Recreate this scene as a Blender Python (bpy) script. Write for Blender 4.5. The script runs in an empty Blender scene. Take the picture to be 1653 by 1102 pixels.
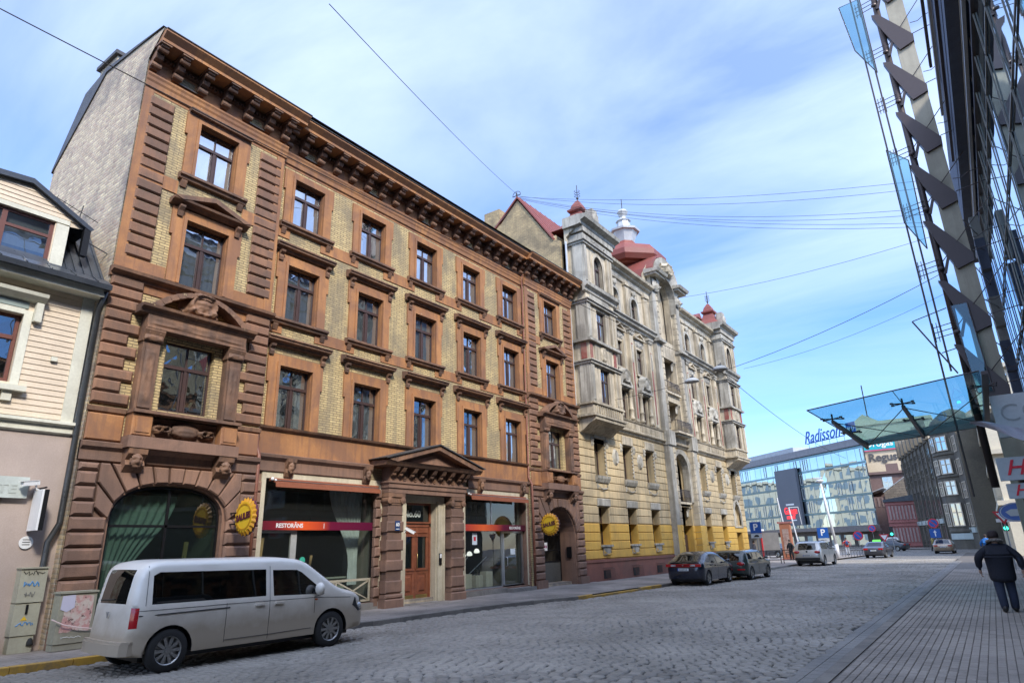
import bpy, bmesh, math, random
import numpy as np
from mathutils import Vector, Matrix, noise
from mathutils.geometry import delaunay_2d_cdt
random.seed(7)
C = bpy.context.scene.collection
sc = bpy.context.scene
PI = math.pi
def rad(a): return math.radians(a)

# ------------------------------------------------------------------ camera
cam_d = bpy.data.cameras.new('camera'); cam = bpy.data.objects.new('camera', cam_d); C.objects.link(cam)
cam_d.sensor_width = 36.0; cam_d.lens = 36.0*1031.524/1653.0
cam_d.clip_start = 0.05; cam_d.clip_end = 4000
_r = (0.81060, 0.58490, -0.02868); _d = (-0.20161, 0.23275, -0.95141); _f = (-0.54980, 0.77699, 0.30659)
cam.matrix_world = Matrix(((_r[0], -_d[0], -_f[0], 0), (_r[1], -_d[1], -_f[1], 0), (_r[2], -_d[2], -_f[2], 1.9), (0, 0, 0, 1)))
sc.camera = cam

# ------------------------------------------------------------------ light
SUN_AZ, SUN_EL = 62.0, 40.0            # degrees from -Y towards +X ; elevation
w = bpy.data.worlds.new('World'); sc.world = w; w.use_nodes = True
nt = w.node_tree; nt.nodes.clear()
out = nt.nodes.new('ShaderNodeOutputWorld'); bg = nt.nodes.new('ShaderNodeBackground')
sky = nt.nodes.new('ShaderNodeTexSky'); sky.sky_type = 'NISHITA'; sky.sun_disc = False
sky.sun_elevation = rad(SUN_EL); sky.sun_rotation = rad(180 - SUN_AZ)
sky.air_density = 1.0; sky.dust_density = 0.25; sky.ozone_density = 2.6
# thin cirrus: noise on a flattened dome direction, streaked along one axis
tc = nt.nodes.new('ShaderNodeTexCoord')
sep = nt.nodes.new('ShaderNodeSeparateXYZ'); nt.links.new(tc.outputs['Generated'], sep.inputs[0])
def wm(op, a, b=None, clamp=False):
    n = nt.nodes.new('ShaderNodeMath'); n.operation = op; n.use_clamp = clamp
    for i, v in enumerate((a, b)):
        if v is None: continue
        if isinstance(v, (int, float)): n.inputs[i].default_value = v
        else: nt.links.new(v, n.inputs[i])
    return n.outputs[0]
zc = wm('MAXIMUM', wm('ADD', sep.outputs[2], 0.12), 0.03)
cx = wm('DIVIDE', sep.outputs[0], zc); cy = wm('DIVIDE', sep.outputs[1], zc)
comb = nt.nodes.new('ShaderNodeCombineXYZ'); nt.links.new(cx, comb.inputs[0]); nt.links.new(cy, comb.inputs[1])
mp = nt.nodes.new('ShaderNodeMapping'); mp.inputs['Rotation'].default_value = (0, 0, rad(-28)); mp.inputs['Scale'].default_value = (0.75, 2.1, 1)
nt.links.new(comb.outputs[0], mp.inputs[0])
n1 = nt.nodes.new('ShaderNodeTexNoise'); n1.inputs['Scale'].default_value = 0.85; n1.inputs['Detail'].default_value = 9; n1.inputs['Roughness'].default_value = 0.55
n1.inputs['Distortion'].default_value = 0.6; nt.links.new(mp.outputs[0], n1.inputs['Vector'])
n2 = nt.nodes.new('ShaderNodeTexNoise'); n2.inputs['Scale'].default_value = 0.5; n2.inputs['Detail'].default_value = 3
nt.links.new(comb.outputs[0], n2.inputs['Vector'])
s1 = wm('ADD', wm('MULTIPLY', n1.outputs[0], 0.62), wm('MULTIPLY', n2.outputs[0], 0.38))
cov = nt.nodes.new('ShaderNodeMapRange'); cov.inputs[1].default_value = 0.38; cov.inputs[2].default_value = 0.66; cov.inputs[3].default_value = 0.16; cov.inputs[4].default_value = 0.58
nt.links.new(s1, cov.inputs[0])
mix = nt.nodes.new('ShaderNodeMix'); mix.data_type = 'RGBA'; low = nt.nodes.new('ShaderNodeMapRange'); low.inputs[1].default_value = 0.10; low.inputs[2].default_value = 0.55; low.inputs[3].default_value = 0.22; low.inputs[4].default_value = 1.0; nt.links.new(sep.outputs[2], low.inputs[0])
nt.links.new(wm('MULTIPLY', cov.outputs[0], low.outputs[0]), mix.inputs[0])
# thin cloud scatters forward: it grows brighter towards the sun's side of the sky
dp0 = nt.nodes.new('ShaderNodeVectorMath'); dp0.operation = 'DOT_PRODUCT'; nt.links.new(tc.outputs['Generated'], dp0.inputs[0])
dp0.inputs[1].default_value = (math.sin(rad(SUN_AZ))*math.cos(rad(SUN_EL)), -math.cos(rad(SUN_AZ))*math.cos(rad(SUN_EL)), math.sin(rad(SUN_EL)))
fs_ = wm('ADD', wm('MULTIPLY', wm('POWER', wm('MULTIPLY', wm('ADD', dp0.outputs['Value'], 1.0), 0.5), 2.0), 3.2), 0.72)
ccol = nt.nodes.new('ShaderNodeVectorMath'); ccol.operation = 'SCALE'; ccol.inputs[0].default_value = (4.5, 5.1, 6.2); nt.links.new(fs_, ccol.inputs['Scale'])
hs = nt.nodes.new('ShaderNodeHueSaturation'); hs.inputs['Saturation'].default_value = 1.32; nt.links.new(sky.outputs[0], hs.inputs['Color']); tn = nt.nodes.new('ShaderNodeVectorMath'); tn.operation = 'MULTIPLY'; tn.inputs[1].default_value = (0.86, 0.86, 1.06); nt.links.new(hs.outputs[0], tn.inputs[0]); nt.links.new(tn.outputs[0], mix.inputs[6]); nt.links.new(ccol.outputs[0], mix.inputs[7])
nt.links.new(mix.outputs[2], bg.inputs[0]); bg.inputs[1].default_value = 0.128
nt.links.new(bg.outputs[0], out.inputs[0])
sd = bpy.data.lights.new('sun', 'SUN'); sd.energy = 2.15; sd.angle = rad(9.0); sd.color = (1.0, 0.93, 0.82)
sun = bpy.data.objects.new('sun', sd); C.objects.link(sun)
_sv = Vector((math.sin(rad(SUN_AZ))*math.cos(rad(SUN_EL)), -math.cos(rad(SUN_AZ))*math.cos(rad(SUN_EL)), math.sin(rad(SUN_EL))))
sun.rotation_euler = _sv.to_track_quat('Z', 'Y').to_euler(); sun.location = (30, -30, 60)
sc.view_settings.view_transform = 'Standard'; sc.view_settings.look = 'None'
sc.view_settings.exposure = 1.18; sc.view_settings.gamma = 1.0; sc.view_settings.use_curve_mapping = False
sc.cycles.max_bounces = 7; sc.cycles.diffuse_bounces = 3; sc.cycles.glossy_bounces = 4; sc.cycles.transmission_bounces = 4
sc.cycles.transparent_max_bounces = 10; sc.cycles.caustics_reflective = False; sc.cycles.caustics_refractive = False
sc.cycles.sample_clamp_indirect = 6.0; sc.cycles.use_denoising = True

# ------------------------------------------------------------------ materials
MATS = {}
class NT:
    def __init__(s, name):
        s.m = bpy.data.materials.new(name); s.m.use_nodes = True; s.t = s.m.node_tree; s.t.nodes.clear()
        s.o = s.t.nodes.new('ShaderNodeOutputMaterial')
    def n(s, typ, **k):
        x = s.t.nodes.new('ShaderNode'+typ)
        for a, v in k.items(): setattr(x, a, v)
        return x
    def l(s, a, b): s.t.links.new(a, b)
    def math(s, op, a, b=0.0, clamp=False):
        x = s.n('Math', operation=op, use_clamp=clamp)
        for i, v in enumerate((a, b)):
            if isinstance(v, (int, float)): x.inputs[i].default_value = v
            else: s.l(v, x.inputs[i])
        return x.outputs[0]
    def noise(s, vec, scale, detail=4, rough=0.55, dist=0.0):
        x = s.n('TexNoise'); x.inputs['Scale'].default_value = scale; x.inputs['Detail'].default_value = detail
        x.inputs['Roughness'].default_value = rough; x.inputs['Distortion'].default_value = dist; s.l(vec, x.inputs['Vector']); return x.outputs[0]
    def ramp(s, v, a, b, c=0.0, d=1.0):
        x = s.n('MapRange'); x.inputs[1].default_value = a; x.inputs[2].default_value = b; x.inputs[3].default_value = c; x.inputs[4].default_value = d
        s.l(v, x.inputs[0]); return x.outputs[0]
    def mix(s, f, a, b, mode='MIX'):
        x = s.n('Mix', data_type='RGBA', blend_type=mode)
        if isinstance(f, (int, float)): x.inputs[0].default_value = f
        else: s.l(f, x.inputs[0])
        for i, v in ((6, a), (7, b)):
            if isinstance(v, tuple): x.inputs[i].default_value = (*v, 1) if len(v) == 3 else v
            else: s.l(v, x.inputs[i])
        return x.outputs[2]
    def scaled(s, vec, sx, sy, sz):
        x = s.n('Mapping'); x.inputs['Scale'].default_value = (sx, sy, sz); s.l(vec, x.inputs[0]); return x.outputs[0]
    def pos(s): return s.n('NewGeometry').outputs['Position']
    def bump(s, h, strength=0.3, dist=0.02):
        x = s.n('Bump'); x.inputs['Strength'].default_value = strength; x.inputs['Distance'].default_value = dist; s.l(h, x.inputs['Height']); return x.outputs[0]

def surf(name, col, col2=None, rough=0.75, scale=2.0, dirt=None, dirt_amt=0.5, streak=0.0, grain=18.0, bump=0.25, bdist=0.01, metal=0.0, rnd=0.08, peel=None, spec=0.5, coat=0.0, peel_at=0.66):
    """A weathered surface: two tones, dirt patches, run-down streaks, fine grain, peeled spots, small tone change per piece."""
    if name in MATS: return MATS[name]
    t = NT(name); p = t.pos()
    big = t.noise(p, scale, 6, 0.6); fine = t.noise(p, grain, 5, 0.6)
    c = t.mix(t.ramp(big, 0.35, 0.65), col, col2 or tuple(x*0.78 for x in col))
    c = t.mix(t.ramp(fine, 0.3, 0.7, 0.0, 0.35), c, tuple(x*0.62 for x in col))
    if dirt:
        dn = t.noise(p, scale*0.55, 7, 0.68, 0.5)
        c = t.mix(t.ramp(dn, 0.45, 0.61, 0.0, dirt_amt), c, dirt)
        if streak:
            sn = t.noise(t.scaled(p, 3.2, 3.2, 0.22), 1.6, 6, 0.65)
            c = t.mix(t.ramp(sn, 0.48, 0.61, 0.0, streak), c, dirt)
    if peel:
        pn = t.noise(p, scale*1.7, 8, 0.7, 0.3)
        c = t.mix(t.ramp(pn, peel_at, peel_at+0.015), c, peel)
    oi = t.n('ObjectInfo')
    hv = t.n('HueSaturation'); t.l(c, hv.inputs['Color']); t.l(t.ramp(oi.outputs['Random'], 0, 1, 1-rnd, 1+rnd), hv.inputs['Value'])
    b = t.n('BsdfPrincipled'); t.l(hv.outputs[0], b.inputs['Base Color'])
    t.l(t.ramp(fine, 0.3, 0.7, max(0.05, rough-0.12), min(1, rough+0.12)), b.inputs['Roughness'])
    b.inputs['Metallic'].default_value = metal; b.inputs['Specular IOR Level'].default_value = spec
    if coat: b.inputs['Coat Weight'].default_value = coat; b.inputs['Coat Roughness'].default_value = 0.06
    if bump: t.l(t.bump(t.math('ADD', fine, t.math('MULTIPLY', big, 1.5)), bump, bdist), b.inputs['Normal'])
    t.l(b.outputs[0], t.o.inputs[0]); MATS[name] = t.m; return t.m

def brickmat(name, axis, c1, c2, mortar, bw=0.27, bh=0.077, dirt=(0.12, 0.10, 0.07), dirt_amt=0.6, scale=0.9, soot=0.35, msz=0.012, rough_img=0.0):
    if name in MATS: return MATS[name]
    t = NT(name); p = t.pos(); s = t.n('SeparateXYZ'); t.l(p, s.inputs[0]); cb = t.n('CombineXYZ')
    t.l(s.outputs[axis], cb.inputs[0]); t.l(s.outputs[2], cb.inputs[1])
    v = cb.outputs[0]
    if rough_img:
        wv = t.n('VectorMath', operation='MULTIPLY_ADD'); nn = t.n('TexNoise'); nn.inputs['Scale'].default_value = 3.0; t.l(p, nn.inputs['Vector'])
        t.l(nn.outputs['Color'], wv.inputs[0]); wv.inputs[1].default_value = (rough_img,)*3; t.l(v, wv.inputs[2]); v = wv.outputs[0]
    br = t.n('TexBrick'); t.l(v, br.inputs['Vector']); br.inputs['Scale'].default_value = 1.0
    br.inputs['Brick Width'].default_value = bw; br.inputs['Row Height'].default_value = bh; br.inputs['Mortar Size'].default_value = msz
    br.inputs['Mortar Smooth'].default_value = 0.3; br.inputs['Bias'].default_value = -0.1
    br.inputs['Color1'].default_value = (*c1, 1); br.inputs['Color2'].default_value = (*c2, 1); br.inputs['Mortar'].default_value = (*mortar, 1)
    c = br.outputs['Color']
    # single darker bricks
    wn = t.n('TexWhiteNoise', noise_dimensions='2D'); fl = t.n('VectorMath', operation='DIVIDE'); t.l(v, fl.inputs[0]); fl.inputs[1].default_value = (bw, bh, 1)
    f2 = t.n('VectorMath', operation='FLOOR'); t.l(fl.outputs[0], f2.inputs[0]); t.l(f2.outputs[0], wn.inputs['Vector'])
    c = t.mix(t.ramp(wn.outputs['Value'], 0.0, 1.0, 0.0, 0.42), c, tuple(x*0.55 for x in c2))
    dn = t.noise(p, scale, 7, 0.65, 0.4)
    c = t.mix(t.ramp(dn, 0.48, 0.62, 0.0, dirt_amt), c, dirt)
    sn = t.noise(t.scaled(p, 3.0, 3.0, 0.35), 1.2, 6, 0.7)
    c = t.mix(t.ramp(sn, 0.48, 0.64, 0.0, soot), c, dirt)
    b = t.n('BsdfPrincipled'); t.l(c, b.inputs['Base Color']); b.inputs['Roughness'].default_value = 0.8
    g = t.noise(p, 40, 3)
    h = t.math('ADD', t.math('MULTIPLY', t.math('SUBTRACT', 1.0, br.outputs['Fac']), 1.0), t.math('MULTIPLY', g, 0.5))
    t.l(t.bump(h, 0.6, 0.012), b.inputs['Normal']); t.l(b.outputs[0], t.o.inputs[0]); MATS[name] = t.m; return t.m

def glassmat(name, tint=(0.5, 0.55, 0.55), refl=1.0, ior=2.0, wavy=0.15, wscale=0.8, clear=0.75, rough=0.01, gcol=(0.95, 0.97, 1.0)):
    """Window glass: Fresnel mix of a mirror-like reflection and a tinted see-through, with the slight waviness of real panes."""
    if name in MATS: return MATS[name]
    t = NT(name); p = t.pos(); n = t.noise(p, wscale, 2, 0.5)
    bp = t.bump(n, wavy, 0.1) if wavy else t.n('NewGeometry').outputs['Normal']
    lw = t.n('LayerWeight'); lw.inputs['Blend'].default_value = 0.5; t.l(bp, lw.inputs['Normal']); r0 = ((ior-1)/(ior+1))**2
    fr = t.math('ADD', r0, t.math('MULTIPLY', t.math('POWER', lw.outputs['Facing'], 4.0), 1-r0))
    gl = t.n('BsdfGlossy'); gl.inputs['Roughness'].default_value = rough; gl.inputs['Color'].default_value = (*gcol, 1); t.l(bp, gl.inputs['Normal'])
    tr = t.n('BsdfTransparent'); tr.inputs['Color'].default_value = (*[x*clear for x in tint], 1)
    df = t.n('BsdfDiffuse'); df.inputs['Color'].default_value = (*[x*0.12 for x in tint], 1)
    m0 = t.n('MixShader'); m0.inputs[0].default_value = 0.10; t.l(tr.outputs[0], m0.inputs[1]); t.l(df.outputs[0], m0.inputs[2])
    mx = t.n('MixShader'); t.l(t.math('ADD', t.math('MULTIPLY', fr, refl), (0.26 if ior > 2.05 else 0.05), True), mx.inputs[0]); t.l(m0.outputs[0], mx.inputs[1]); t.l(gl.outputs[0], mx.inputs[2])
    t.l(mx.outputs[0], t.o.inputs[0]); MATS[name] = t.m; return t.m

def plain(name, col, rough=0.5, metal=0.0, spec=0.5, coat=0.0, emit=None, es=1.0, rnd=0.0, var=0.12, grain=14.0):
    if name in MATS: return MATS[name]
    t = NT(name); b = t.n('BsdfPrincipled'); p = t.pos()
    c = t.mix(t.ramp(t.noise(p, grain, 4), 0.3, 0.7, 0, var), col, tuple(x*0.55 for x in col))
    if rnd:
        oi = t.n('ObjectInfo'); hv = t.n('HueSaturation'); t.l(c, hv.inputs['Color']); t.l(t.ramp(oi.outputs['Random'], 0, 1, 1-rnd, 1+rnd), hv.inputs['Value']); c = hv.outputs[0]
    t.l(c, b.inputs['Base Color']); b.inputs['Roughness'].default_value = rough; b.inputs['Metallic'].default_value = metal
    b.inputs['Specular IOR Level'].default_value = spec
    if coat: b.inputs['Coat Weight'].default_value = coat; b.inputs['Coat Roughness'].default_value = 0.03
    if emit: b.inputs['Emission Color'].default_value = (*emit, 1); b.inputs['Emission Strength'].default_value = es
    t.l(b.outputs[0], t.o.inputs[0]); MATS[name] = t.m; return t.m

# ------------------------------------------------------------------ mesh helpers
class M:
    def __init__(s): s.v = []; s.f = []; s.mi = []; s.cur = 0; s.smooth = False
    def add(s, vs, fs):
        b = len(s.v); s.v += [tuple(v) for v in vs]; s.f += [tuple(i+b for i in f) for f in fs]; s.mi += [s.cur]*len(fs); return s
    def box(s, x0, x1, y0, y1, z0, z1):
        vs = [(x, y, z) for x in (x0, x1) for y in (y0, y1) for z in (z0, z1)]
        return s.add(vs, [(0, 1, 3, 2), (4, 6, 7, 5), (0, 4, 5, 1), (2, 3, 7, 6), (0, 2, 6, 4), (1, 5, 7, 3)])
    def prism(s, pts, vec):
        n = len(pts); v = Vector(vec); a = [Vector(p) for p in pts]
        return s.add(a+[p+v for p in a], [tuple(range(n)), tuple(range(2*n-1, n-1, -1))]+[(i, (i+1) % n, (i+1) % n+n, i+n) for i in range(n)])
    def yz(s, pts, x0, x1): return s.prism([(x0, p[0], p[1]) for p in pts], (x1-x0, 0, 0))
    def xz(s, pts, y0, y1): return s.prism([(p[0], y0, p[1]) for p in pts], (0, y1-y0, 0))
    def xy(s, pts, z0, z1): return s.prism([(p[0], p[1], z0) for p in pts], (0, 0, z1-z0))
    def pillow(s, x0, x1, y0, y1, z0, z1, c=0.05):
        """rusticated block: sides to x1-c, chamfer to a smaller face at x1"""
        xm = x1-c
        vs = [(x0, y0, z0), (x0, y1, z0), (x0, y1, z1), (x0, y0, z1), (xm, y0, z0), (xm, y1, z0), (xm, y1, z1), (xm, y0, z1),
              (x1, y0+c, z0+c), (x1, y1-c, z0+c), (x1, y1-c, z1-c), (x1, y0+c, z1-c)]
        fs = [(8, 9, 10, 11)]
        for i in range(4):
            j = (i+1) % 4; fs += [(i, j, j+4, i+4), (i+4, j+4, j+8, i+8)]
        return s.add(vs, fs)
    def frustum_yz(s, pts, x0, x1, c):
        """polygonal block in the y-z plane with a chamfered front"""
        n = len(pts); cy = sum(p[0] for p in pts)/n; cz = sum(p[1] for p in pts)/n
        r = max(math.hypot(p[0]-cy, p[1]-cz) for p in pts); k = 1-c/r*1.35
        vs = [(x0, *p) for p in pts]+[(x1-c, *p) for p in pts]+[(x1, cy+(p[0]-cy)*k, cz+(p[1]-cz)*k) for p in pts]
        fs = [tuple(range(2*n, 3*n))]
        for i in range(n):
            j = (i+1) % n; fs += [(i, j, j+n, i+n), (i+n, j+n, j+2*n, i+2*n)]
        return s.add(vs, fs)
    def tube(s, pts, r, n=8, cap=True):
        pts = [Vector(p) for p in pts]; rr = r if isinstance(r, (list, tuple)) else [r]*len(pts); b = len(s.v); prev = None
        for i, p in enumerate(pts):
            t = (pts[min(i+1, len(pts)-1)]-pts[max(i-1, 0)]).normalized()
            u = prev if prev is not None else (Vector((0, 0, 1)) if abs(t.z) < 0.9 else Vector((1, 0, 0)))
            u = (u-t*u.dot(t)).normalized(); prev = u; w_ = t.cross(u)
            for k in range(n):
                a = 2*PI*k/n; q = p+(u*math.cos(a)+w_*math.sin(a))*rr[i]; s.v.append(tuple(q))
        for i in range(len(pts)-1):
            for k in range(n):
                k2 = (k+1) % n; s.f.append((b+i*n+k, b+i*n+k2, b+(i+1)*n+k2, b+(i+1)*n+k)); s.mi.append(s.cur)
        if cap:
            s.f.append(tuple(b+k for k in range(n))); s.f.append(tuple(b+(len(pts)-1)*n+k for k in range(n))); s.mi += [s.cur]*2
        return s
    def lathe(s, prof, c=(0, 0, 0), n=16, axis='z', sq=False, rot=0.0):
        b = len(s.v)
        for (r, h) in prof:
            for k in range(n):
                a = 2*PI*(k+0.5)/n+rot; x, y = r*math.cos(a), r*math.sin(a)
                q = (x, y, h) if axis == 'z' else ((h, x, y) if axis == 'x' else (x, h, y))
                s.v.append((q[0]+c[0], q[1]+c[1], q[2]+c[2]))
        for i in range(len(prof)-1):
            for k in range(n):
                k2 = (k+1) % n; s.f.append((b+i*n+k, b+i*n+k2, b+(i+1)*n+k2, b+(i+1)*n+k)); s.mi.append(s.cur)
        s.f.append(tuple(b+k for k in range(n))); s.f.append(tuple(b+(len(prof)-1)*n+k for k in range(n))); s.mi += [s.cur]*2
        return s
    def ball(s, c, r, n=10, m=7):
        rx, ry, rz = r if isinstance(r, tuple) else (r, r, r); b = len(s.v)
        for i in range(m+1):
            ph = PI*i/m
            for k in range(n):
                a = 2*PI*k/n; s.v.append((c[0]+rx*math.sin(ph)*math.cos(a), c[1]+ry*math.sin(ph)*math.sin(a), c[2]+rz*math.cos(ph)))
        for i in range(m):
            for k in range(n):
                k2 = (k+1) % n; s.f.append((b+i*n+k, b+i*n+k2, b+(i+1)*n+k2, b+(i+1)*n+k)); s.mi.append(s.cur)
        return s
    def mesh(s, name, mats, smooth=False):
        me = bpy.data.meshes.new(name); me.from_pydata(s.v, [], s.f)
        mats = mats if isinstance(mats, (list, tuple)) else [mats]
        for m in mats: me.materials.append(m)
        if len(mats) > 1: me.polygons.foreach_set('material_index', s.mi)
        if smooth or s.smooth:
            me.polygons.foreach_set('use_smooth', [True]*len(s.f))
        me.update(); return me
    def fixn(s, me):
        bm = bmesh.new(); bm.from_mesh(me); bmesh.ops.recalc_face_normals(bm, faces=bm.faces); bm.to_mesh(me); bm.free(); return me

WORLD = {}
def wloc(o):
    p = Vector((0, 0, 0))
    while o is not None: p += Vector(o.location); o = o.parent
    return p
def obj(name, m, mat=None, parent=None, loc=None, smooth=False, fix=True):
    """link a mesh (world coordinates when built under a placed thing) as one object"""
    if isinstance(m, M):
        off = wloc(parent) if parent is not None else Vector((0, 0, 0))
        if loc is None and (off.length > 0): m.v = [(a-off.x, b-off.y, c-off.z) for a, b, c in m.v]
        me = m.mesh(name, mat, smooth)
        if fix: m.fixn(me)
    else: me = m
    o = bpy.data.objects.new(name, me); C.objects.link(o)
    if parent is not None: o.parent = parent
    if loc is not None: o.location = loc
    return o
def thing(name, label, cat, loc=(0, 0, 0), rotz=0.0, group=None):
    o = bpy.data.objects.new(name, None); C.objects.link(o); o.location = loc; o.rotation_euler = (0, 0, rotz); o.empty_display_size = 0.2
    o['label'] = label; o['category'] = cat
    if group: o['group'] = group
    return o
def tag(o, label, cat, group=None):
    o['label'] = label; o['category'] = cat
    if group: o['group'] = group
    return o
def struct(o, kind='structure'): o['kind'] = kind; return o
def copy_tree(o, parent=None, loc=None, rot=None):
    c = o.copy(); C.objects.link(c); c.parent = parent
    if loc is not None: c.location = loc
    if rot is not None: c.rotation_euler = rot
    for ch in list(o.children): copy_tree(ch, c)
    return c
def text(body, size, mat, parent, loc, rot, name='lettering', ext=0.01, align='CENTER', shear=0.0, sx=1.0, bold=0.0, valign='CENTER'):
    cu = bpy.data.curves.new(name, 'FONT'); cu.body = body; cu.size = size; cu.extrude = ext; cu.align_x = align; cu.align_y = valign
    cu.shear = shear; cu.offset = bold; cu.materials.append(mat); cu.resolution_u = 4
    o = bpy.data.objects.new(name, cu); C.objects.link(o); me = bpy.data.meshes.new_from_object(o); bpy.data.objects.remove(o); bpy.data.curves.remove(cu)
    o = bpy.data.objects.new(name, me); C.objects.link(o); o.parent = parent; o.location = loc; o.rotation_euler = rot; o.scale = (sx, 1, 1); return o
def arch(y0, y1, z0, zs, zt, n=14, sup=2.0):
    """opening outline: flat foot at z0, springing at zs, crown at zt (superellipse)"""
    c, r = (y0+y1)/2, (y1-y0)/2; pts = [(y0, z0), (y1, z0)]
    for i in range(n+1):
        a = PI*i/n; ca, sa = math.cos(a), math.sin(a)
        pts.append((c+r*math.copysign(abs(ca)**(2/sup), ca), zs+(zt-zs)*abs(sa)**(2/sup)))
    return pts
def rect(y0, y1, z0, z1): return [(y0, z0), (y1, z0), (y1, z1), (y0, z1)]
def inside(p, poly):
    x, y = p; c = False; n = len(poly)
    for i in range(n):
        x1, y1 = poly[i]; x2, y2 = poly[(i+1) % n]
        if (y1 > y) != (y2 > y) and x < (x2-x1)*(y-y1)/(y2-y1)+x1: c = not c
    return c
def cdt(outer, holes, extra=()):
    vs = [Vector(p) for p in outer]; es = [(i, (i+1) % len(outer)) for i in range(len(outer))]
    for h in holes:
        b = len(vs); vs += [Vector(p) for p in h]; es += [(b+i, b+(i+1) % len(h)) for i in range(len(h))]
    vs += [Vector(p) for p in extra]
    v, e, f, *_ = delaunay_2d_cdt(vs, es, [], 0, 1e-5)
    return v, f
def wall(m, outer, holes, x, depth, vert=None):
    """sheet in the y-z plane at x with openings, each with reveals going back by depth"""
    v, f = cdt(outer, holes); keep = []
    for t in f:
        c = sum((v[i] for i in t), Vector((0, 0)))/len(t)
        if inside(c, outer) and not any(inside(c, h) for h in holes): keep.append(t)
    m.add([(x, p[0], p[1]) for p in v], keep)
    for h in holes:
        n = len(h); m.add([(x, *p) for p in h]+[(x-depth, *p) for p in h], [(i, (i+1) % n, (i+1) % n+n, i+n) for i in range(n)])
    return m
def profile_y(m, pts, y0, y1): return m.xz(pts, y0, y1)
def cornice(m, x, z, prof, y0, y1, mit=0.0):
    """moulding along Y: prof = [(out, height)...] from the wall, closed on the wall"""
    return m.xz([(x-0.02, z+prof[0][1])]+[(x+a, z+b) for a, b in prof]+[(x-0.02, z+prof[-1][1])], y0, y1)
def relief(name, w_, h_, d, kind, mat, seed=0, n=22, m_=22):
    """carved ornament: a height field on the y-z plane, mirrored left to right, its outline cut free"""
    rnd = random.Random(seed); blobs = []
    for i in range(14): blobs.append((rnd.uniform(0, 0.9), rnd.uniform(-0.9, 0.9), rnd.uniform(0.08, 0.22), rnd.uniform(0.25, 0.7), rnd.random() < 0.45))
    def hgt(u, v):
        a = abs(u); s_ = 0.0
        for (bu, bv, br, bh, ring) in blobs:
            q = math.hypot(a-bu, v-bv)/br
            s_ += bh*(math.exp(-((q-1)**2)*5) if ring else math.exp(-q*q*1.6))*0.6
        if kind == 'shield':
            q = math.hypot(a/0.55, v/0.75); rim = math.exp(-((q-1)**2)*22); e = 1-min(1, (a/0.95)**2.4+(abs(v)/0.98)**2.4)
            return (0.75 if q < 1 else 0)*math.cos(min(q, 1)*1.2)+rim*0.5+(s_*0.7 if q >= 1 else s_*0.15)-0.25*(e < 0.05), e > 0.02*rnd_edge(u, v)
        if kind == 'foliage': return 0.15+s_*0.9, True
        if kind == 'swag':
            c = 0.55-1.25*(1-a*a)**0.5 if a < 1 else 9; q = abs(v-c)/(0.30-0.1*a); lobes = 0.15*math.sin(a*26)
            tail = a > 0.86 and v < 0.6 and v > -0.7
            return (math.sqrt(max(0, 1-q*q))+lobes if q < 1 else (0.45 if tail else 0)), q < 1 or tail
        if kind == 'head':
            e = (a/0.8)**2+(v/1.0)**2; base = max(0, 1-e)**0.5
            eyes = -0.35*math.exp(-((a-0.3)**2+(v-0.15)**2)*60); nose = 0.45*math.exp(-(a*a*60+(v+0.05)**2*12)); br = 0.2*math.exp(-((v-0.32)**2)*60)
            mouth = -0.3*math.exp(-((v+0.45)**2*160+a*a*10)); return base+eyes+nose+br+mouth+s_*0.25, e < 1
        if kind == 'scroll':
            q1 = math.hypot(a-0.72, v+0.1); sp = 0.5*math.cos(q1*26)+0.5 if q1 < 0.32 else 0
            q2 = math.hypot(a/0.42, v/0.7); c = 0.8 if q2 < 1 else 0
            bar = 0.35 if abs(v-0.1*math.sin(a*9)) < 0.34 else 0.0
            return max(sp, c*math.cos(min(1, q2)), bar)+s_*0.3, (abs(v) < 0.5+0.35*math.cos(a*7) or q2 < 1.1 or q1 < 0.34)
        return s_, True
    def rnd_edge(u, v): return 1
    ms = M(); ids = {}
    for i in range(n+1):
        for j in range(m_+1):
            u, v = -1+2*i/n, -1+2*j/m_; h, ok = hgt(u, v); e = min(1, 6*min(1-abs(u)+0.02, 1-abs(v)+0.02))
            ids[i, j] = (len(ms.v), ok); ms.v.append((d*max(0.0, min(1.25, h*e)), u*w_/2, v*h_/2))
    for i in range(n):
        for j in range(m_):
            q = [ids[i, j], ids[i+1, j], ids[i+1, j+1], ids[i, j+1]]
            if all(k[1] for k in q): ms.f.append(tuple(k[0] for k in q)); ms.mi.append(0)
    me = ms.mesh(name, mat, True); return me
# ------------------------------------------------------------------ ground
ASPH = surf('road_bedding', (0.045, 0.042, 0.038), (0.032, 0.030, 0.028), scale=0.6, grain=60, rough=0.9, bump=0.5, dirt=(0.06, 0.055, 0.045), dirt_amt=0.4)
COBB = surf('granite_cobble', (0.31, 0.278, 0.235), (0.215, 0.195, 0.168), scale=0.45, grain=70, rough=0.62, bump=0.45, bdist=0.006, dirt=(0.12, 0.108, 0.088), dirt_amt=0.6, rnd=0.25)
PAVE = surf('left_pavement_slabs', (0.33, 0.285, 0.25), (0.25, 0.22, 0.19), scale=0.8, grain=50, rough=0.85, bump=0.4, dirt=(0.10, 0.088, 0.075), dirt_amt=0.6, rnd=0.08)
KERB = surf('granite_kerb', (0.25, 0.225, 0.19), (0.19, 0.17, 0.15), scale=2, grain=60, rough=0.8, bump=0.4, dirt=(0.10, 0.09, 0.08), dirt_amt=0.5, rnd=0.15)
YKERB = surf('worn_yellow_kerb_paint', (0.62, 0.36, 0.05), (0.50, 0.28, 0.05), scale=3, grain=40, rough=0.7, bump=0.3, dirt=(0.18, 0.14, 0.09), dirt_amt=0.7)
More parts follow.
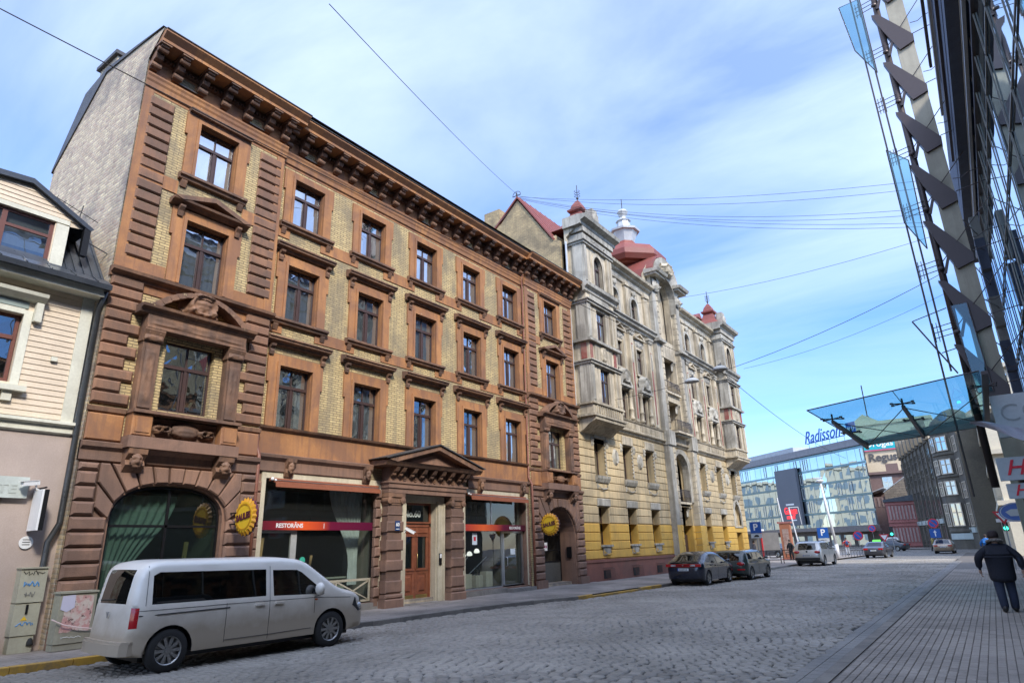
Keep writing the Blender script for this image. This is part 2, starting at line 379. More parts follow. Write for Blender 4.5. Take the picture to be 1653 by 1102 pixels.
PAVR = surf('concrete_paver', (0.36, 0.315, 0.27), (0.285, 0.25, 0.215), scale=0.7, grain=60, rough=0.85, bump=0.35, bdist=0.006, dirt=(0.12, 0.105, 0.09), dirt_amt=0.5, rnd=0.10)
GRND = surf('city_ground', (0.16, 0.15, 0.14), (0.13, 0.12, 0.11), scale=0.2, grain=8, rough=0.9, bump=0.2)

g = M(); g.add([(-600, -300, -0.05), (600, -300, -0.05), (600, 1400, -0.05), (-600, 1400, -0.05)], [(0, 1, 2, 3)])
struct(obj('ground', g, GRND))
def kx(y):
    P = [(-20, -15.2), (4, -14.85), (6.5, -14.7), (12.5, -14.1), (17, -13.95), (20, -13.55), (22, -12.9), (28, -12.65), (54, -12.45), (62, -12.4), (70, -11.6), (86, -10.6)]
    for (a, b), (c, d) in zip(P, P[1:]):
        if y <= c: return b+(d-b)*(y-a)/(c-a)
    return P[-1][1]
XRK = -2.42     # right kerb line
road = M(); ys = [-20, 4, 6.5, 12.5, 17, 20, 22, 28, 54, 62, 70, 86]
vs = []
for y in ys: vs += [(kx(y), y, -0.012), (XRK-0.25, y, -0.012)]
road.add(vs, [(2*i, 2*i+1, 2*i+3, 2*i+2) for i in range(len(ys)-1)])
road.add([(-60, 86, -0.012), (60, 86, -0.012), (60, 330, -0.012), (-60, 330, -0.012)], [(0, 1, 2, 3)])
roado = struct(obj('road', road, ASPH))
# cobbles: uneven running rows; the 300 nearest are pieces of their own
rc = random.Random(5)
def cob_variant(i):
    r = random.Random(100+i); lx, ly = 0.225, 0.150; e = lambda s_: r.uniform(-s_, s_)
    b = [(-lx/2+e(.012), -ly/2+e(.01)), (lx/2+e(.012), -ly/2+e(.01)), (lx/2+e(.012), ly/2+e(.01)), (-lx/2+e(.012), ly/2+e(.01))]
    vs = [(x*0.95, y*0.94, -0.05) for x, y in b]+[(x*0.91, y*0.88, -0.008+e(.004)) for x, y in b]+[(x*0.66, y*0.60, 0.014+e(.005)) for x, y in b]
    fs = [(8, 9, 10, 11)]
    for k in range(4): j = (k+1) % 4; fs += [(k, j, j+4, k+4), (k+4, j+4, j+8, k+8)]
    return vs, fs
CV = [cob_variant(i) for i in range(8)]
CM = []
for vs, fs in CV:
    m = M(); m.add(vs, fs); CM.append(m.fixn(m.mesh('cobble', COBB, True)))
cobs = []
y = 4.2; row = 0
while y < 66:
    sx = 0.236; sy = 0.162 if y < 40 else 0.20
    x0 = kx(y)+0.15; x1 = XRK-0.42
    off = rc.uniform(0, sx); x = x0+off
    while x < x1:
        yy = y+0.10*math.sin(x*0.9+1)+0.05*math.sin(x*2.3+y*0.7)+rc.uniform(-.008, .008)
        cobs.append((x+rc.uniform(-.012, .012), yy, rc.uniform(-.006, .006)+0.006, rc.uniform(-.07, .07)+0.03*math.sin(x*0.9+1.5), rc.randrange(8), rc.uniform(-.03, .03), rc.uniform(-.03, .03)))
        x += sx*rc.uniform(0.92, 1.10)
    y += sy; row += 1
fwdv = Vector(_f); rgt = Vector(_r); upv = -Vector(_d)
def inview(p, mrg=1.0):
    q = Vector(p)-Vector((0, 0, 1.9)); z = q.dot(fwdv)
    if z < 0.5: return False
    return abs(q.dot(rgt)/z) < 0.802*mrg and abs(q.dot(upv)/z) < 0.535*mrg
vis = [c for c in cobs if inview((c[0], c[1], 0), 1.04)]
vis.sort(key=lambda c: c[0]**2+c[1]**2); own = vis[:300]
for c in own:
    o = bpy.data.objects.new('cobble', CM[c[4]]); C.objects.link(o); o.parent = roado; o.location = c[:3]; o.rotation_euler = (c[5], c[6], c[3])
rest = vis[300:]
V = []; F = []
for c in rest:
    vs, fs = CV[c[4]]; b = len(V); ca, sa = math.cos(c[3]), math.sin(c[3])
    V += [(c[0]+px*ca-py*sa, c[1]+px*sa+py*ca, c[2]+pz+px*c[6]*-1+py*c[5]) for px, py, pz in vs]; F += [tuple(i+b for i in f) for f in fs]
me = bpy.data.meshes.new('cobbles'); me.from_pydata(V, [], F); me.materials.append(COBB); me.update()
NT_ = None
o = bpy.data.objects.new('cobbles', me); C.objects.link(o); o.parent = roado; o['kind'] = 'stuff'
# far carriageway: sheet with the same sett pattern in its material
def farcob():
    t = NT('far_cobble'); p = t.pos(); br = t.n('TexBrick'); t.l(p, br.inputs['Vector']); br.inputs['Scale'].default_value = 1; br.inputs['Brick Width'].default_value = 0.236
    br.inputs['Row Height'].default_value = 0.2; br.inputs['Mortar Size'].default_value = 0.02; br.inputs['Color1'].default_value = (0.29, 0.265, 0.225, 1); br.inputs['Color2'].default_value = (0.17, 0.16, 0.145, 1); br.inputs['Mortar'].default_value = (0.05, 0.047, 0.043, 1)
    b = t.n('BsdfPrincipled'); t.l(t.mix(t.ramp(t.noise(p, 0.4, 6), .4, .65, 0, .4), br.outputs['Color'], (0.09, 0.08, 0.07)), b.inputs['Base Color']); b.inputs['Roughness'].default_value = 0.7
    t.l(t.bump(t.math('SUBTRACT', 1.0, br.outputs['Fac']), 0.5, 0.02), b.inputs['Normal']); t.l(b.outputs[0], t.o.inputs[0]); return t.m
FC = farcob()
m = M(); m.add([(-12.4, 65.6, 0.004), (XRK-0.25, 65.6, 0.004), (XRK-0.25, 86, 0.004), (-10.6, 86, 0.004)], [(0, 1, 2, 3)]); m.add([(-60, 86, 0.004), (60, 86, 0.004), (60, 330, 0.004), (-60, 330, 0.004)], [(0, 1, 2, 3)])
obj('far_setts', m, FC, roado)
# left pavement + kerbstones
lp = M(); ys2 = [-20, 4, 6.5, 12.5, 17, 20, 22, 28, 54, 62, 70, 86]
vs = []
for y in ys2: vs += [(-17.6 if y < 57 else -34, y, 0.16), (kx(y)-0.14, y, 0.118)]
lp.add(vs, [(2*i, 2*i+1, 2*i+3, 2*i+2) for i in range(len(ys2)-1)])
vs = []
for y in ys2[8:]: vs += [(-34, y, 0.14), (-12, y, 0.118)]
lpo = struct(obj('left_pavement', lp, PAVE))
y = 4.0; i = 0
while y < 66:
    L_ = 1.0; a, b = kx(y)+0.0, kx(y+L_); m = M()
    yel = (y < 6.2) or (21.6 < y < 22.7) or (26.4 < y < 28.9)
    low = 22.7 <= y <= 26.4
    h = 0.075 if low else 0.125; g_ = 0.006
    m.xy([(a-0.14, y+g_), (a, y+g_), (b, y+L_-g_), (b-0.14, y+L_-g_)], -0.05, h-0.012)
    m.add([(a-0.14, y+g_, h-0.012), (a, y+g_, h-0.012), (b, y+L_-g_, h-0.012), (b-0.14, y+L_-g_, h-0.012), (a-0.13, y+g_+.01, h), (a-0.02, y+g_+.01, h), (b-0.02, y+L_-g_-.01, h), (b-0.13, y+L_-g_-.01, h)], [(0, 1, 5, 4), (1, 2, 6, 5), (2, 3, 7, 6), (3, 0, 4, 7), (4, 5, 6, 7)])
    obj('kerbstone', m, YKERB if yel or (low and i % 1 == 0) else KERB, lpo); y += L_; i += 1
# paving joints on the left pavement: slabs as raised pieces near the camera
rs = random.Random(9); slabs = []
y = 5.0
while y < 30:
    x = kx(y)-0.16; 
    while x > -16.9:
        slabs.append((x-0.24, y)); x -= 0.25
    y += 0.25
V = []; F = []
for (x, y) in slabs:
    t = (kx(y)-0.16-x)/2.6; z = 0.122+0.040*(kx(y)-x)/3.3+rs.uniform(-.0015, .0015)
    b = len(V); a = 0.006; V += [(x+a, y+a, z), (x+0.24-a, y+a, z), (x+0.24-a, y+0.24-a, z), (x+a, y+0.24-a, z), (x, y, z-.012), (x+.24, y, z-.012), (x+.24, y+.24, z-.012), (x, y+.24, z-.012)]
    F += [(b, b+1, b+2, b+3)]+[(b+k, b+(k+1) % 4, b+4+(k+1) % 4, b+4+k) for k in range(4)]
me = bpy.data.meshes.new('paving_slabs'); me.from_pydata(V, [], F); me.materials.append(PAVE); me.update()
o = bpy.data.objects.new('paving_slabs', me); C.objects.link(o); o.parent = lpo; o['kind'] = 'stuff'
# right pavement: flush edge band and rows of pavers running along the street
rp_ = M(); rp_.add([(XRK-0.25, -20, -0.004), (14, -20, -0.004), (14, 90, -0.004), (XRK-0.25, 90, -0.004)], [(0, 1, 2, 3)])
rpo = struct(obj('right_pavement', rp_, surf('paver_joint', (0.16, 0.14, 0.12), rough=0.95, grain=50)))
PM = []
for i in range(4):
    r = random.Random(i); m = M(); a, b = 0.112, 0.222
    e = lambda: r.uniform(-.001, .001)
    m.add([(0.002, 0.003, -0.02), (a-.002, 0.003, -0.02), (a-.002, b-.003, -0.02), (0.002, b-.003, -0.02), (0.002, 0.003, 0.0), (a-.002, 0.003, 0.0), (a-.002, b-.003, 0.0), (0.002, b-.003, 0.0), (0.009, 0.009, 0.006+e()), (a-.009, 0.009, 0.006+e()), (a-.009, b-.009, 0.006+e()), (0.009, b-.009, 0.006+e())],
          [(8, 9, 10, 11)]+[(k, (k+1) % 4, (k+1) % 4+4, k+4) for k in range(4)]+[(k+4, (k+1) % 4+4, (k+1) % 4+8, k+8) for k in range(4)])
    PM.append(m)
PMM = [m.fixn(m.mesh('paver', PAVR)) for m in PM]
cells = []
for ix in range(46):
    x = XRK+0.20+ix*0.1175
    y = 7.5+(ix % 2)*0.113
    while y < 46:
        if inview((x, y, 0), 1.03): cells.append((x, y, rs.uniform(-.003, .003)+0.002, rs.randrange(4)))
        y += 0.226
cells.sort(key=lambda c: c[0]**2+c[1]**2)
for c in cells[:300]:
    o = bpy.data.objects.new('paver', PMM[c[3]]); C.objects.link(o); o.parent = rpo; o.location = c[:3]
V = []; F = []
for c in cells[300:]:
    m = PM[c[3]]; b = len(V); V += [(p[0]+c[0], p[1]+c[1], p[2]+c[2]) for p in m.v]; F += [tuple(i+b for i in f) for f in m.f]
me = bpy.data.meshes.new('pavers'); me.from_pydata(V, [], F); me.materials.append(PAVR); me.update()
o = bpy.data.objects.new('pavers', me); C.objects.link(o); o.parent = rpo; o['kind'] = 'stuff'
y = 7.2
while y < 60:
    m = M(); m.box(XRK-0.02, XRK+0.17, y+.006, y+.994, -0.03, 0.012); obj('edge_kerb', m, KERB, rpo)
    y += 1.0
m = M(); yy = 7.2
while yy < 60:
    m.box(XRK-0.40, XRK-0.215, yy+.006, yy+0.30, -0.03, 0.006); m.box(XRK-0.205, XRK-0.03, yy+.15, yy+0.44, -0.03, 0.006); yy += 0.306
o = obj('gutter_setts', m, COBB, roado); o['kind'] = 'stuff'
# square beyond the yellow house
sq = M(); sq.add([(-60, 57, 0.119), (-12.3, 57, 0.119), (-10.4, 90, 0.119), (-20, 96, 0.119), (-60, 96, 0.119)], [(0, 1, 2, 3, 4)]); sq.add([(-60, 112, 0.1), (60, 112, 0.1), (60, 119, 0.1), (-60, 119, 0.1)], [(0, 1, 2, 3)])
struct(obj('square_pavement', sq, PAVE))
# ------------------------------------------------------------------ shared materials
ORANGE = surf('orange_stucco', (0.45, 0.212, 0.080), (0.32, 0.145, 0.060), dirt=(0.20, 0.10, 0.06), dirt_amt=0.75, streak=0.6, scale=1.1, grain=26, bump=0.25, peel=(0.52, 0.42, 0.27), peel_at=0.69)
BROWN = surf('brown_cast_stone', (0.28, 0.145, 0.082), (0.20, 0.102, 0.062), dirt=(0.12, 0.075, 0.055), dirt_amt=0.65, streak=0.4, scale=1.3, grain=34, bump=0.5, bdist=0.012, rnd=0.13)
UMBER = surf('umber_moulding', (0.27, 0.145, 0.083), (0.18, 0.095, 0.058), dirt=(0.07, 0.045, 0.035), dirt_amt=0.75, streak=0.45, scale=1.6, grain=30, bump=0.35, peel=(0.48, 0.37, 0.20), peel_at=0.68)
GFSTONE = surf('dull_brown_rusticated_stone', (0.28, 0.160, 0.108), (0.21, 0.122, 0.085), dirt=(0.09, 0.06, 0.05), dirt_amt=0.55, streak=0.3, scale=1.0, grain=38, bump=0.6, bdist=0.012, rnd=0.12, peel=(0.34, 0.27, 0.22), peel_at=0.77)
YBRICK = brickmat('yellow_brick', 1, (0.66, 0.51, 0.25), (0.54, 0.41, 0.20), (0.15, 0.105, 0.065), dirt=(0.20, 0.165, 0.11), dirt_amt=0.72, soot=0.5, scale=0.7)
GABLEBRICK = brickmat('gable_brick', 0, (0.74, 0.61, 0.39), (0.46, 0.32, 0.24), (0.50, 0.44, 0.34), bw=0.27, bh=0.10, dirt=(0.16, 0.14, 0.13), dirt_amt=0.8, soot=0.3, scale=0.35, rough_img=0.10, msz=0.02)
WOOD = surf('dark_window_wood', (0.075, 0.040, 0.032), (0.05, 0.03, 0.026), scale=3, rough=0.45, bump=0.1, grain=30)
GLASS = glassmat('window_glass', tint=(0.60, 0.66, 0.68), ior=2.3, wavy=0.10, wscale=1.1, clear=0.8)
SHOPGLASS = glassmat('shop_glass', tint=(0.80, 0.88, 0.85), ior=1.45, wavy=0.05, wscale=0.5, clear=1.0)
ROOM = plain('dim_room', (0.10, 0.09, 0.08), 0.9)
CURTAIN = surf('curtain_cloth', (0.78, 0.77, 0.74), (0.68, 0.67, 0.64), scale=3, rough=0.9, bump=0.1)
TIN = surf('dark_tin', (0.10, 0.095, 0.09), (0.06, 0.055, 0.055), scale=2, rough=0.5, metal=0.3, bump=0.15)
CREAMP = surf('cream_paint', (0.62, 0.56, 0.42), (0.54, 0.48, 0.35), scale=2, dirt=(0.25, 0.2, 0.14), dirt_amt=0.3, streak=0.25, bump=0.15)
DOORWOOD = surf('varnished_door_wood', (0.26, 0.085, 0.04), (0.17, 0.055, 0.03), scale=5, rough=0.38, grain=40, bump=0.12, coat=0.3)
PIPEM = surf('rust_brown_pipe_paint', (0.24, 0.09, 0.055), (0.18, 0.07, 0.045), scale=3, rough=0.5, bump=0.1, peel=(0.4, 0.3, 0.25), peel_at=0.74)
BLACKM = plain('black_metal', (0.02, 0.02, 0.022), 0.45, 0.6)
WHITEP = plain('white_plastic', (0.75, 0.76, 0.76), 0.4)
ALU = plain('brushed_aluminium', (0.50, 0.51, 0.52), 0.35, 0.9)
STONEG = surf('grey_step_stone', (0.30, 0.28, 0.25), (0.22, 0.205, 0.185), scale=2, dirt=(0.12, 0.1, 0.09), dirt_amt=0.5, bump=0.3)

# ------------------------------------------------------------------ window kit
def window_proto(w_, h, tr=0.69, recess=0.15, wood=WOOD, sill=None, curtain=1, seed=0, glass=None, arched=False, room=1.2, fw=0.046, surround=None):
    """returns root object (the timber frame, open face at x=0, centred on y, foot at z=0) with panes, curtains, room as sub-parts"""
    r = random.Random(seed); a = w_/2; x = -recess; m = M()
    zt = h*tr; glass = glass or GLASS
    if arched:
        m.v = []; hs = h-a
        ou = arch(-a, a, 0, hs, h, 12); inn = arch(-a+fw, a-fw, fw, hs, h-fw, 12)
        n = len(ou); m.add([(x, *p) for p in ou]+[(x, *p) for p in inn], [(i, (i+1) % n, (i+1) % n+n, i+n) for i in range(n)])
        m.add([(x, *p) for p in inn]+[(x-0.06, *p) for p in inn], [(i, (i+1) % n, (i+1) % n+n, i+n) for i in range(n)])
    else:
        m.box(x-0.06, x, -a, -a+fw, 0, h); m.box(x-0.06, x, a-fw, a, 0, h); m.box(x-0.06, x, -a+fw, a-fw, 0, fw*1.3); m.box(x-0.06, x, -a+fw, a-fw, h-fw, h)
    m.box(x-0.06, x+0.025, -a+fw, a-fw, zt-0.05, zt+0.04); m.box(x-0.06, x+0.012, -0.045, 0.045, fw*1.3, zt-0.05); m.box(x-0.05, x-0.008, -0.022, 0.022, zt+0.04, h-fw)
    for s_ in (-1, 1):
        y = s_*(a/2+0.012)
        m.box(x-0.055, x-0.006, y-a/2+0.03+fw*0.5, y-a/2+0.062+fw*0.5, fw*1.3, zt-0.05) if s_ > 0 else m.box(x-0.055, x-0.006, y+a/2-0.062-fw*0.5, y+a/2-0.03-fw*0.5, fw*1.3, zt-0.05)
    root = obj('window', m, wood)
    def pane(y0, y1, z0, z1):
        g = M(); t1, t2 = r.uniform(-1, 1)*0.006, r.uniform(-1, 1)*0.006
        if arched and z1 > h-a*1.2:
            pts = [p for p in arch(-a+fw*0.6, a-fw*0.6, z0, h-a, h-fw*0.5, 12)]
            g.add([(x-0.04, *p) for p in pts], [tuple(range(len(pts)))])
        else: g.add([(x-0.035+t1, y0, z0), (x-0.035-t1, y1, z0), (x-0.035+t2, y1, z1), (x-0.035-t2, y0, z1)], [(0, 1, 2, 3)])
        return obj('pane', g, glass, root, fix=False)
    if arched:
        pane(-a+fw, a-fw, zt, h); pane(-a+fw, -0.03, fw, zt); pane(0.03, a-fw, fw, zt)
    else:
        for (y0, y1) in ((-a+fw, -0.02), (0.02, a-fw)): pane(y0, y1, fw, zt-0.04); pane(y0, y1, zt+0.03, h-fw)
    if curtain:
        c = M(); n = 26
        for (y0, y1) in (((-a+0.04, -a+w_*(0.30 if curtain == 1 else 0.5)), (a-w_*(0.30 if curtain == 1 else 0.5), a-0.04)) if curtain < 3 else ((-a+0.04, a-0.04),)):
            vs = []; k = n
            for i in range(k+1):
                y = y0+(y1-y0)*i/k; xx = x-0.10+0.022*math.sin(i*1.9+seed)+0.012*math.sin(i*4.1)
                vs += [(xx, y, 0.05), (xx+0.008, y, h-0.05)]
            c.add(vs, [(2*i, 2*i+2, 2*i+3, 2*i+1) for i in range(k)])
        obj('curtain', c, CURTAIN, root, smooth=True, fix=False)
    if room:
        b = M(); bx = x-0.08; a2 = a+0.5
        b.add([(bx, -a, 0), (bx, a, 0), (bx, a, h), (bx, -a, h), (bx-room, -a2, -0.3), (bx-room, a2, -0.3), (bx-room, a2, h+0.3), (bx-room, -a2, h+0.3)], [(4, 5, 6, 7), (0, 1, 5, 4), (2, 3, 7, 6), (1, 2, 6, 5), (0, 3, 7, 4)])
        obj('room_lining', b, ROOM, root, fix=False)
    return root
def sub(root, name, m, mat, smooth=False): return obj(name, m, mat, root, loc=(0, 0, 0), smooth=smooth)

# ------------------------------------------------------------------ brown corner house
XW, XR = -16.70, -16.50
G0 = 0.12
bh = thing('apartment_house', 'tall brown and yellow brick house with heavy bracketed cornice and restaurant windows', 'apartment house', (XW, 17.55, 0))
S_PANEL = {}
def stone(x0, x1, y0, y1, z0, z1, mat, c=0.05, parent=None, name='stone'):
    k = (round(x1-x0, 3), round(y1-y0, 3), round(z1-z0, 3), round(c, 3), mat.name)
    if k not in S_PANEL:
        m = M(); m.pillow(0, x1-x0, 0, y1-y0, 0, z1-z0, c); S_PANEL[k] = m.fixn(m.mesh(name, mat))
    p = parent or bh
    return obj(name, S_PANEL[k], None, p, loc=Vector((x0, y0, z0))-wloc(p))
def partp(name, m, mat, parent=None, smooth=False): return obj(name, m, mat, parent or bh, smooth=smooth)

cols = [11.8, 14.7, 17.6, 20.5, 23.4]
rows = [(5.45, 1.95), (8.92, 1.82), (12.2, 1.68)]
holes = [rect(c-0.6, c+0.6, z, z+h) for c in cols for (z, h) in rows]
m = M(); wall(m, rect(10.62, 24.44, 4.2, 15.2), holes, XW, 0.3); partp('brick_wall', m, YBRICK)
# ground floor masonry behind everything
m = M(); wall(m, rect(10.62, 24.44, 0.1, 4.2), [rect(11.08, 15.46, 0.36, 4.02), rect(16.72, 18.4, 0.13, 3.62), rect(20.0, 24.26, 0.36, 4.02)], XW, 0.35); partp('ground_floor_wall', m, GFSTONE)
# orange parapet zone below the first row
m = M(); m.box(XW-0.02, XW+0.06, 10.62, 24.44, 4.62, 5.42); partp('parapet_band', m, ORANGE)
m = M(); cornice(m, XW+0.06, 0, [(0, 5.38), (0.10, 5.44), (0.13, 5.50), (0.0, 5.52)], 10.62, 24.44); partp('sill_ledge', m, UMBER)
m = M(); cornice(m, XW, 0, [(0, 4.18), (0.10, 4.22), (0.10, 4.5), (0.20, 4.60), (0.22, 4.68), (0.06, 4.72)], 10.62, 15.0); partp('ground_floor_cornice', m, GFSTONE); m = M(); cornice(m, XW, 0, [(0, 4.18), (0.10, 4.22), (0.10, 4.5), (0.20, 4.60), (0.22, 4.68), (0.06, 4.72)], 20.15, 24.44); partp('ground_floor_cornice', m, GFSTONE)
for (za, zb) in ((8.42, 8.80), (11.66, 12.08)):
    for a, b in zip([10.62]+[c+0.62 for c in cols], [c-0.62 for c in cols]+[24.44]):
        m = M(); m.box(XW-0.02, XW+0.028, a, b, za, zb); partp('plaster_band', m, ORANGE)
# window protos for the centre
def surround(root, h, half, width=0.34, top=0.32, ears=True, mat=ORANGE, foot=0.0):
    m = M(); a = half
    m.box(0, 0.07, -a-width, -a, foot, h+top); m.box(0, 0.07, a, a+width, foot, h+top); m.box(0, 0.07, -a, a, h, h+top); m.box(-0.15, -0.001, -a, -a+0.012, foot, h); m.box(-0.15, -0.001, a-0.012, a, foot, h); m.box(-0.15, -0.001, -a+0.012, a-0.012, h-0.012, h)
    m.box(0.068, 0.10, -a-0.09, -a-0.002, foot, h+0.10); m.box(0.068, 0.10, a+0.002, a+0.09, foot, h+0.10); m.box(0.068, 0.10, -a-0.002, a+0.002, h+0.002, h+0.10)
    if ears:
        for s_ in (-1, 1):
            y = s_*(a+width+0.035); m.box(0, 0.066, min(y-0.035, y+0.035), max(y-0.035, y+0.035), h*0.72, h+top)
    sub(root, 'surround', m, mat)
def hood(root, z, half, proj=0.30, th=0.2, consoles=True, mat=UMBER):
    m = M(); P = [(0, z-0.02), (proj*0.35, z), (proj*0.45, z+th*0.35), (proj*0.85, z+th*0.45), (proj*0.88, z+th*0.75), (proj, z+th*0.8), (proj, z+th), (0, z+th+0.05)]
    m.xz([(-0.01, P[0][1])]+P[1:]+[(-0.01, P[-1][1])], -half, half)
    sub(root, 'hood', m, mat)
    if consoles:
        for s_ in (-1, 1):
            c = M(); y = s_*(half-0.22); c.xz([(0.06, z-0.34), (0.12, z-0.34), (0.15, z-0.24), (0.13, z-0.16), (0.22, z-0.09), (0.24, z-0.025), (0.06, z-0.025)], y-0.07, y+0.07)
            sub(root, 'console', c, mat)
def sill(root, half, z=-0.22, proj=0.2, mat=UMBER, brackets=True):
    m = M(); m.xz([(-0.01, z), (proj*0.6, z+0.02), (proj*0.7, z+0.09), (proj, z+0.12), (proj, z+0.19), (-0.24, z+0.235), (-0.24, z+0.2), (-0.01, z+0.19)], -half, half); sub(root, 'sill', m, mat)
    if brackets:
        for s_ in (-1, 1):
            c = M(); y = s_*(half-0.16); c.xz([(0.0, z-0.2), (0.05, z-0.2), (proj*0.55, z-0.05), (proj*0.6, z-0.004), (0, z-0.004)], y-0.08, y+0.08); sub(root, 'sill_bracket', c, mat)
WK = []
for ri, (z, h) in enumerate(rows):
    var = []
    for v in range(3):
        cu = [(1, 1, 3), (3, 3, 2), (3, 1, 3)][ri][v]
        r0 = window_proto(1.2, h, seed=ri*10+v, curtain=cu, tr=0.70)
        surround(r0, h, 0.6, top=[0.34, 0.32, 0.26][ri], ears=True)
        if ri == 0: hood(r0, h+0.62-0.0, 1.17, proj=0.32, th=0.22)
        if ri == 1: hood(r0, h+0.42, 1.13, proj=0.30, th=0.22); sill(r0, 1.05)
        if ri == 2: sill(r0, 1.05)
        r0['_proto'] = 1; var.append(r0)
    WK.append(var)
def placew(proto, y, z, x, parent=None):
    p = parent or bh; return copy_tree(proto, p, Vector((x, y, z))-wloc(p))
PROTOS = [o for v in WK for o in v]
for ci, c in enumerate(cols):
    for ri, (z, h) in enumerate(rows): placew(WK[ri][(ci*2+ri) % 3], c, z, XW)
# potted plants behind some first-row panes
LEAFM = plain('houseplant_leaf', (0.05, 0.10, 0.03), 0.6)
def houseplant(y, z, x, s=0.35, seed=0, parent=None):
    r = random.Random(seed); m = M()
    for i in range(46):
        a, e, l = r.uniform(0, 2*PI), r.uniform(0.1, 1.4), s*r.uniform(0.5, 1.2); d = Vector((math.cos(a)*math.cos(e)*0.5, math.sin(a)*math.cos(e), math.sin(e)))*l
        q = Vector((x, y, z)); sd_ = Vector((0, 0.03, 0.012)); m.add([q, q+d*0.6+sd_, q+d, q+d*0.6-sd_], [(0, 1, 2, 3)])
    return obj('houseplant', m, LEAFM, parent or bh, fix=False)
for i, (c, dy) in enumerate(((11.8, 0.1), (14.7, 0.2), (14.7, -0.25), (17.6, 0.15), (20.5, 0.2), (23.4, 0.1))): houseplant(c+dy, 5.5, XW-0.40, 0.35+0.1*(i % 3), i)

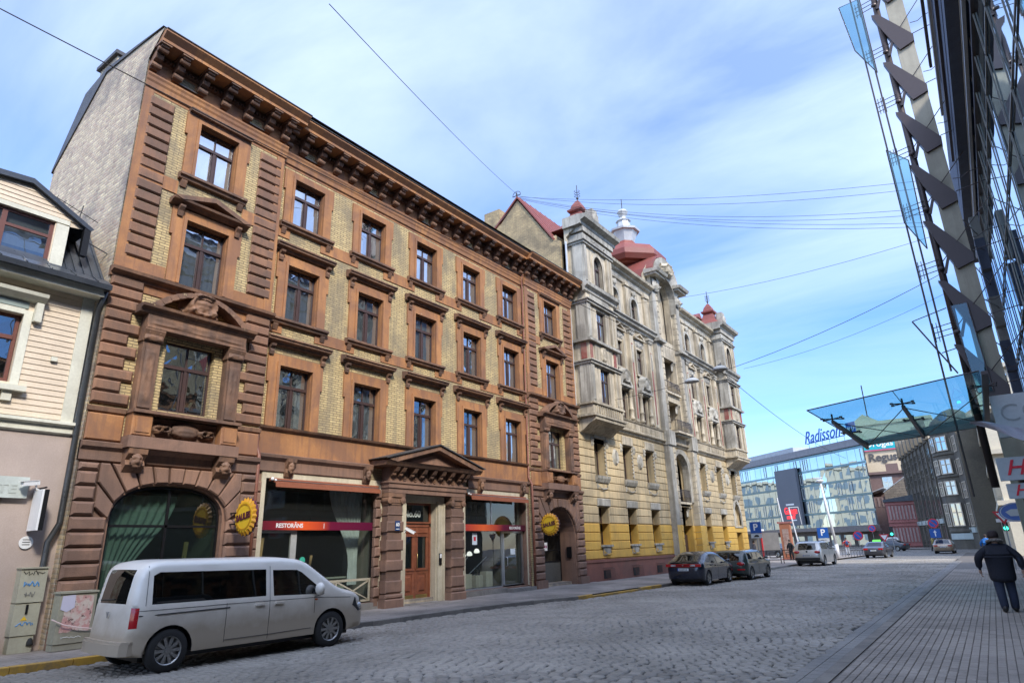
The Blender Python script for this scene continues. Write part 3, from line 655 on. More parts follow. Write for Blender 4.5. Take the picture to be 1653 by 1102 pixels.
# ---- risalits
def risalit(yc, gate):
    y0, y1 = yc-2.24, yc+2.24
    arc = arch(yc-1.40, yc+1.40, 0.14 if gate else 0.62, 2.30 if gate else 2.72, 3.62, 18, 2.1 if gate else 2.5)
    hol = [arc, rect(yc-0.66, yc+0.66, 5.47, 7.30), rect(yc-0.62, yc+0.62, 8.93, 10.82), rect(yc-0.60, yc+0.60, 12.2, 13.98)]
    m = M(); wall(m, rect(y0, y1, 4.2, 15.2), hol[1:], XR, 0.3); m.box(XW-0.02, XR-0.001, y0, y0+0.01, 0.1, 15.2); m.box(XW-0.02, XR-0.001, y1-0.01, y1, 0.1, 15.2); partp('brick_wall', m, YBRICK)
    m = M(); wall(m, rect(y0, y1, 0.1, 4.2), [arc], XR, 0.9 if gate else 0.42); partp('ground_floor_wall', m, GFSTONE)
    # ground floor courses: blocks stop at the arch, those above the springing are cut as voussoirs
    zs_, sp_ = (2.30, 2.1) if gate else (2.72, 2.5); zc0 = 1.35 if gate else 1.6
    def hw(z):     # half width of the opening at height z
        return 1.46 if z < zs_ else 1.46*max(0.0, 1-min(1, (z-zs_)/(3.66-zs_))**sp_)**(1/sp_)
    ch = 0.335; z = 0.5
    while z < 3.9:
        zm = z+ch/2; lim = hw(zm) if zm < zs_ else min(1.80, max(hw(zm)+0.05, (zm-zc0)/0.80))
        for (a, b) in ((y0, yc-lim), (yc+lim, y1)): stone(XR-0.02, XR+0.13, a+0.01, b-0.01, z+0.014, min(z+ch, 4.05)-0.014, GFSTONE, 0.055)
        z += ch
    n = 11; t0_, t1_ = math.atan2(0.80, 1), PI-math.atan2(0.80, 1)
    for i in range(n):
        a0, a1 = t0_+(t1_-t0_)*i/n, t0_+(t1_-t0_)*(i+1)/n; ring = []
        def at(aa, outer):
            d = (math.cos(aa), math.sin(aa)); t = 0.3
            while (zc0+d[1]*t < 3.66) and abs(d[0]*t) < hw(zc0+d[1]*t): t += 0.01
            t = max(t, 0.5)
            if outer: t = max(t+0.2, min((4.04-zc0)/d[1], 1.78/max(0.01, abs(d[0]))))
            return (yc+d[0]*t, zc0+d[1]*t)
        pts = [at(a0+0.008, 0), at(a1-0.008, 0), at(a1-0.008, 1)]
        if abs(math.cos(a0)) > abs(math.cos(a1)) and at(a0, 1)[1] < 4.0 < at(a1, 1)[1]: pts.append((yc+1.78, 4.04))
        if abs(math.cos(a0)) < abs(math.cos(a1)) and at(a1, 1)[1] < 4.0 < at(a0, 1)[1]: pts.append((yc-1.78, 4.04))
        pts.append(at(a0+0.008, 1))
        m = M(); m.frustum_yz(pts, XR-0.02, XR+(0.16 if i == 5 else 0.13), 0.035); partp('voussoir', m, GFSTONE)
    partp('base_course', M().box(XR-0.02, XR+0.20, y0-0.02, yc-1.44, 0.1, 0.5), GFSTONE); partp('base_course', M().box(XR-0.02, XR+0.20, yc+1.44, y1+0.02, 0.1, 0.5), GFSTONE)
    # corbels, balcony pedestals and parapet
    m = M(); cornice(m, XR, 0, [(0, 4.06), (0.08, 4.10), (0.08, 4.32), (0.17, 4.40), (0.19, 4.50), (0.04, 4.54)], y0-0.03, y1+0.03)
    m.box(XR+0.0, XR+0.42, yc-1.42, yc+1.42, 4.42, 4.70); partp('ground_floor_cornice', m, GFSTONE)
    for s_ in (-1, 1):
        y = yc+s_*1.13
        m = M(); m.xz([(XR, 3.86), (XR+0.14, 3.86), (XR+0.30, 4.02), (XR+0.24, 4.14), (XR+0.38, 4.28), (XR+0.40, 4.41), (XR, 4.41)], y-0.22, y+0.22); cb = partp('corbel', m, UMBER)
        rm = relief('mask', 0.40, 0.42, 0.16, 'head', UMBER, 3, 16, 16); obj('mask', rm, None, cb, loc=Vector((XR+0.27, y, 4.12))-wloc(cb), fix=False)
        m = M(); m.pillow(XR, XR+0.38, y-0.24, y+0.24, 4.71, 5.26, 0.03); m.box(XR+0.38, XR+0.40, y-0.17, y+0.17, 4.80, 5.16); partp('pedestal', m, ORANGE)
        # pilaster beside the window
        m = M(); m.box(XR, XR+0.24, y-0.21, y+0.21, 5.30, 7.10); m.box(XR+0.24, XR+0.275, y-0.15, y+0.15, 5.42, 7.0); pl = partp('pilaster', m, UMBER)
        rm = relief('carving', 0.26, 1.4, 0.05, 'foliage', UMBER, 8, 8, 40); obj('carving', rm, None, pl, loc=Vector((XR+0.275, y, 6.2))-wloc(pl), fix=False)
        m = M(); m.xz([(XR, 7.10), (XR+0.26, 7.10), (XR+0.28, 7.2), (XR+0.36, 7.38), (XR+0.36, 7.42), (XR, 7.42)], y-0.25, y+0.25); cp = partp('capital', m, UMBER)
        rm = relief('acanthus', 0.46, 0.28, 0.09, 'foliage', UMBER, 5, 14, 10); obj('acanthus', rm, None, cp, loc=Vector((XR+0.30, y, 7.26))-wloc(cp), fix=False)
        # scrolled panel halves are one carving below
    m = M(); m.box(XR, XR+0.12, yc-0.88, yc+0.88, 4.71, 5.22); partp('balustrade_panel', m, UMBER)
    rm = relief('scroll_carving', 1.66, 0.58, 0.22, 'scroll', UMBER, 11, 44, 18); obj('scroll_carving', rm, None, bh, loc=Vector((XR+0.13, yc, 4.98))-wloc(bh), fix=False)
    m = M(); m.box(XR, XR+0.46, yc-1.40, yc+1.40, 5.262, 5.34); cornice(m, XR, 0, [(0, 5.20), (0.07, 5.24), (0.09, 5.34), (0, 5.37)], y0-0.02, yc-1.41); cornice(m, XR, 0, [(0, 5.20), (0.07, 5.24), (0.09, 5.34), (0, 5.37)], yc+1.41, y1+0.02); partp('sill_ledge', m, UMBER)
    for (a, b) in ((y0, yc-1.40), (yc+1.40, y1)):
        m = M(); m.pillow(XR, XR+0.07, a+0.02, b-0.02, 4.56, 5.19, 0.03); partp('plaster_panel', m, ORANGE)
    # entablature + segmental pediment with trophy
    m = M(); m.box(XR, XR+0.34, yc-1.36, yc+1.36, 7.425, 7.80); m.box(XR+0.34, XR+0.37, yc-1.36, yc+1.36, 7.43, 7.50); partp('entablature', m, UMBER)
    rm = relief('frieze_carving', 2.6, 0.22, 0.05, 'foliage', UMBER, 21, 60, 8); obj('frieze_carving', rm, None, bh, loc=Vector((XR+0.34, yc, 7.63))-wloc(bh), fix=False)
    m = M(); m.xz([(XR, 7.80), (XR+0.36, 7.80), (XR+0.40, 7.88), (XR+0.50, 7.93), (XR+0.52, 8.00), (XR, 8.03)], yc-1.58, yc+1.58); pe = partp('pediment', m, UMBER)
    n = 14; prev = None; m = M()
    for i in range(n):
        t0, t1 = -1+2*i/n, -1+2*(i+1)/n
        zz = lambda t: 8.03+0.62*(1-abs(t)**2.2)
        m.prism([(XR+0.02, yc+t0*1.36, zz(t0)), (XR+0.02, yc+t1*1.36, zz(t1)), (XR+0.02, yc+t1*1.36*0.9, zz(t1)-0.13), (XR+0.02, yc+t0*1.36*0.9, zz(t0)-0.11)], (0.42, 0, 0))
    partp('pediment_arch', m, UMBER)
    rm = relief('trophy', 1.3, 0.80, 0.46, 'shield', UMBER, 31, 34, 24); obj('trophy', rm, None, bh, loc=Vector((XR+0.12, yc, 8.36))-wloc(bh), fix=False)
    # rusticated flanks of the first row
    z = 5.42; i = 0
    while z < 8.4:
        lng = i % 2 == 0
        wd = 0.86 if lng else 0.62
        if z > 7.9: wd = 0.80
        for (a, b) in ((y0, y0+wd), (y1-wd, y1)): stone(XR-0.02, XR+0.10, a+0.008, b-0.008, z+0.01, z+0.285, BROWN, 0.045)
        z += 0.297; i += 1
    m = M(); m.box(XR-0.01, XR+0.03, y0, y1, 8.40, 8.62); partp('plaster_band', m, ORANGE)
    m = M(); cornice(m, XR, 0, [(0, 8.60), (0.08, 8.63), (0.10, 8.70), (0.24, 8.76), (0.26, 8.84), (0, 8.88)], y0-0.05, y1+0.05); partp('string_course', m, UMBER)
    # quoins of the two upper rows
    partp('corner_strip', M().box(XR-0.01, XR+0.035, y0, y0+0.26, 8.88, 14.3), ORANGE); partp('corner_strip', M().box(XR-0.01, XR+0.035, y1-0.26, y1, 8.88, 14.3), ORANGE)
    z = 9.28
    while z < 14.0:
        for (a, b) in ((y0+0.20, y0+0.86), (y1-0.86, y1-0.10)): stone(XR-0.01, XR+0.065, a, b, z+0.02, z+0.30, BROWN, 0.035)
        z += 0.325
    for (za, zb) in ((8.88, 9.26), (11.50, 11.90)):
        for (a, b) in ((y0+0.262, yc-0.98), (yc+0.98, y1-0.262)): partp('plaster_band', M().box(XR-0.01, XR+0.028, a, b, za, zb), ORANGE)
    wa = window_proto(1.32, 1.83, seed=50+gate, curtain=0 if not gate else 1, tr=0.66); placew(wa, yc, 5.47, XR)
    wb = window_proto(1.24, 1.89, seed=52+gate, curtain=3, tr=0.68); surround(wb, 1.89, 0.62, top=0.30)
    pd = M(); z = 1.89+0.34
    pd.xz([(-0.01, z), (0.12, z), (0.2, z+0.07), (0.30, z+0.09), (0.32, z+0.15), (-0.01, z+0.17)], -1.14, 1.14)
    for s_ in (-1, 1):
        pd.prism([(0.0, s_*1.14, z+0.16), (0.0, 0, z+0.52), (0.0, 0, z+0.38), (0.0, s_*0.92, z+0.10)], (0.33, 0, 0))
    sub(wb, 'pediment', pd, UMBER)
    tm = M(); tm.add([(0.08, -0.95, z+0.13), (0.08, 0.95, z+0.13), (0.08, 0, z+0.42)], [(0, 1, 2)]); sub(wb, 'tympanum', tm, BROWN)
    for s_ in (-1, 1):
        c_ = M(); c_.xz([(0.06, z-0.3), (0.12, z-0.3), (0.16, z-0.16), (0.24, z-0.06), (0.24, z-0.004), (0.06, z-0.004)], s_*0.85-0.07, s_*0.85+0.07); sub(wb, 'console', c_, UMBER)
    placew(wb, yc, 8.93, XR)
    wc = window_proto(1.20, 1.78, seed=54+gate, curtain=2, tr=0.68); surround(wc, 1.78, 0.60, top=0.22); hood(wc, 1.78+0.16, 0.98, proj=0.22, th=0.16, consoles=False); sill(wc, 1.02); placew(wc, yc, 12.2, XR)
    PROTOS.extend([wa, wb, wc])
    return arc
arcL = risalit(8.37, 0)
arcR = risalit(26.70, 1)

# ---- attic frieze, brackets and cornice
def attic(x, y0, y1, k, endl, endr):
    wins = []
    n = int(round((y1-y0)/k)); st = (y1-y0)/n
    for i in range(n):
        if (i % 4 == 1 if n > 8 else i in (1, 4)): wins.append(rect(y0+st*(i+0.5)-0.21, y0+st*(i+0.5)+0.21, 14.93, 15.17))
    m = M(); wall(m, rect(y0, y1, 14.25, 15.62), wins, x+0.012, 0.2); m.box(x-0.35, x-0.25, y0, y1, 14.8, 15.2); partp('attic_frieze', m, ORANGE)
    for q in wins:
        s_ = M(); s_.box(x-0.1, x+0.09, q[0][0]-0.07, q[1][0]+0.07, 14.875, 14.912); obj('vent_sill', s_, TIN, bh)
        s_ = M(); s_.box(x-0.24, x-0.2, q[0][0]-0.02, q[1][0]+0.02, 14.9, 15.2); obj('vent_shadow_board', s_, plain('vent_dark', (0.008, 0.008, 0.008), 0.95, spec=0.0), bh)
    m = M(); cornice(m, x+0.012, 0, [(0, 14.32), (0.05, 14.36), (0.06, 14.50), (0.09, 14.56), (0.10, 14.64), (0.13, 14.70), (0.13, 14.75), (0.02, 14.78)], y0-endl*0.1, y1+endr*0.1); partp('architrave', m, ORANGE)
    m = M(); cornice(m, x+0.012, 0, [(0, 15.24), (0.08, 15.27), (0.08, 15.36), (0.12, 15.40), (0.0, 15.43)], y0, y1); partp('dentil_bed', m, UMBER)
    m = M(); yy = y0+0.05
    while yy < y1-0.05: m.box(x+0.09, x+0.155, yy, yy+0.055, 15.28, 15.36); yy += 0.11
    d = partp('dentils', m, UMBER); d['kind'] = 'stuff'
    for i in range(n+1):
        y = y0+st*i; y = min(max(y, y0+0.13), y1-0.13)
        key = 'bracket'
        if key not in S_PANEL:
            b = M(); b.xz([(0, -0.56), (0.10, -0.56), (0.17, -0.46), (0.15, -0.36), (0.30, -0.30), (0.36, -0.20), (0.32, -0.12), (0.58, -0.06), (0.60, 0), (0, 0)], -0.10, 0.10)
            b.lathe([(0.01, -0.14), (0.085, -0.13), (0.085, 0.13), (0.01, 0.14)], (0.14, 0, -0.45), 10, 'y'); b.lathe([(0.01, -0.14), (0.07, -0.13), (0.07, 0.13), (0.01, 0.14)], (0.46, 0, -0.10), 10, 'y')
            b.box(0, 0.64, -0.15, 0.15, -0.004, 0.05)
            S_PANEL[key] = b.fixn(b.mesh('bracket', UMBER))
        obj('bracket', S_PANEL[key], None, bh, loc=Vector((x+0.02, y, 15.44))-wloc(bh))
    m = M(); m.xz([(x-0.1, 15.49), (x+0.68, 15.49), (x+0.68, 15.58), (x+0.76, 15.66), (x+0.84, 15.74), (x+0.84, 15.80), (x-0.1, 15.86)], y0-endl*0.55, y1+endr*0.55); partp('cornice', m, ORANGE)
    m = M(); m.xz([(x-0.1, 15.862), (x+0.85, 15.802), (x+0.87, 15.805), (x+0.87, 15.83), (x-0.1, 15.92)], y0-endl*0.6, y1+endr*0.6); partp('eaves_flashing', m, TIN)
attic(XW, 10.62, 24.44, 0.72, 0, 0); attic(XR, 6.13, 10.60, 0.78, 0, 0.6); attic(XR, 24.46, 28.94, 0.78, 0.6, 0.2)
# gable end towards the viewer, roof and chimney
gp = [(-16.45, 0.1), (-16.45, 15.2), (-15.75, 15.86), (-17.2, 16.02), (-19.3, 16.30), (-20.6, 16.02), (-22.2, 13.9), (-22.3, 0.1)]
m = M(); m.add([(p[0], 6.10, p[1]) for p in gp], [tuple(range(len(gp)))]); m.add([(p[0], 6.128, p[1]) for p in gp], [tuple(range(len(gp)))]); partp('gable_wall', m, GABLEBRICK)
m = M(); rp = [(-15.76, 15.90), (-17.2, 16.10), (-19.3, 16.36), (-20.7, 16.08), (-22.3, 13.9), (-22.3, 13.8), (-19.3, 16.2)]
m.prism([(p[0], 6.06, p[1]) for p in rp], (0, 23.3, 0)); partp('roof', m, TIN)
m = M(); m.box(-22.3, -16.80, 6.14, 29.2, 0.1, 0.3); m.box(-22.4, -22.3, 6.14, 29.2, 0.1, 14); m.box(-22.3, -16.8, 29.0, 29.1, 0.1, 15.5); partp('rear_wall', m, GABLEBRICK)
m = M(); m.box(-20.7, -19.5, 6.35, 7.6, 15.2, 17.15); ch_ = partp('chimney', m, GABLEBRICK)
m = M(); m.box(-20.8, -19.4, 6.25, 7.7, 17.15, 17.28); obj('chimney_cap', m, TIN, ch_)
# downpipes
for y, x in ((10.64, XW+0.1), (24.45, XW+0.1)):
    m = M(); m.tube([(x+0.05, y, 14.9), (x, y, 14.6), (x, y, 4.9), (x+0.16, y, 4.6), (x+0.16, y, 0.3)], 0.055, 10); pp = partp('downpipe', m, PIPEM, smooth=True)
    for z in (14.2, 11.6, 8.9, 6.4, 3.6, 1.6):
        c_ = M(); xx = x if z > 4.8 else x+0.16; c_.lathe([(0.066, -0.03), (0.066, 0.03)], (xx, y, z), 10); obj('collar', c_, PIPEM, pp)
# ------------------------------------------------------------------ ground floor of the brown house
BANNER = plain('maroon_banner', (0.10, 0.012, 0.03), 0.4)
def bannermat():
    t = NT('restaurant_banner'); p = t.pos(); s = t.n('SeparateXYZ'); t.l(p, s.inputs[0]); a = t.n('ValToRGB'); t.l(t.ramp(s.outputs[1], 11.05, 15.5), a.inputs[0])
    e = a.color_ramp.elements; e[0].position = 0; e[0].color = (0.10, 0.01, 0.02, 1); e[1].position = 1; e[1].color = (0.09, 0.005, 0.03, 1)
    for q, c in ((0.14, (0.20, 0.012, 0.02, 1)), (0.33, (0.75, 0.10, 0.02, 1)), (0.50, (0.45, 0.05, 0.02, 1)), (0.56, (0.14, 0.006, 0.03, 1))): x = e.new(q); x.color = c
    b = t.n('BsdfPrincipled'); t.l(a.outputs[0], b.inputs['Base Color']); b.inputs['Roughness'].default_value = 0.4; t.l(b.outputs[0], t.o.inputs[0]); return t.m
def bannermat2():
    t = NT('restaurant_banner_two'); p = t.pos(); s = t.n('SeparateXYZ'); t.l(p, s.inputs[0]); a = t.n('ValToRGB'); t.l(t.ramp(s.outputs[1], 20.0, 24.26), a.inputs[0])
    e = a.color_ramp.elements; e[0].position = 0; e[0].color = (0.35, 0.02, 0.02, 1); e[1].position = 1; e[1].color = (0.05, 0.005, 0.015, 1)
    for q, c in ((0.3, (0.75, 0.12, 0.02, 1)), (0.5, (0.45, 0.05, 0.02, 1)), (0.62, (0.12, 0.006, 0.03, 1))): x = e.new(q); x.color = c
    b = t.n('BsdfPrincipled'); t.l(a.outputs[0], b.inputs['Base Color']); b.inputs['Roughness'].default_value = 0.4; t.l(b.outputs[0], t.o.inputs[0]); return t.m
WHITET = plain('white_lettering', (0.8, 0.8, 0.78), 0.5)
AWN = surf('terracotta_awning', (0.27, 0.085, 0.04), (0.22, 0.07, 0.035), scale=2, rough=0.9, bump=0.15)
ROTX = (PI/2, 0, PI/2)    # text standing on a wall that faces +X, reading along +Y
def shopbox(y0, y1, z0, z1, x=XW-0.36, depth=3.2):
    m = M(); m.add([(x, y0, z0), (x, y1, z0), (x, y1, z1), (x, y0, z1), (x-depth, y0, z0), (x-depth, y1, z0), (x-depth, y1, z1), (x-depth, y0, z1)], [(4, 5, 6, 7), (0, 1, 5, 4), (2, 3, 7, 6), (1, 2, 6, 5), (0, 3, 7, 4)])
    return obj('shop_interior', m, plain('shop_dark', (0.20, 0.185, 0.15), 0.9), bh, fix=False)
def cream_frame(y0, y1, z0, z1, wd=0.14, mat=CREAMP):
    for (a, b, c, d) in ((y0-wd, y0, z0, z1+0.18), (y1, y1+wd, z0, z1+0.18), (y0, y1, z1, z1+0.18)):
        m = M(); m.box(XW, XW+0.05, a, b, c, d); partp('cream_trim', m, mat)
gx = XW-0.20
def pane_at(y0, y1, z0, z1, x=gx, mat=SHOPGLASS, parent=None, name='shop_pane', tilt=0.0):
    m = M(); m.add([(x, y0, z0), (x+tilt, y1, z0), (x+tilt, y1, z1), (x, y0, z1)], [(0, 1, 2, 3)]); return obj(name, m, mat, parent or bh, fix=False)
def bar(m, y0, y1, z0, z1, x0=gx-0.04, x1=gx+0.03): m.box(x0, x1, y0, y1, z0, z1)
# shop one (restaurant with terrace door)
cream_frame(11.08, 15.46, 0.36, 4.02); shopbox(11.08, 15.46, 0.3, 4.02)
pane_at(11.1, 15.44, 2.78, 3.98, tilt=0.01); pane_at(12.42, 15.44, 0.42, 2.6, tilt=-0.01)
m = M(); bar(m, 11.1, 11.22, 0.3, 2.6); bar(m, 12.22, 12.42, 0.3, 2.6); bar(m, 11.22, 12.22, 2.5, 2.6); bar(m, 11.22, 12.22, 0.3, 0.45); dr = partp('terrace_door', m, surf('grey_white_door_paint', (0.46, 0.46, 0.43), scale=2, rough=0.5, bump=0.1))
pane_at(11.22, 12.22, 0.45, 2.5, parent=dr, name='door_glass')
m = M(); bar(m, 12.42, 15.44, 0.36, 0.42); bar(m, 15.39, 15.46, 0.42, 2.6); partp('shop_frame', m, BLACKM)
m = M(); m.box(gx+0.03, gx+0.16, 11.06, 15.48, 2.58, 2.83); bn = partp('fascia_banner', m, bannermat())
text('RESTORĀNS', 0.17, WHITET, bn, Vector((gx+0.163, 12.05, 2.70))-wloc(bn), ROTX, ext=0.002, bold=0.004)
m = M(); m.box(gx+0.161, gx+0.164, 13.28, 13.30, 2.63, 2.78); obj('banner_seam', m, WHITET, bn)
def awning(y0, y1, z):
    m = M(); m.tube([(XW+0.06, y0, z), (XW+0.06, y1, z)], 0.05, 10); a = partp('awning', m, AWN)
    f = M(); f.xz([(XW+0.02, z-0.02), (XW+0.24, z-0.08), (XW+0.26, z-0.22), (XW+0.24, z-0.22), (XW+0.22, z-0.1), (XW+0.02, z-0.05)], y0+0.08, y1-0.05); obj('awning_cloth', f, AWN, a)
    b = M(); b.tube([(XW+0.15, y0+0.05, z-0.02), (XW+0.26, y1-0.05, z-0.05)], 0.012, 6); obj('awning_bar', b, ALU, a)
    c_ = M(); c_.ball((XW+0.13, y0+0.03, z+0.01), 0.05); c_.ball((XW+0.16, y0+0.12, z-0.02), 0.035); obj('awning_motor', c_, WHITEP, a)
awning(11.2, 15.36, 3.98); awning(20.1, 24.2, 3.98)
# curtains, tables and stands seen through the glass
def drape(y0, y1, ytie, z0, z1, ztie, x, mat=CURTAIN, seed=0):
    m = M(); n = 30; rows_ = 10; ids = []
    for j in range(rows_+1):
        z = z1+(z0-z1)*j/rows_; t = min(1, max(0, (z1-z)/(z1-ztie))); t2 = 0.5-0.5*math.cos(PI*t)
        wv = 1-0.72*t2 if z > ztie else 0.28
        for i in range(n+1):
            s_ = i/n; y = (y0+(y1-y0)*s_)*(1-t2)+(ytie+(y1-y0)*(s_-0.5)*0.25)*t2 if z > ztie else ytie+(y1-y0)*(s_-0.5)*0.27
            m.v.append((x+0.05*math.sin(i*1.7+seed), y, z))
    for j in range(rows_):
        for i in range(n): m.f.append((j*(n+1)+i, j*(n+1)+i+1, (j+1)*(n+1)+i+1, (j+1)*(n+1)+i)); m.mi.append(0)
    return obj('drape', m, mat, bh, smooth=True, fix=False)
GREYC = surf('grey_drape', (0.55, 0.58, 0.56), (0.42, 0.45, 0.43), scale=3, rough=0.9, bump=0.1)
drape(13.9, 15.3, 15.0, 0.9, 3.95, 1.5, gx-0.45, GREYC); drape(7.0, 8.7, 7.3, 0.8, 3.4, 1.0, XR-0.40, GREYC, 2)
PINE = surf('pale_pine', (0.55, 0.36, 0.17), (0.45, 0.28, 0.13), scale=4, bump=0.05)
m = M(); m.box(gx-0.9, gx-0.82, 12.6, 15.2, 0.42, 1.12); m.box(gx-0.95, gx-0.6, 12.55, 15.25, 1.12, 1.16); partp('bench_back', m, surf('sage_bench', (0.38, 0.40, 0.33), scale=2))
for (a, b, z0, z1) in ((13.0, 13.06, 1.2, 1.9), (13.28, 13.33, 1.2, 1.7), (13.42, 13.47, 1.2, 1.75), (13.8, 13.87, 1.2, 1.85), (11.5, 11.58, 1.2, 2.2), (11.95, 12.05, 1.1, 2.4)):
    m = M(); m.prism([(gx-1.2, a, z0), (gx-1.2, b, z0), (gx-1.2, b+0.08, z1), (gx-1.2, a+0.08, z1)], (0.04, 0, 0)); partp('easel_leg', m, PINE)
# lattice rail outside the panes
LAT = surf('cream_lattice', (0.50, 0.44, 0.32), scale=3, rough=0.6)
m = M(); xx = XW-0.10
for (a, b, c, d) in ((12.5, 15.3, 1.03, 1.10), (12.5, 15.3, 0.40, 0.46), (12.5, 12.56, 0.46, 1.03), (13.88, 13.94, 0.46, 1.03), (15.24, 15.3, 0.46, 1.03)): m.box(xx-0.02, xx+0.03, a, b, c, d)
for (a, b) in ((12.56, 13.88), (13.94, 15.24)):
    m.prism([(xx, a, 0.46), (xx, a+0.06, 0.46), (xx, b, 1.0), (xx, b-0.06, 1.03)], (0.02, 0, 0)); m.prism([(xx+0.021, b, 0.46), (xx+0.021, b-0.06, 0.46), (xx+0.021, a, 1.0), (xx+0.021, a+0.06, 1.03)], (0.02, 0, 0))
partp('lattice_rail', m, LAT)
PAPER = plain('pale_paper', (0.62, 0.70, 0.76), 0.6)
for (a, b, z0, z1) in ((11.25, 11.52, 1.02, 1.30), (11.56, 11.86, 1.0, 1.38), (11.9, 12.18, 1.0, 1.36)):
    m = M(); m.box(gx+0.012, gx+0.02, a, b, z0, z1); n_ = obj('notice', m, PAPER, dr)
    l = M()
    for k in range(5): l.box(gx+0.0205, gx+0.022, a+0.05, b-0.05-0.03*(k % 2), z1-0.08-k*0.05, z1-0.07-k*0.05)
    obj('print_lines', l, plain('print_grey', (0.3, 0.35, 0.4), 0.7), n_)
for (y, z, c_, nm) in ((12.68, 1.72, (0.05, 0.42, 0.28), 'green_sticker'), ):
    m = M(); m.lathe([(0.10, 0), (0.10, 0.01)], (gx+0.008, y, z), 16, 'x'); partp(nm, m, plain(nm, c_, 0.5))
m = M(); m.box(gx+0.008, gx+0.018, 12.56, 12.80, 1.40, 1.58); partp('blue_sticker', m, plain('sky_sticker', (0.06, 0.42, 0.75), 0.5))
m = M()
for i in range(4):
    for j in range(6): m.box(gx-0.25, gx-0.235, 12.56+j*0.065, 12.61+j*0.065, 0.98+i*0.10, 1.055+i*0.10)
o = partp('amber_shelf', m, plain('amber', (0.55, 0.26, 0.03), 0.5)); o['kind'] = 'stuff'
# arched window of the left bay
m = M(); x = XR-0.12; a_o = arch(6.99, 9.75, 0.64, 2.72, 3.60, 18, 2.5); a_i = arch(7.04, 9.70, 0.69, 2.72, 3.55, 18, 2.5); n = len(a_o)
m.add([(x, *p) for p in a_o]+[(x, *p) for p in a_i]+[(x-0.05, *p) for p in a_i], [(i, (i+1) % n, (i+1) % n+n, i+n) for i in range(n)]+[(i+n, (i+1) % n+n, (i+1) % n+2*n, i+2*n) for i in range(n)])
for (a, b, c, d) in ((8.34, 8.40, 0.71, 3.5), (7.06, 9.68, 2.62, 2.68)): m.box(x-0.05, x-0.002, a, b, c, d)
aw = partp('arched_shop_window', m, BLACKM)
DARKG = glassmat('green_shop_glass', tint=(0.45, 0.62, 0.55), ior=1.75, wavy=0.08, wscale=0.5, clear=0.75)
m = M(); m.add([(x-0.03, *p) for p in a_i], [tuple(range(n))]); obj('arched_pane', m, DARKG, aw, fix=False)
m = M(); xx = XR-0.45; m.add([(xx, 6.9, 0.5), (xx, 9.85, 0.5), (xx, 9.85, 3.7), (xx, 6.9, 3.7), (xx-2.6, 6.9, 0.5), (xx-2.6, 9.85, 0.5), (xx-2.6, 9.85, 3.7), (xx-2.6, 6.9, 3.7)], [(4, 5, 6, 7), (0, 1, 5, 4), (2, 3, 7, 6), (1, 2, 6, 5), (0, 3, 7, 4)]); obj('shop_interior', m, MATS['shop_dark'], bh, fix=False)
m = M(); m.box(XR-1.3, XR-0.8, 7.1, 9.7, 0.5, 1.25); partp('window_bench', m, surf('dark_bench', (0.12, 0.13, 0.13)))
for (a, z1) in ((9.35, 2.3), (8.2, 1.7), (8.0, 1.6)):
    m = M(); m.prism([(XR-1.1, a, 1.0), (XR-1.1, a+0.1, 1.0), (XR-1.1, a+0.16, z1), (XR-1.1, a+0.05, z1)], (0.04, 0, 0)); partp('easel_leg', m, PINE)
houseplant(9.2, 1.4, XR-0.9, 0.5, 9)
# lion-head corbels over the shop fronts
for y in (11.78, 14.8, 20.9, 23.9):
    m = M(); m.xz([(XW, 4.08), (XW+0.10, 4.08), (XW+0.16, 4.2), (XW+0.14, 4.32), (XW+0.26, 4.5), (XW+0.27, 4.6), (XW, 4.6)], y-0.15, y+0.15); cb = partp('corbel', m, UMBER)
    rm = relief('mask', 0.28, 0.42, 0.13, 'head', UMBER, 3, 14, 14); obj('mask', rm, None, cb, loc=Vector((XW+0.15, y, 4.34))-wloc(cb), fix=False)
# portico
cy = 17.55
m = M(); m.box(XW, XW+0.42, cy-2.02, cy+2.02, 3.80, 3.96); m.box(XW, XW+0.46, cy-2.05, cy+2.05, 3.962, 4.12); m.box(XW, XW+0.50, cy-2.10, cy+2.10, 4.122, 4.18); partp('portico_entablature', m, GFSTONE)
m = M(); m.box(XW, XW+0.40, cy-1.98, cy+1.98, 4.182, 4.66); partp('portico_frieze', m, GFSTONE)
for y in (-1.88, -1.56, -1.0, -0.5, 0.0, 0.5, 1.0, 1.56, 1.88):
    m = M(); m.xz([(XW+0.40, 4.36), (XW+0.48, 4.34), (XW+0.54, 4.44), (XW+0.66, 4.50), (XW+0.74, 4.62), (XW+0.74, 4.66), (XW+0.40, 4.66)], cy+y-0.085, cy+y+0.085); m.ball((XW+0.52, cy+y, 4.42), (0.07, 0.09, 0.08), 8, 6); partp('portico_bracket', m, UMBER)
for y in (-1.28, -0.75, -0.25, 0.25, 0.75, 1.28):
    m = M(); m.lathe([(0.0, 0.05), (0.05, 0.05), (0.09, 0.02), (0.12, 0.03), (0.12, 0)], (XW+0.40, cy+y, 4.34), 10, 'x'); partp('rosette', m, UMBER)
m = M(); m.xz([(XW, 4.662), (XW+0.78, 4.662), (XW+0.84, 4.74), (XW+0.90, 4.80), (XW, 4.84)], cy-2.55, cy+2.55); pd = partp('portico_pediment', m, UMBER)
m = M()
for s_ in (-1, 1): m.prism([(XW, cy+s_*2.55, 4.842), (XW, cy, 5.52), (XW, cy, 5.36), (XW, cy+s_*2.1, 4.78)], (0.90, 0, 0))
obj('raking_cornice', m, UMBER, pd)
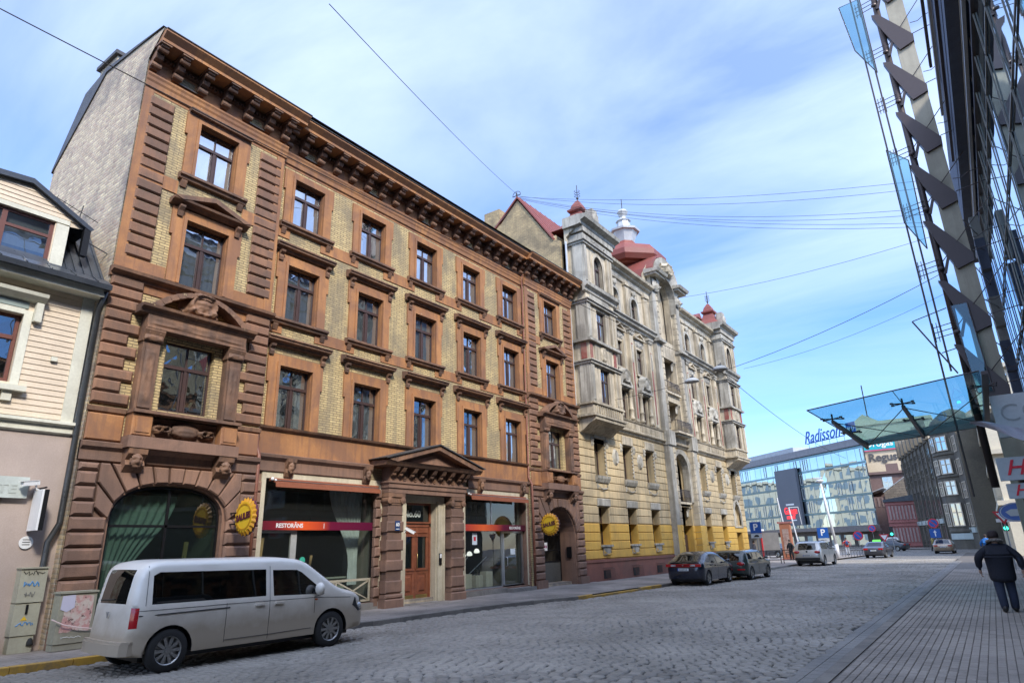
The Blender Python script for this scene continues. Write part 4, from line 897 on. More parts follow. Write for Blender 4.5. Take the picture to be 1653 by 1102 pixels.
m = M(); m.add([(XW+0.55, cy-2.2, 4.84), (XW+0.55, cy+2.2, 4.84), (XW+0.55, cy, 5.42)], [(0, 1, 2)]); m.prism([(XW+0.56, cy-1.3, 4.86), (XW+0.56, cy+1.3, 4.86), (XW+0.56, cy, 5.2)], (0.05, 0, 0)); obj('tympanum', m, GFSTONE, pd)
m = M()
for s_ in (-1, 1): m.prism([(XW, cy+s_*2.62, 4.85), (XW, cy, 5.535), (XW, cy, 5.58), (XW, cy+s_*2.66, 4.88)], (0.96, 0, 0))
obj('pediment_flashing', m, TIN, pd)
for s_ in (-1, 1):
    y = cy+s_*1.62
    m = M(); m.box(XW, XW+0.34, y-0.33, y+0.33, 0.1, 3.5); pl = partp('portico_pillar', m, GFSTONE)
    for (za, zb, e) in ((0.12, 0.42, 0.10), (0.43, 0.56, 0.07), (0.60, 0.98, 0.05), (1.28, 1.62, 0.06), (1.92, 2.26, 0.06), (2.52, 2.86, 0.06), (3.0, 3.3, 0.05) if False else (3.06, 3.12, 0.03)):
        b_ = M(); b_.pillow(XW, XW+0.34+e, y-0.33-e, y+0.33+e, za, zb, 0.035); obj('banded_block', b_, GFSTONE, pl)
    c_ = M(); c_.box(XW, XW+0.42, y-0.40, y+0.40, 3.66, 3.79); c_.box(XW, XW+0.36, y-0.36, y+0.36, 3.40, 3.46)
    for q in (-1, 1): c_.lathe([(0.02, -0.02), (0.12, 0), (0.12, 0.42), (0.02, 0.44)], (XW, y+q*0.31, 3.55), 12, 'x')
    c_.box(XW, XW+0.38, y-0.3, y+0.3, 3.47, 3.655); obj('ionic_capital', c_, UMBER, pl, fix=True)
    # half-hidden blocks behind the pillars
    z = 0.2; i = 0
    while z < 3.9:
        a, b = (y-0.58, y-0.40) if s_ < 0 else (y+0.40, y+0.58)
        stone(XW-0.02, XW+(0.16 if i % 2 else 0.10), a-(0.1 if s_ < 0 else 0)+0.02, b+(0.1 if s_ > 0 else 0)-0.02, z, z+0.29, GFSTONE, 0.035); z += 0.31; i += 1
z = 0.2
while z < 3.9:
    stone(XW-0.02, XW+0.10, 24.3, 24.42, z, z+0.29, GFSTONE, 0.03); stone(XW-0.02, XW+0.10, 10.80, 10.93, z, z+0.29, GFSTONE, 0.03); z += 0.31
# door: cream casing, transom with number, two leaves
m = M()
for (a, b, c, d) in ((16.42, 16.72, 0.13, 3.62), (18.40, 18.72, 0.13, 3.62), (16.42, 18.72, 3.62, 3.795)): m.box(XW, XW+0.09, a, b, c, d)
for (a, b, c, d) in ((16.40, 16.50, 0.131, 3.56), (18.64, 18.74, 0.131, 3.56)): m.box(XW+0.09, XW+0.12, a, b, c, d)
m.box(XW-0.30, XW-0.002, 18.36, 18.398, 0.13, 3.6); m.box(XW-0.30, XW-0.002, 16.722, 16.76, 0.13, 3.6); m.box(XW-0.30, XW-0.002, 16.76, 18.36, 3.56, 3.618)
partp('door_casing', m, CREAMP)
dx = XW-0.28
m = M(); m.box(dx-0.06, dx+0.02, 16.76, 18.36, 2.72, 2.88); m.box(dx-0.06, dx+0.02, 16.76, 16.84, 0.16, 3.56); m.box(dx-0.06, dx+0.02, 18.28, 18.36, 0.16, 3.56); m.box(dx-0.06, dx+0.02, 16.84, 18.28, 3.48, 3.56)
m.box(dx+0.02, dx+0.07, 16.80, 18.32, 2.84, 2.89); df = partp('door_frame', m, DOORWOOD)
m = M(); m.add([(dx-0.02, 16.84, 2.88), (dx-0.02, 18.28, 2.88), (dx-0.02, 18.28, 3.48), (dx-0.02, 16.84, 3.48)], [(0, 1, 2, 3)]); tp = obj('transom_pane', m, DARKG, df, fix=False)
text('No.60', 0.30, plain('etched_lettering', (0.55, 0.62, 0.58), 0.6), df, Vector((dx-0.008, 17.40, 3.16))-wloc(df), ROTX, ext=0.002, bold=0.012, sx=1.15)
for i, (a, b) in enumerate(((16.85, 17.555), (17.565, 18.27))):
    m = M(); lf = (dx-0.05, dx)
    for (p, q, r_, s_) in ((a, a+0.14, 0.17, 2.71), (b-0.14, b, 0.17, 2.71), (a+0.14, b-0.14, 2.45, 2.71), (a+0.14, b-0.14, 1.12, 1.30), (a+0.14, b-0.14, 0.17, 0.45)): m.box(*lf, p, q, r_, s_)
    m.box(dx-0.045, dx-0.02, a+0.14, b-0.14, 0.45, 1.12); m.pillow(dx-0.02, dx+0.03, a+0.17, b-0.17, 0.50, 1.07, 0.07); m.box(dx, dx+0.03, a+0.03, b-0.03, 2.38, 2.44); m.box(dx, dx+0.035, a+0.03, b-0.03, 1.22, 1.28)
    m.pillow(dx, dx+0.03, a+0.06, b-0.06, 2.48, 2.66, 0.03)
    dl = partp('door_leaf', m, DOORWOOD)
    g_ = M(); g_.add([(dx-0.03, a+0.14, 1.30), (dx-0.03, b-0.14, 1.30), (dx-0.03, b-0.14, 2.45), (dx-0.03, a+0.14, 2.45)], [(0, 1, 2, 3)]); obj('door_glass', g_, DARKG, dl, fix=False)
    k = M(); k.box(dx, dx+0.012, a+0.06, b-0.06, 0.19, 0.42); obj('kick_plate', k, plain('brass', (0.45, 0.33, 0.13), 0.35, 0.9), dl)
    if i: h_ = M(); h_.tube([(dx+0.02, a+0.06, 1.28), (dx+0.07, a+0.06, 1.32), (dx+0.07, a+0.06, 1.78), (dx+0.02, a+0.06, 1.82)], 0.014, 8); obj('pull_handle', h_, MATS['brass'], dl, smooth=True)
m = M(); m.add([(dx-1.2, 16.7, 0.1), (dx-1.2, 18.4, 0.1), (dx-1.2, 18.4, 3.7), (dx-1.2, 16.7, 3.7)], [(0, 1, 2, 3)]); partp('hall_lining', m, ROOM)
m = M(); m.box(XW-0.35, XW+0.30, 16.76, 18.36, 0.1, 0.17); partp('door_step', m, STONEG)
m = M(); m.box(XW+0.385, XW+0.40, cy-1.66-0.11, cy-1.66+0.11, 2.50, 2.86) if False else m.box(XW+0.405, XW+0.42, 15.88, 16.10, 2.56, 2.88); npl = partp('house_number_plate', m, plain('navy_enamel', (0.02, 0.05, 0.14), 0.35))
text('60', 0.16, WHITET, npl, Vector((XW+0.423, 15.99, 2.75))-wloc(npl), ROTX, ext=0.001, bold=0.006)
m = M(); m.box(XW+0.4205, XW+0.423, 15.91, 16.07, 2.60, 2.62); obj('street_name_line', m, WHITET, npl)
m = M(); m.box(XW+0.02, XW+0.06, 18.42, 18.56, 1.36, 1.80) if False else m.box(XW+0.09, XW+0.125, 18.43, 18.56, 1.38, 1.78); ic = partp('intercom', m, BLACKM)
m = M(); m.box(XW+0.126, XW+0.13, 18.445, 18.545, 1.62, 1.76); obj('intercom_screen', m, WHITEP, ic)
# shop two
cream_frame(20.0, 24.26, 0.36, 4.02); shopbox(20.0, 24.26, 0.3, 4.02)
pane_at(20.02, 21.93, 2.78, 3.98, tilt=0.012); pane_at(21.99, 24.24, 2.78, 3.98, tilt=-0.01); pane_at(20.02, 22.62, 0.42, 2.6)
m = M(); bar(m, 21.93, 21.99, 2.78, 3.98); bar(m, 20.02, 24.24, 0.36, 0.42); bar(m, 22.62, 22.68, 0.42, 2.6); partp('shop_frame', m, ALU)
m = M(); bar(m, 22.70, 22.82, 0.3, 2.6); bar(m, 24.10, 24.22, 0.3, 2.6); bar(m, 22.82, 24.10, 2.5, 2.6); bar(m, 22.82, 24.10, 0.3, 0.44); d2 = partp('glass_door', m, ALU)
pane_at(22.82, 24.10, 0.44, 2.5, parent=d2, name='door_glass')
m = M(); m.tube([(gx+0.03, 22.92, 1.15), (gx+0.10, 22.95, 1.2), (gx+0.10, 22.95, 1.5), (gx+0.03, 22.92, 1.55)], 0.016, 8); obj('pull_handle', m, ALU, d2, smooth=True)
m = M(); m.box(gx+0.01, gx+0.02, 23.28, 23.62, 1.62, 1.86); obj('notice', m, PAPER, d2)
m = M(); m.box(gx+0.03, gx+0.16, 19.98, 24.28, 2.58, 2.83); b2 = partp('fascia_banner', m, bannermat2())
text('RESTORĀNS', 0.15, WHITET, b2, Vector((gx+0.163, 23.45, 2.70))-wloc(b2), ROTX, ext=0.002, bold=0.003)
LAMPW = plain('opal_lamp_globe', (0.8, 0.8, 0.78), 0.4, emit=(1, 0.97, 0.9), es=0.5)
for (y, z) in ((20.75, 1.66), (21.15, 1.70), (21.62, 1.80)):
    m = M(); m.lathe([(0.01, 0.11), (0.07, 0.09), (0.115, 0.0), (0.11, -0.06), (0.02, -0.075)], (gx-0.5, y, z), 14); pl = partp('pendant_lamp', m, LAMPW, smooth=True)
    c_ = M(); c_.tube([(gx-0.5, y, z+0.1), (gx-0.5, y, 3.9)], 0.008, 5); obj('cord', c_, BLACKM, pl)
for (a, z1) in ((20.5, 0.95), (21.2, 0.88), (21.85, 1.0)):
    m = M(); m.box(gx-0.55, gx-0.2, a, a+0.42, 0.42, z1); partp('display_plinth', m, CREAMP)
for (a, z0) in ((20.42, 0.42), (20.62, 0.95), (21.35, 0.88), (21.55, 0.88)):
    m = M(); m.lathe([(0.04, 0), (0.042, 0.18), (0.015, 0.24), (0.015, 0.32), (0.0, 0.32)], (gx-0.33, a, z0), 10); partp('wine_bottle', m, plain('bottle_glass', (0.01, 0.015, 0.01), 0.1), smooth=True)
for (a, b, z0, z1) in ((20.3, 21.3, 0.9, 1.6), (21.3, 22.5, 0.9, 1.55)):
    m = M(); m.tube([(gx-0.7, a, z0), (gx-0.7, b, z1)], 0.02, 8); partp('stair_handrail', m, ALU)
m = M(); m.box(gx+0.0, gx+0.01, 20.72, 21.02, 2.05, 2.5); wp = partp('window_poster', m, PAPER)
m = M(); m.box(gx+0.011, gx+0.014, 20.8, 20.94, 2.2, 2.36); obj('poster_mark', m, plain('poster_red', (0.6, 0.03, 0.05), 0.5), wp)
m = M(); m.box(XW-0.35, XW+0.10, 19.98, 22.6, 0.1, 0.35); partp('shop_base', m, STONEG); m = M(); m.box(XW-0.35, XW+0.42, 22.6, 24.3, 0.1, 0.30); partp('door_step', m, STONEG)
m = M(); m.box(XW-0.35, XW+0.10, 11.06, 15.5, 0.1, 0.355); partp('shop_base', m, STONEG)
# gateway with iron gate in the right bay
gxg = XR-0.85
m = M(); n = 22
for i in range(n+1):
    y = 25.36+2.68*i/n; m.box(gxg-0.01, gxg+0.01, y-0.009, y+0.009, 0.3, 2.6 if i % 2 else 2.7)
gt = partp('iron_gate', m, BLACKM); gt['kind'] = 'stuff'
m = M()
for (a, b, c, d) in ((25.32, 28.08, 2.42, 2.50), (25.32, 28.08, 1.18, 1.24), (25.32, 28.08, 0.16, 0.30), (25.32, 25.40, 0.16, 3.3), (26.4, 26.47, 0.16, 2.5), (28.0, 28.08, 0.16, 3.3), (25.4, 28.0, 1.70, 1.74)): m.box(gxg-0.025, gxg+0.025, a, b, c, d)
partp('gate_frame', m, BLACKM)
m = M(); m.box(gxg-0.012, gxg+0.012, 26.47, 28.0, 0.3, 1.18); partp('gate_sheet', m, surf('grey_sheet', (0.10, 0.10, 0.095)))
for k in range(6):
    m = M(); a = PI*k/6+0.1; m.tube([(gxg, 26.7+1.2*math.cos(a)*0.2, 2.5+0.2*math.sin(a)), (gxg, 26.7+1.25*math.cos(a), 2.5+0.95*math.sin(a))], 0.014, 6); partp('gate_ray', m, BLACKM)
m = M(); m.box(gxg+0.03, gxg+0.045, 26.35, 26.85, 1.72, 2.08); sg = partp('gate_notice', m, WHITEP)
m = M()
for k in range(3): m.box(gxg+0.046, gxg+0.048, 26.42+k*0.14, 26.52+k*0.14, 1.84, 1.96)
obj('notice_marks', m, plain('notice_ink', (0.25, 0.04, 0.12), 0.6), sg)
m = M(); m.add([(gxg-3, 24.5, 0.1), (gxg-3, 28.9, 0.1), (gxg-3, 28.9, 4.1), (gxg-3, 24.5, 4.1), (gxg+.1, 25.3, .1), (gxg+.1, 28.1, .1), (gxg+.1, 28.1, 4.1), (gxg+.1, 25.3, 4.1)], [(0, 1, 2, 3), (0, 3, 7, 4), (1, 2, 6, 5), (2, 3, 7, 6)]); partp('passage_lining', m, surf('passage_plaster', (0.26, 0.23, 0.19), (0.16, 0.14, 0.12)))
m = M(); m.box(XR-0.5, XR-0.46, 28.02, 28.06, 1.5, 1.9) if False else m.box(XR-0.45, XR-0.2, 28.02, 28.07, 1.36, 1.86); ib = partp('gate_intercom', m, BLACKM)
# cap-shaped hanging signs
YEL = plain('cap_yellow', (0.80, 0.50, 0.03), 0.45); YELD = plain('cap_amber', (0.55, 0.26, 0.015), 0.5); MARO = plain('cap_maroon', (0.10, 0.015, 0.03), 0.5)
def capsign(x, y, z, label):
    t = thing('hanging_sign', label, 'sign', (x, y, z), 0, 'bottle cap signs of the restaurant')
    for side in (-1, 1):
        R_ = 0.47; n = 42; m = M()
        ring = [(R_*(1.0+0.055*math.cos(i*PI)), 2*PI*i/n) for i in range(n)]
        vs = [(0, side*0.09, 0)]+[(r*math.cos(a)*0.80, side*0.085, r*math.sin(a)*0.80) for r, a in ring]+[(r*math.cos(a), side*0.03, r*math.sin(a)) for r, a in ring]
        fs = [(0, 1+i, 1+(i+1) % n) for i in range(n)]+[(1+i, 1+(i+1) % n, 1+n+(i+1) % n, 1+n+i) for i in range(n)]
        m.add(vs, fs); m.mi = [0]*n+[1]*n; me = m.mesh('cap_face', [YEL, WHITEP if side > 0 else YELD]); m.fixn(me); cf = bpy.data.objects.new('cap_face', me); C.objects.link(cf); cf.parent = t
        rm_ = M(); rm_.lathe([(0.34, 0), (0.34, side*0.006), (0.30, side*0.006), (0.30, 0)], (0, side*0.091, 0), 32, 'y'); rm_.f = rm_.f[:-2]; rm_.mi = rm_.mi[:-2]; obj('cap_ring', rm_, YELD, cf, loc=(0, 0, 0))
        text('SAULES', 0.215, MARO, cf, (0, side*0.105, 0), (PI/2, rad(-10) if side < 0 else rad(10), 0 if side < 0 else PI), ext=0.004, bold=0.010, sx=0.86)
    e = M(); e.lathe([(0.47, -0.03), (0.47, 0.03)], (0, 0, 0), 42, 'y'); obj('cap_rim', e, MARO, t, loc=(0, 0, 0))
    b = M(); b.tube([(-0.9, 0, 0.12), (-0.4, 0, 0.12)], 0.02, 8); b.tube([(-0.9, 0, -0.16), (-0.4, 0, -0.16)], 0.02, 8); b.box(-0.62, -0.585, -0.05, 0.05, -0.25, 0.22) if False else None; obj('bracket_arm', b, BLACKM, t, loc=(0, 0, 0))
    return t
capsign(-15.62, 9.92, 2.86, 'yellow bottle cap sign hanging beside the arched window above the white van')
capsign(-15.62, 24.55, 2.82, 'yellow bottle cap sign hanging beside the iron gateway of the brown house')
def camera_thing(name, label, x, y, z, rz, s=1.0):
    t = thing(name, label, 'camera', (x, y, z), rz)
    m = M(); m.box(-0.05*s, 0.30*s, -0.05*s, 0.05*s, -0.045*s, 0.045*s); m.box(-0.02*s, 0.34*s, -0.06*s, 0.06*s, 0.046*s, 0.058*s); obj('camera_body', m, WHITEP, t, loc=(0, 0, 0))
    m = M(); m.tube([(0, 0, -0.05*s), (-0.02*s, 0, -0.14*s), (-0.14*s, 0, -0.16*s)], 0.018*s, 8); obj('mount', m, WHITEP, t, loc=(0, 0, 0)); return t
c_ = camera_thing('security_camera', 'white security camera in front of the wooden double door', XW+0.14, 16.70, 2.62, rad(40)); c_.rotation_euler = (0, rad(28), rad(50))
# ------------------------------------------------------------------ yellow and grey ornate house
CREAMST = surf('cream_render', (0.60, 0.47, 0.27), (0.50, 0.385, 0.22), dirt=(0.20, 0.17, 0.12), dirt_amt=0.5, streak=0.5, scale=0.7, grain=24, bump=0.25, rnd=0.09)
YELST = surf('yellow_paint_render', (0.72, 0.44, 0.085), (0.62, 0.37, 0.075), dirt=(0.30, 0.20, 0.07), dirt_amt=0.35, streak=0.25, scale=0.9, grain=24, bump=0.2, rnd=0.04)
PLIN = surf('red_brown_plinth', (0.24, 0.095, 0.065), (0.19, 0.075, 0.055), dirt=(0.12, 0.07, 0.055), dirt_amt=0.5, scale=1.2, grain=20, bump=0.4)
GREYO = surf('sooty_grey_stone', (0.50, 0.47, 0.40), (0.36, 0.34, 0.29), dirt=(0.20, 0.185, 0.155), dirt_amt=0.8, streak=0.85, scale=0.9, grain=26, bump=0.45, rnd=0.08)
CREAMO = surf('stained_cream_stone', (0.60, 0.52, 0.38), (0.48, 0.41, 0.30), dirt=(0.21, 0.18, 0.135), dirt_amt=0.7, streak=0.75, scale=0.9, grain=26, bump=0.35, rnd=0.08)
REDP = surf('red_inlay', (0.28, 0.075, 0.06), (0.22, 0.06, 0.05), scale=2, dirt=(0.35, 0.3, 0.22), dirt_amt=0.35)
REDROOF = surf('red_tin_roof', (0.24, 0.060, 0.044), (0.19, 0.05, 0.038), scale=0.8, rough=0.55, dirt=(0.2, 0.08, 0.06), dirt_amt=0.4, bump=0.15)
ZINC = surf('pale_zinc', (0.52, 0.54, 0.56), (0.42, 0.44, 0.46), scale=1.5, rough=0.45, metal=0.25, bump=0.15)
LEADM = plain('dark_iron', (0.05, 0.045, 0.05), 0.5, 0.4)
XY = -16.62
YH0, YH1 = 29.02, 56.6
yh = thing('ornate_house', 'ornate grey and yellow house with red onion dome and corner turrets', 'apartment house', (XY, 42.8, 0))
def yp(name, m, mat, parent=None, smooth=False): return obj(name, m, mat, parent or yh, smooth=smooth)
GW = [31.45, 34.9, 38.15, 47.55, 51.05]            # ground floor windows
SW = [31.45, 34.9, 38.05, 47.55, 51.15, 54.6]       # second row
gh = [rect(c-0.55, c+0.55, 1.92, 3.84) for c in GW]; sh = [rect(c-0.60, c+0.60, 5.45, 7.42) for c in SW]
port = arch(41.75, 44.35, 3.2, 6.6, 7.75, 12); pdoor = rect(41.85, 44.25, 0.14, 4.15)
pointed = [(53.6, 3.0), (55.3, 3.0), (55.3, 3.9), (55.0, 4.5), (54.45, 5.05), (53.9, 4.5), (53.6, 3.9)]
tdoor = rect(53.75, 55.15, 0.14, 2.55)
# three storeys of wall: plinth / yellow / cream
plh = []
m = M(); wall(m, rect(YH0, YH1, 0.1, 1.20), [rect(41.85, 44.25, 0.14, 1.199), rect(53.75, 55.15, 0.14, 1.199)], XY+0.06, 0.5)
m.box(XY, XY+0.10, YH0, 41.6, 1.06, 1.20); m.box(XY, XY+0.10, 44.5, 53.6, 1.06, 1.20); yp('plinth', m, PLIN)
m = M(); wall(m, rect(YH0, YH1, 1.2, 2.98), [rect(c-0.55, c+0.55, 1.92, 2.979) for c in GW]+[rect(41.85, 44.25, 1.201, 2.979), rect(53.75, 55.15, 1.201, 2.55)], XY, 0.55); yp('yellow_wall', m, YELST)
m = M(); wall(m, rect(YH0, YH1, 2.98, 8.1), [rect(c-0.55, c+0.55, 2.981, 3.84) for c in GW]+sh+[rect(41.75, 44.35, 2.981, 4.2), arch(41.75, 44.35, 4.45, 6.55, 7.80, 12), [(53.6, 3.1), (55.3, 3.1), (55.3, 3.9), (55.0, 4.5), (54.45, 5.05), (53.9, 4.5), (53.6, 3.9)]], XY, 0.5); yp('cream_wall', m, CREAMST)
m = M(); m.box(XY-11, XY, YH1-0.02, YH1, 0.1, 19.2); m.box(XY-11, XY-10.9, YH0, YH1, 0.1, 19.2); m.box(XY-10.9, XY-0.6, YH0+0.1, YH1-0.1, 18.9, 19.2); yp('rear_wall', m, CREAMST)
m = M(); m.box(XY-2.6, XY-2.5, YH0+0.3, YH1-0.3, 0.2, 18.9); yp('inner_lining', m, ROOM)
# channelled courses: raised blocks between openings
def courses(z0, z1, step, mat, openings, x=XY, th=0.045):
    z = z0
    while z < z1-0.05:
        zt = min(z+step, z1); segs = [(YH0, YH1)]
        for o in openings:
            oy0, oy1 = min(p[0] for p in o)-0.03, max(p[0] for p in o)+0.03; oz0, oz1 = min(p[1] for p in o), max(p[1] for p in o)
            if oz0 < zt-0.03 and oz1 > z+0.03:
                ns = []
                for (a, b) in segs:
                    if oy1 <= a or oy0 >= b: ns.append((a, b))
                    else:
                        if oy0 > a: ns.append((a, oy0))
                        if oy1 < b: ns.append((oy1, b))
                segs = ns
        for (a, b) in segs:
            if b-a > 0.12: stone(x-0.005, x+th, a+0.004, b-0.004, z+0.016, zt-0.016, mat, 0.02, yh, 'wall_course')
        z += step
pil = [rect(40.55, 41.45, 0, 20), rect(44.65, 45.6, 0, 20)]
courses(1.22, 2.96, 0.435, YELST, gh+[pdoor, tdoor]+pil); courses(3.0, 3.86, 0.43, CREAMST, gh+[rect(41.6, 44.5, 2, 4.5), pointed]+pil)
courses(3.88, 8.05, 0.415, CREAMST, sh+[rect(41.5, 44.6, 3.5, 8.0), pointed]+pil)
for c in GW:
    for (a, b) in ((c-0.72, c+0.72),):
        m = M(); m.pillow(XY, XY+0.12, a, b, 3.86, 4.26, 0.03); yp('lintel', m, GREYO)
        m = M(); m.box(XY, XY+0.16, c-0.62, c+0.62, 1.80, 1.90); m.box(XY+0.046, XY+0.10, c-0.42, c+0.42, 1.40, 1.80); yp('window_sill', m, CREAMO if False else GREYO)
        rm = relief('apron_carving', 0.8, 0.42, 0.09, 'swag', YELST, 2, 22, 12); obj('apron_carving', rm, None, yh, loc=Vector((XY+0.10, c, 1.56))-wloc(yh), fix=False)
WG = window_proto(1.1, 1.92, seed=71, curtain=3, recess=0.42, tr=0.62, fw=0.05); WS = window_proto(1.2, 1.97, seed=72, curtain=3, recess=0.42, tr=0.70)
DCUR = surf('grey_blind', (0.22, 0.22, 0.20), (0.16, 0.16, 0.15), scale=2)
for wproto in (WG, WS):
    for ch in wproto.children:
        if ch.name.startswith('curtain'): ch.data.materials[0] = DCUR
PROTOS += [WG, WS]
for c in GW: placew(WG, c, 1.92, XY, yh)
for i, c in enumerate(SW):
    placew(WS, c, 5.45, XY, yh)
    m = M(); m.box(XY, XY+0.10, c-0.74, c+0.74, 5.22, 5.32); m.xz([(XY, 5.10), (XY+0.12, 5.10), (XY+0.22, 5.30), (XY+0.24, 5.44), (XY, 5.44)], c-0.72, c+0.72); yp('window_sill', m, GREYO)
    rm = relief('swag', 1.2, 0.5, 0.12, 'swag', GREYO, 4, 30, 16); obj('swag', rm, None, yh, loc=Vector((XY+0.04, c, 4.92))-wloc(yh), fix=False)
    m = M(); m.pillow(XY, XY+0.12, c-0.70, c+0.70, 7.45, 7.98, 0.03); yp('lintel', m, CREAMO)
    m = M(); pts = [(XY+0.02, c+0.66+0.05*math.sin(k*1.35), 5.5+k*0.047) for k in range(42)]; m.tube(pts, [0.045+0.012*math.sin(k*2.7) for k in range(42)], 6); yp('rope_moulding', m, GREYO, smooth=True)
    for s_ in (-1, 1):
        rm = relief('drop_carving', 0.22, 0.5, 0.12, 'foliage', GREYO, 6, 8, 12); obj('drop_carving', rm, None, yh, loc=Vector((XY+0.05, c+s_*0.85, 7.25))-wloc(yh), fix=False)
for c in (33.25, 36.5, 49.35, 52.9):
    rm = relief('medallion', 0.85, 1.0, 0.16, 'shield', GREYO, 12, 22, 22); obj('medallion', rm, None, yh, loc=Vector((XY+0.04, c, 6.62))-wloc(yh), fix=False)
# small barred cellar windows
for c in (31.3, 34.75, 38.0):
    m = M(); m.box(XY+0.061, XY+0.07, c-0.38, c+0.38, 0.25, 0.66); cw = yp('cellar_window', m, BLACKM)
    g_ = M()
    for k in range(9): g_.tube([(XY+0.07, c-0.48+k*0.12, 0.78), (XY+0.24, c-0.48+k*0.12, 0.74), (XY+0.30, c-0.48+k*0.12, 0.2)], 0.009, 5)
    g_.tube([(XY+0.24, c-0.5, 0.74), (XY+0.24, c+0.5, 0.74)], 0.01, 5); g_.tube([(XY+0.30, c-0.5, 0.22), (XY+0.30, c+0.5, 0.22)], 0.01, 5); obj('cellar_grille', g_, surf('rusty_iron', (0.16, 0.08, 0.06)), cw)
# right hand arched niche + door
m = M(); o = [(53.4, 2.9), (55.5, 2.9), (55.5, 4.0), (55.15, 4.75), (54.45, 5.4), (53.75, 4.75), (53.4, 4.0)]; i_ = pointed
n = 7; m.add([(XY+0.10, *p) for p in o]+[(XY+0.10, *p) for p in i_]+[(XY, *p) for p in o]+[(XY-0.1, *p) for p in i_], [(k, (k+1) % n, (k+1) % n+n, k+n) for k in range(n)]+[(k, (k+1) % n, (k+1) % n+2*n, k+2*n) for k in range(n)]+[(k+n, (k+1) % n+n, (k+1) % n+3*n, k+3*n) for k in range(n)]); yp('niche_moulding', m, GREYO)
m = M(); m.box(XY-0.3, XY-0.25, 53.5, 55.4, 3.0, 5.1); yp('niche_back', m, CREAMO)
for (nm, a, b, t_) in (('side_door', 53.75, 55.15, 2.55), ('portal_door', 41.85, 44.25, 2.4)):
    m = M(); m.box(XY-0.50, XY-0.44, a, b, 0.14, t_); m.box(XY-0.44, XY-0.42, (a+b)/2-0.03, (a+b)/2+0.03, 0.14, t_); yp(nm, m, WOOD)
# balcony band
bandp = [(0, 8.12), (0.10, 8.16), (0.12, 8.26), (0.26, 8.32), (0.28, 8.40), (0.16, 8.46), (0.16, 8.92), (0.22, 8.96), (0.26, 9.04), (0.0, 9.08)]
m = M(); cornice(m, XY, 0, bandp, YH0, YH1); yp('balcony_band', m, CREAMO)
for c in np.arange(33.6, 40.4, 0.21): 
    m = M(); 
m = M()
for c in list(np.arange(33.7, 36.2, 0.20))+list(np.arange(36.8, 39.6, 0.20))+list(np.arange(46.6, 49.2, 0.2))+list(np.arange(49.8, 52.6, 0.2)): m.box(XY+0.155, XY+0.20, c, c+0.09, 8.54, 8.86)
o_ = yp('band_balusters', m, CREAMO); o_['kind'] = 'stuff'
# upper wall, recessed windows
U3 = [35.05, 38.0, 47.55, 51.1]
up = [rect(c-0.52, c+0.52, 9.15, 10.95) for c in U3]+[rect(c-0.52, c+0.52, 12.35, 14.1) for c in U3]+[arch(c-0.48, c+0.48, 15.95, 17.1, 17.58, 10) for c in (34.9, 37.75, 47.3, 50.75)]
loggia = [rect(41.6, 44.4, 9.1, 11.4), rect(41.6, 44.4, 12.0, 14.6), arch(41.45, 44.45, 15.95, 19.3, 20.8, 14)]
m = M(); up_out = [(YH0, 8.1), (YH1, 8.1), (YH1, 19.0), (46.3, 19.0), (46.3, 20.2), (45.0, 21.6), (43.0, 22.15), (41.0, 21.6), (39.7, 20.2), (39.7, 19.0), (YH0, 19.0)]
wall(m, up_out, up+loggia, XY, 0.45); yp('upper_wall', m, CREAMO)
m = M(); m.box(XY-0.62, XY-0.55, 41, 45, 15.3, 21); m.box(XY-0.95, XY-0.85, 41, 45, 8.2, 15.3); m.box(XY-0.95, XY-0.46, 41.2, 41.55, 8.2, 15.3); m.box(XY-0.95, XY-0.46, 44.45, 44.8, 8.2, 15.3); m.box(XY-0.95, XY-0.46, 41.3, 44.7, 11.4, 12.0); yp('loggia_back', m, CREAMO)
for z in (9.15, 12.05): yp('loggia_door', M().box(XY-0.85, XY-0.80, 42.3, 43.8, z, z+1.9), WOOD)
yp('portal_back', M().box(XY-0.95, XY-0.85, 41.4, 44.6, 4.2, 8.0).box(XY-0.95, XY-0.46, 41.5, 44.6, 4.2, 4.45), CREAMO)
WU = window_proto(1.04, 1.78, seed=81, curtain=1, tr=0.68); WA = window_proto(0.96, 1.63, seed=82, curtain=0, tr=0.66, arched=True); PROTOS += [WU, WA]
for c in U3: placew(WU, c, 9.15, XY, yh); placew(WU, c, 12.35, XY, yh)
for c in (34.9, 37.75, 47.3, 50.75):
    placew(WA, c, 15.95, XY, yh)
    n = 16; o = arch(c-0.70, c+0.70, 15.9, 17.1, 17.82, n); i2 = arch(c-0.5, c+0.5, 15.9, 17.1, 17.6, n); k = len(o)
    m = M(); m.add([(XY+0.10, *p) for p in o]+[(XY+0.10, *p) for p in i2]+[(XY, *p) for p in o]+[(XY, *p) for p in i2], [(q, (q+1) % k, (q+1) % k+k, q+k) for q in range(1, k)]+[(q, (q+1) % k, (q+1) % k+2*k, q+2*k) for q in range(1, k)]+[(q+k, (q+1) % k+k, (q+1) % k+3*k, q+3*k) for q in range(1, k)]); yp('arch_moulding', m, GREYO)
    rm = relief('keystone_carving', 0.5, 0.45, 0.2, 'shield', GREYO, 14, 14, 14); obj('keystone_carving', rm, None, yh, loc=Vector((XY+0.08, c, 18.0))-wloc(yh), fix=False)
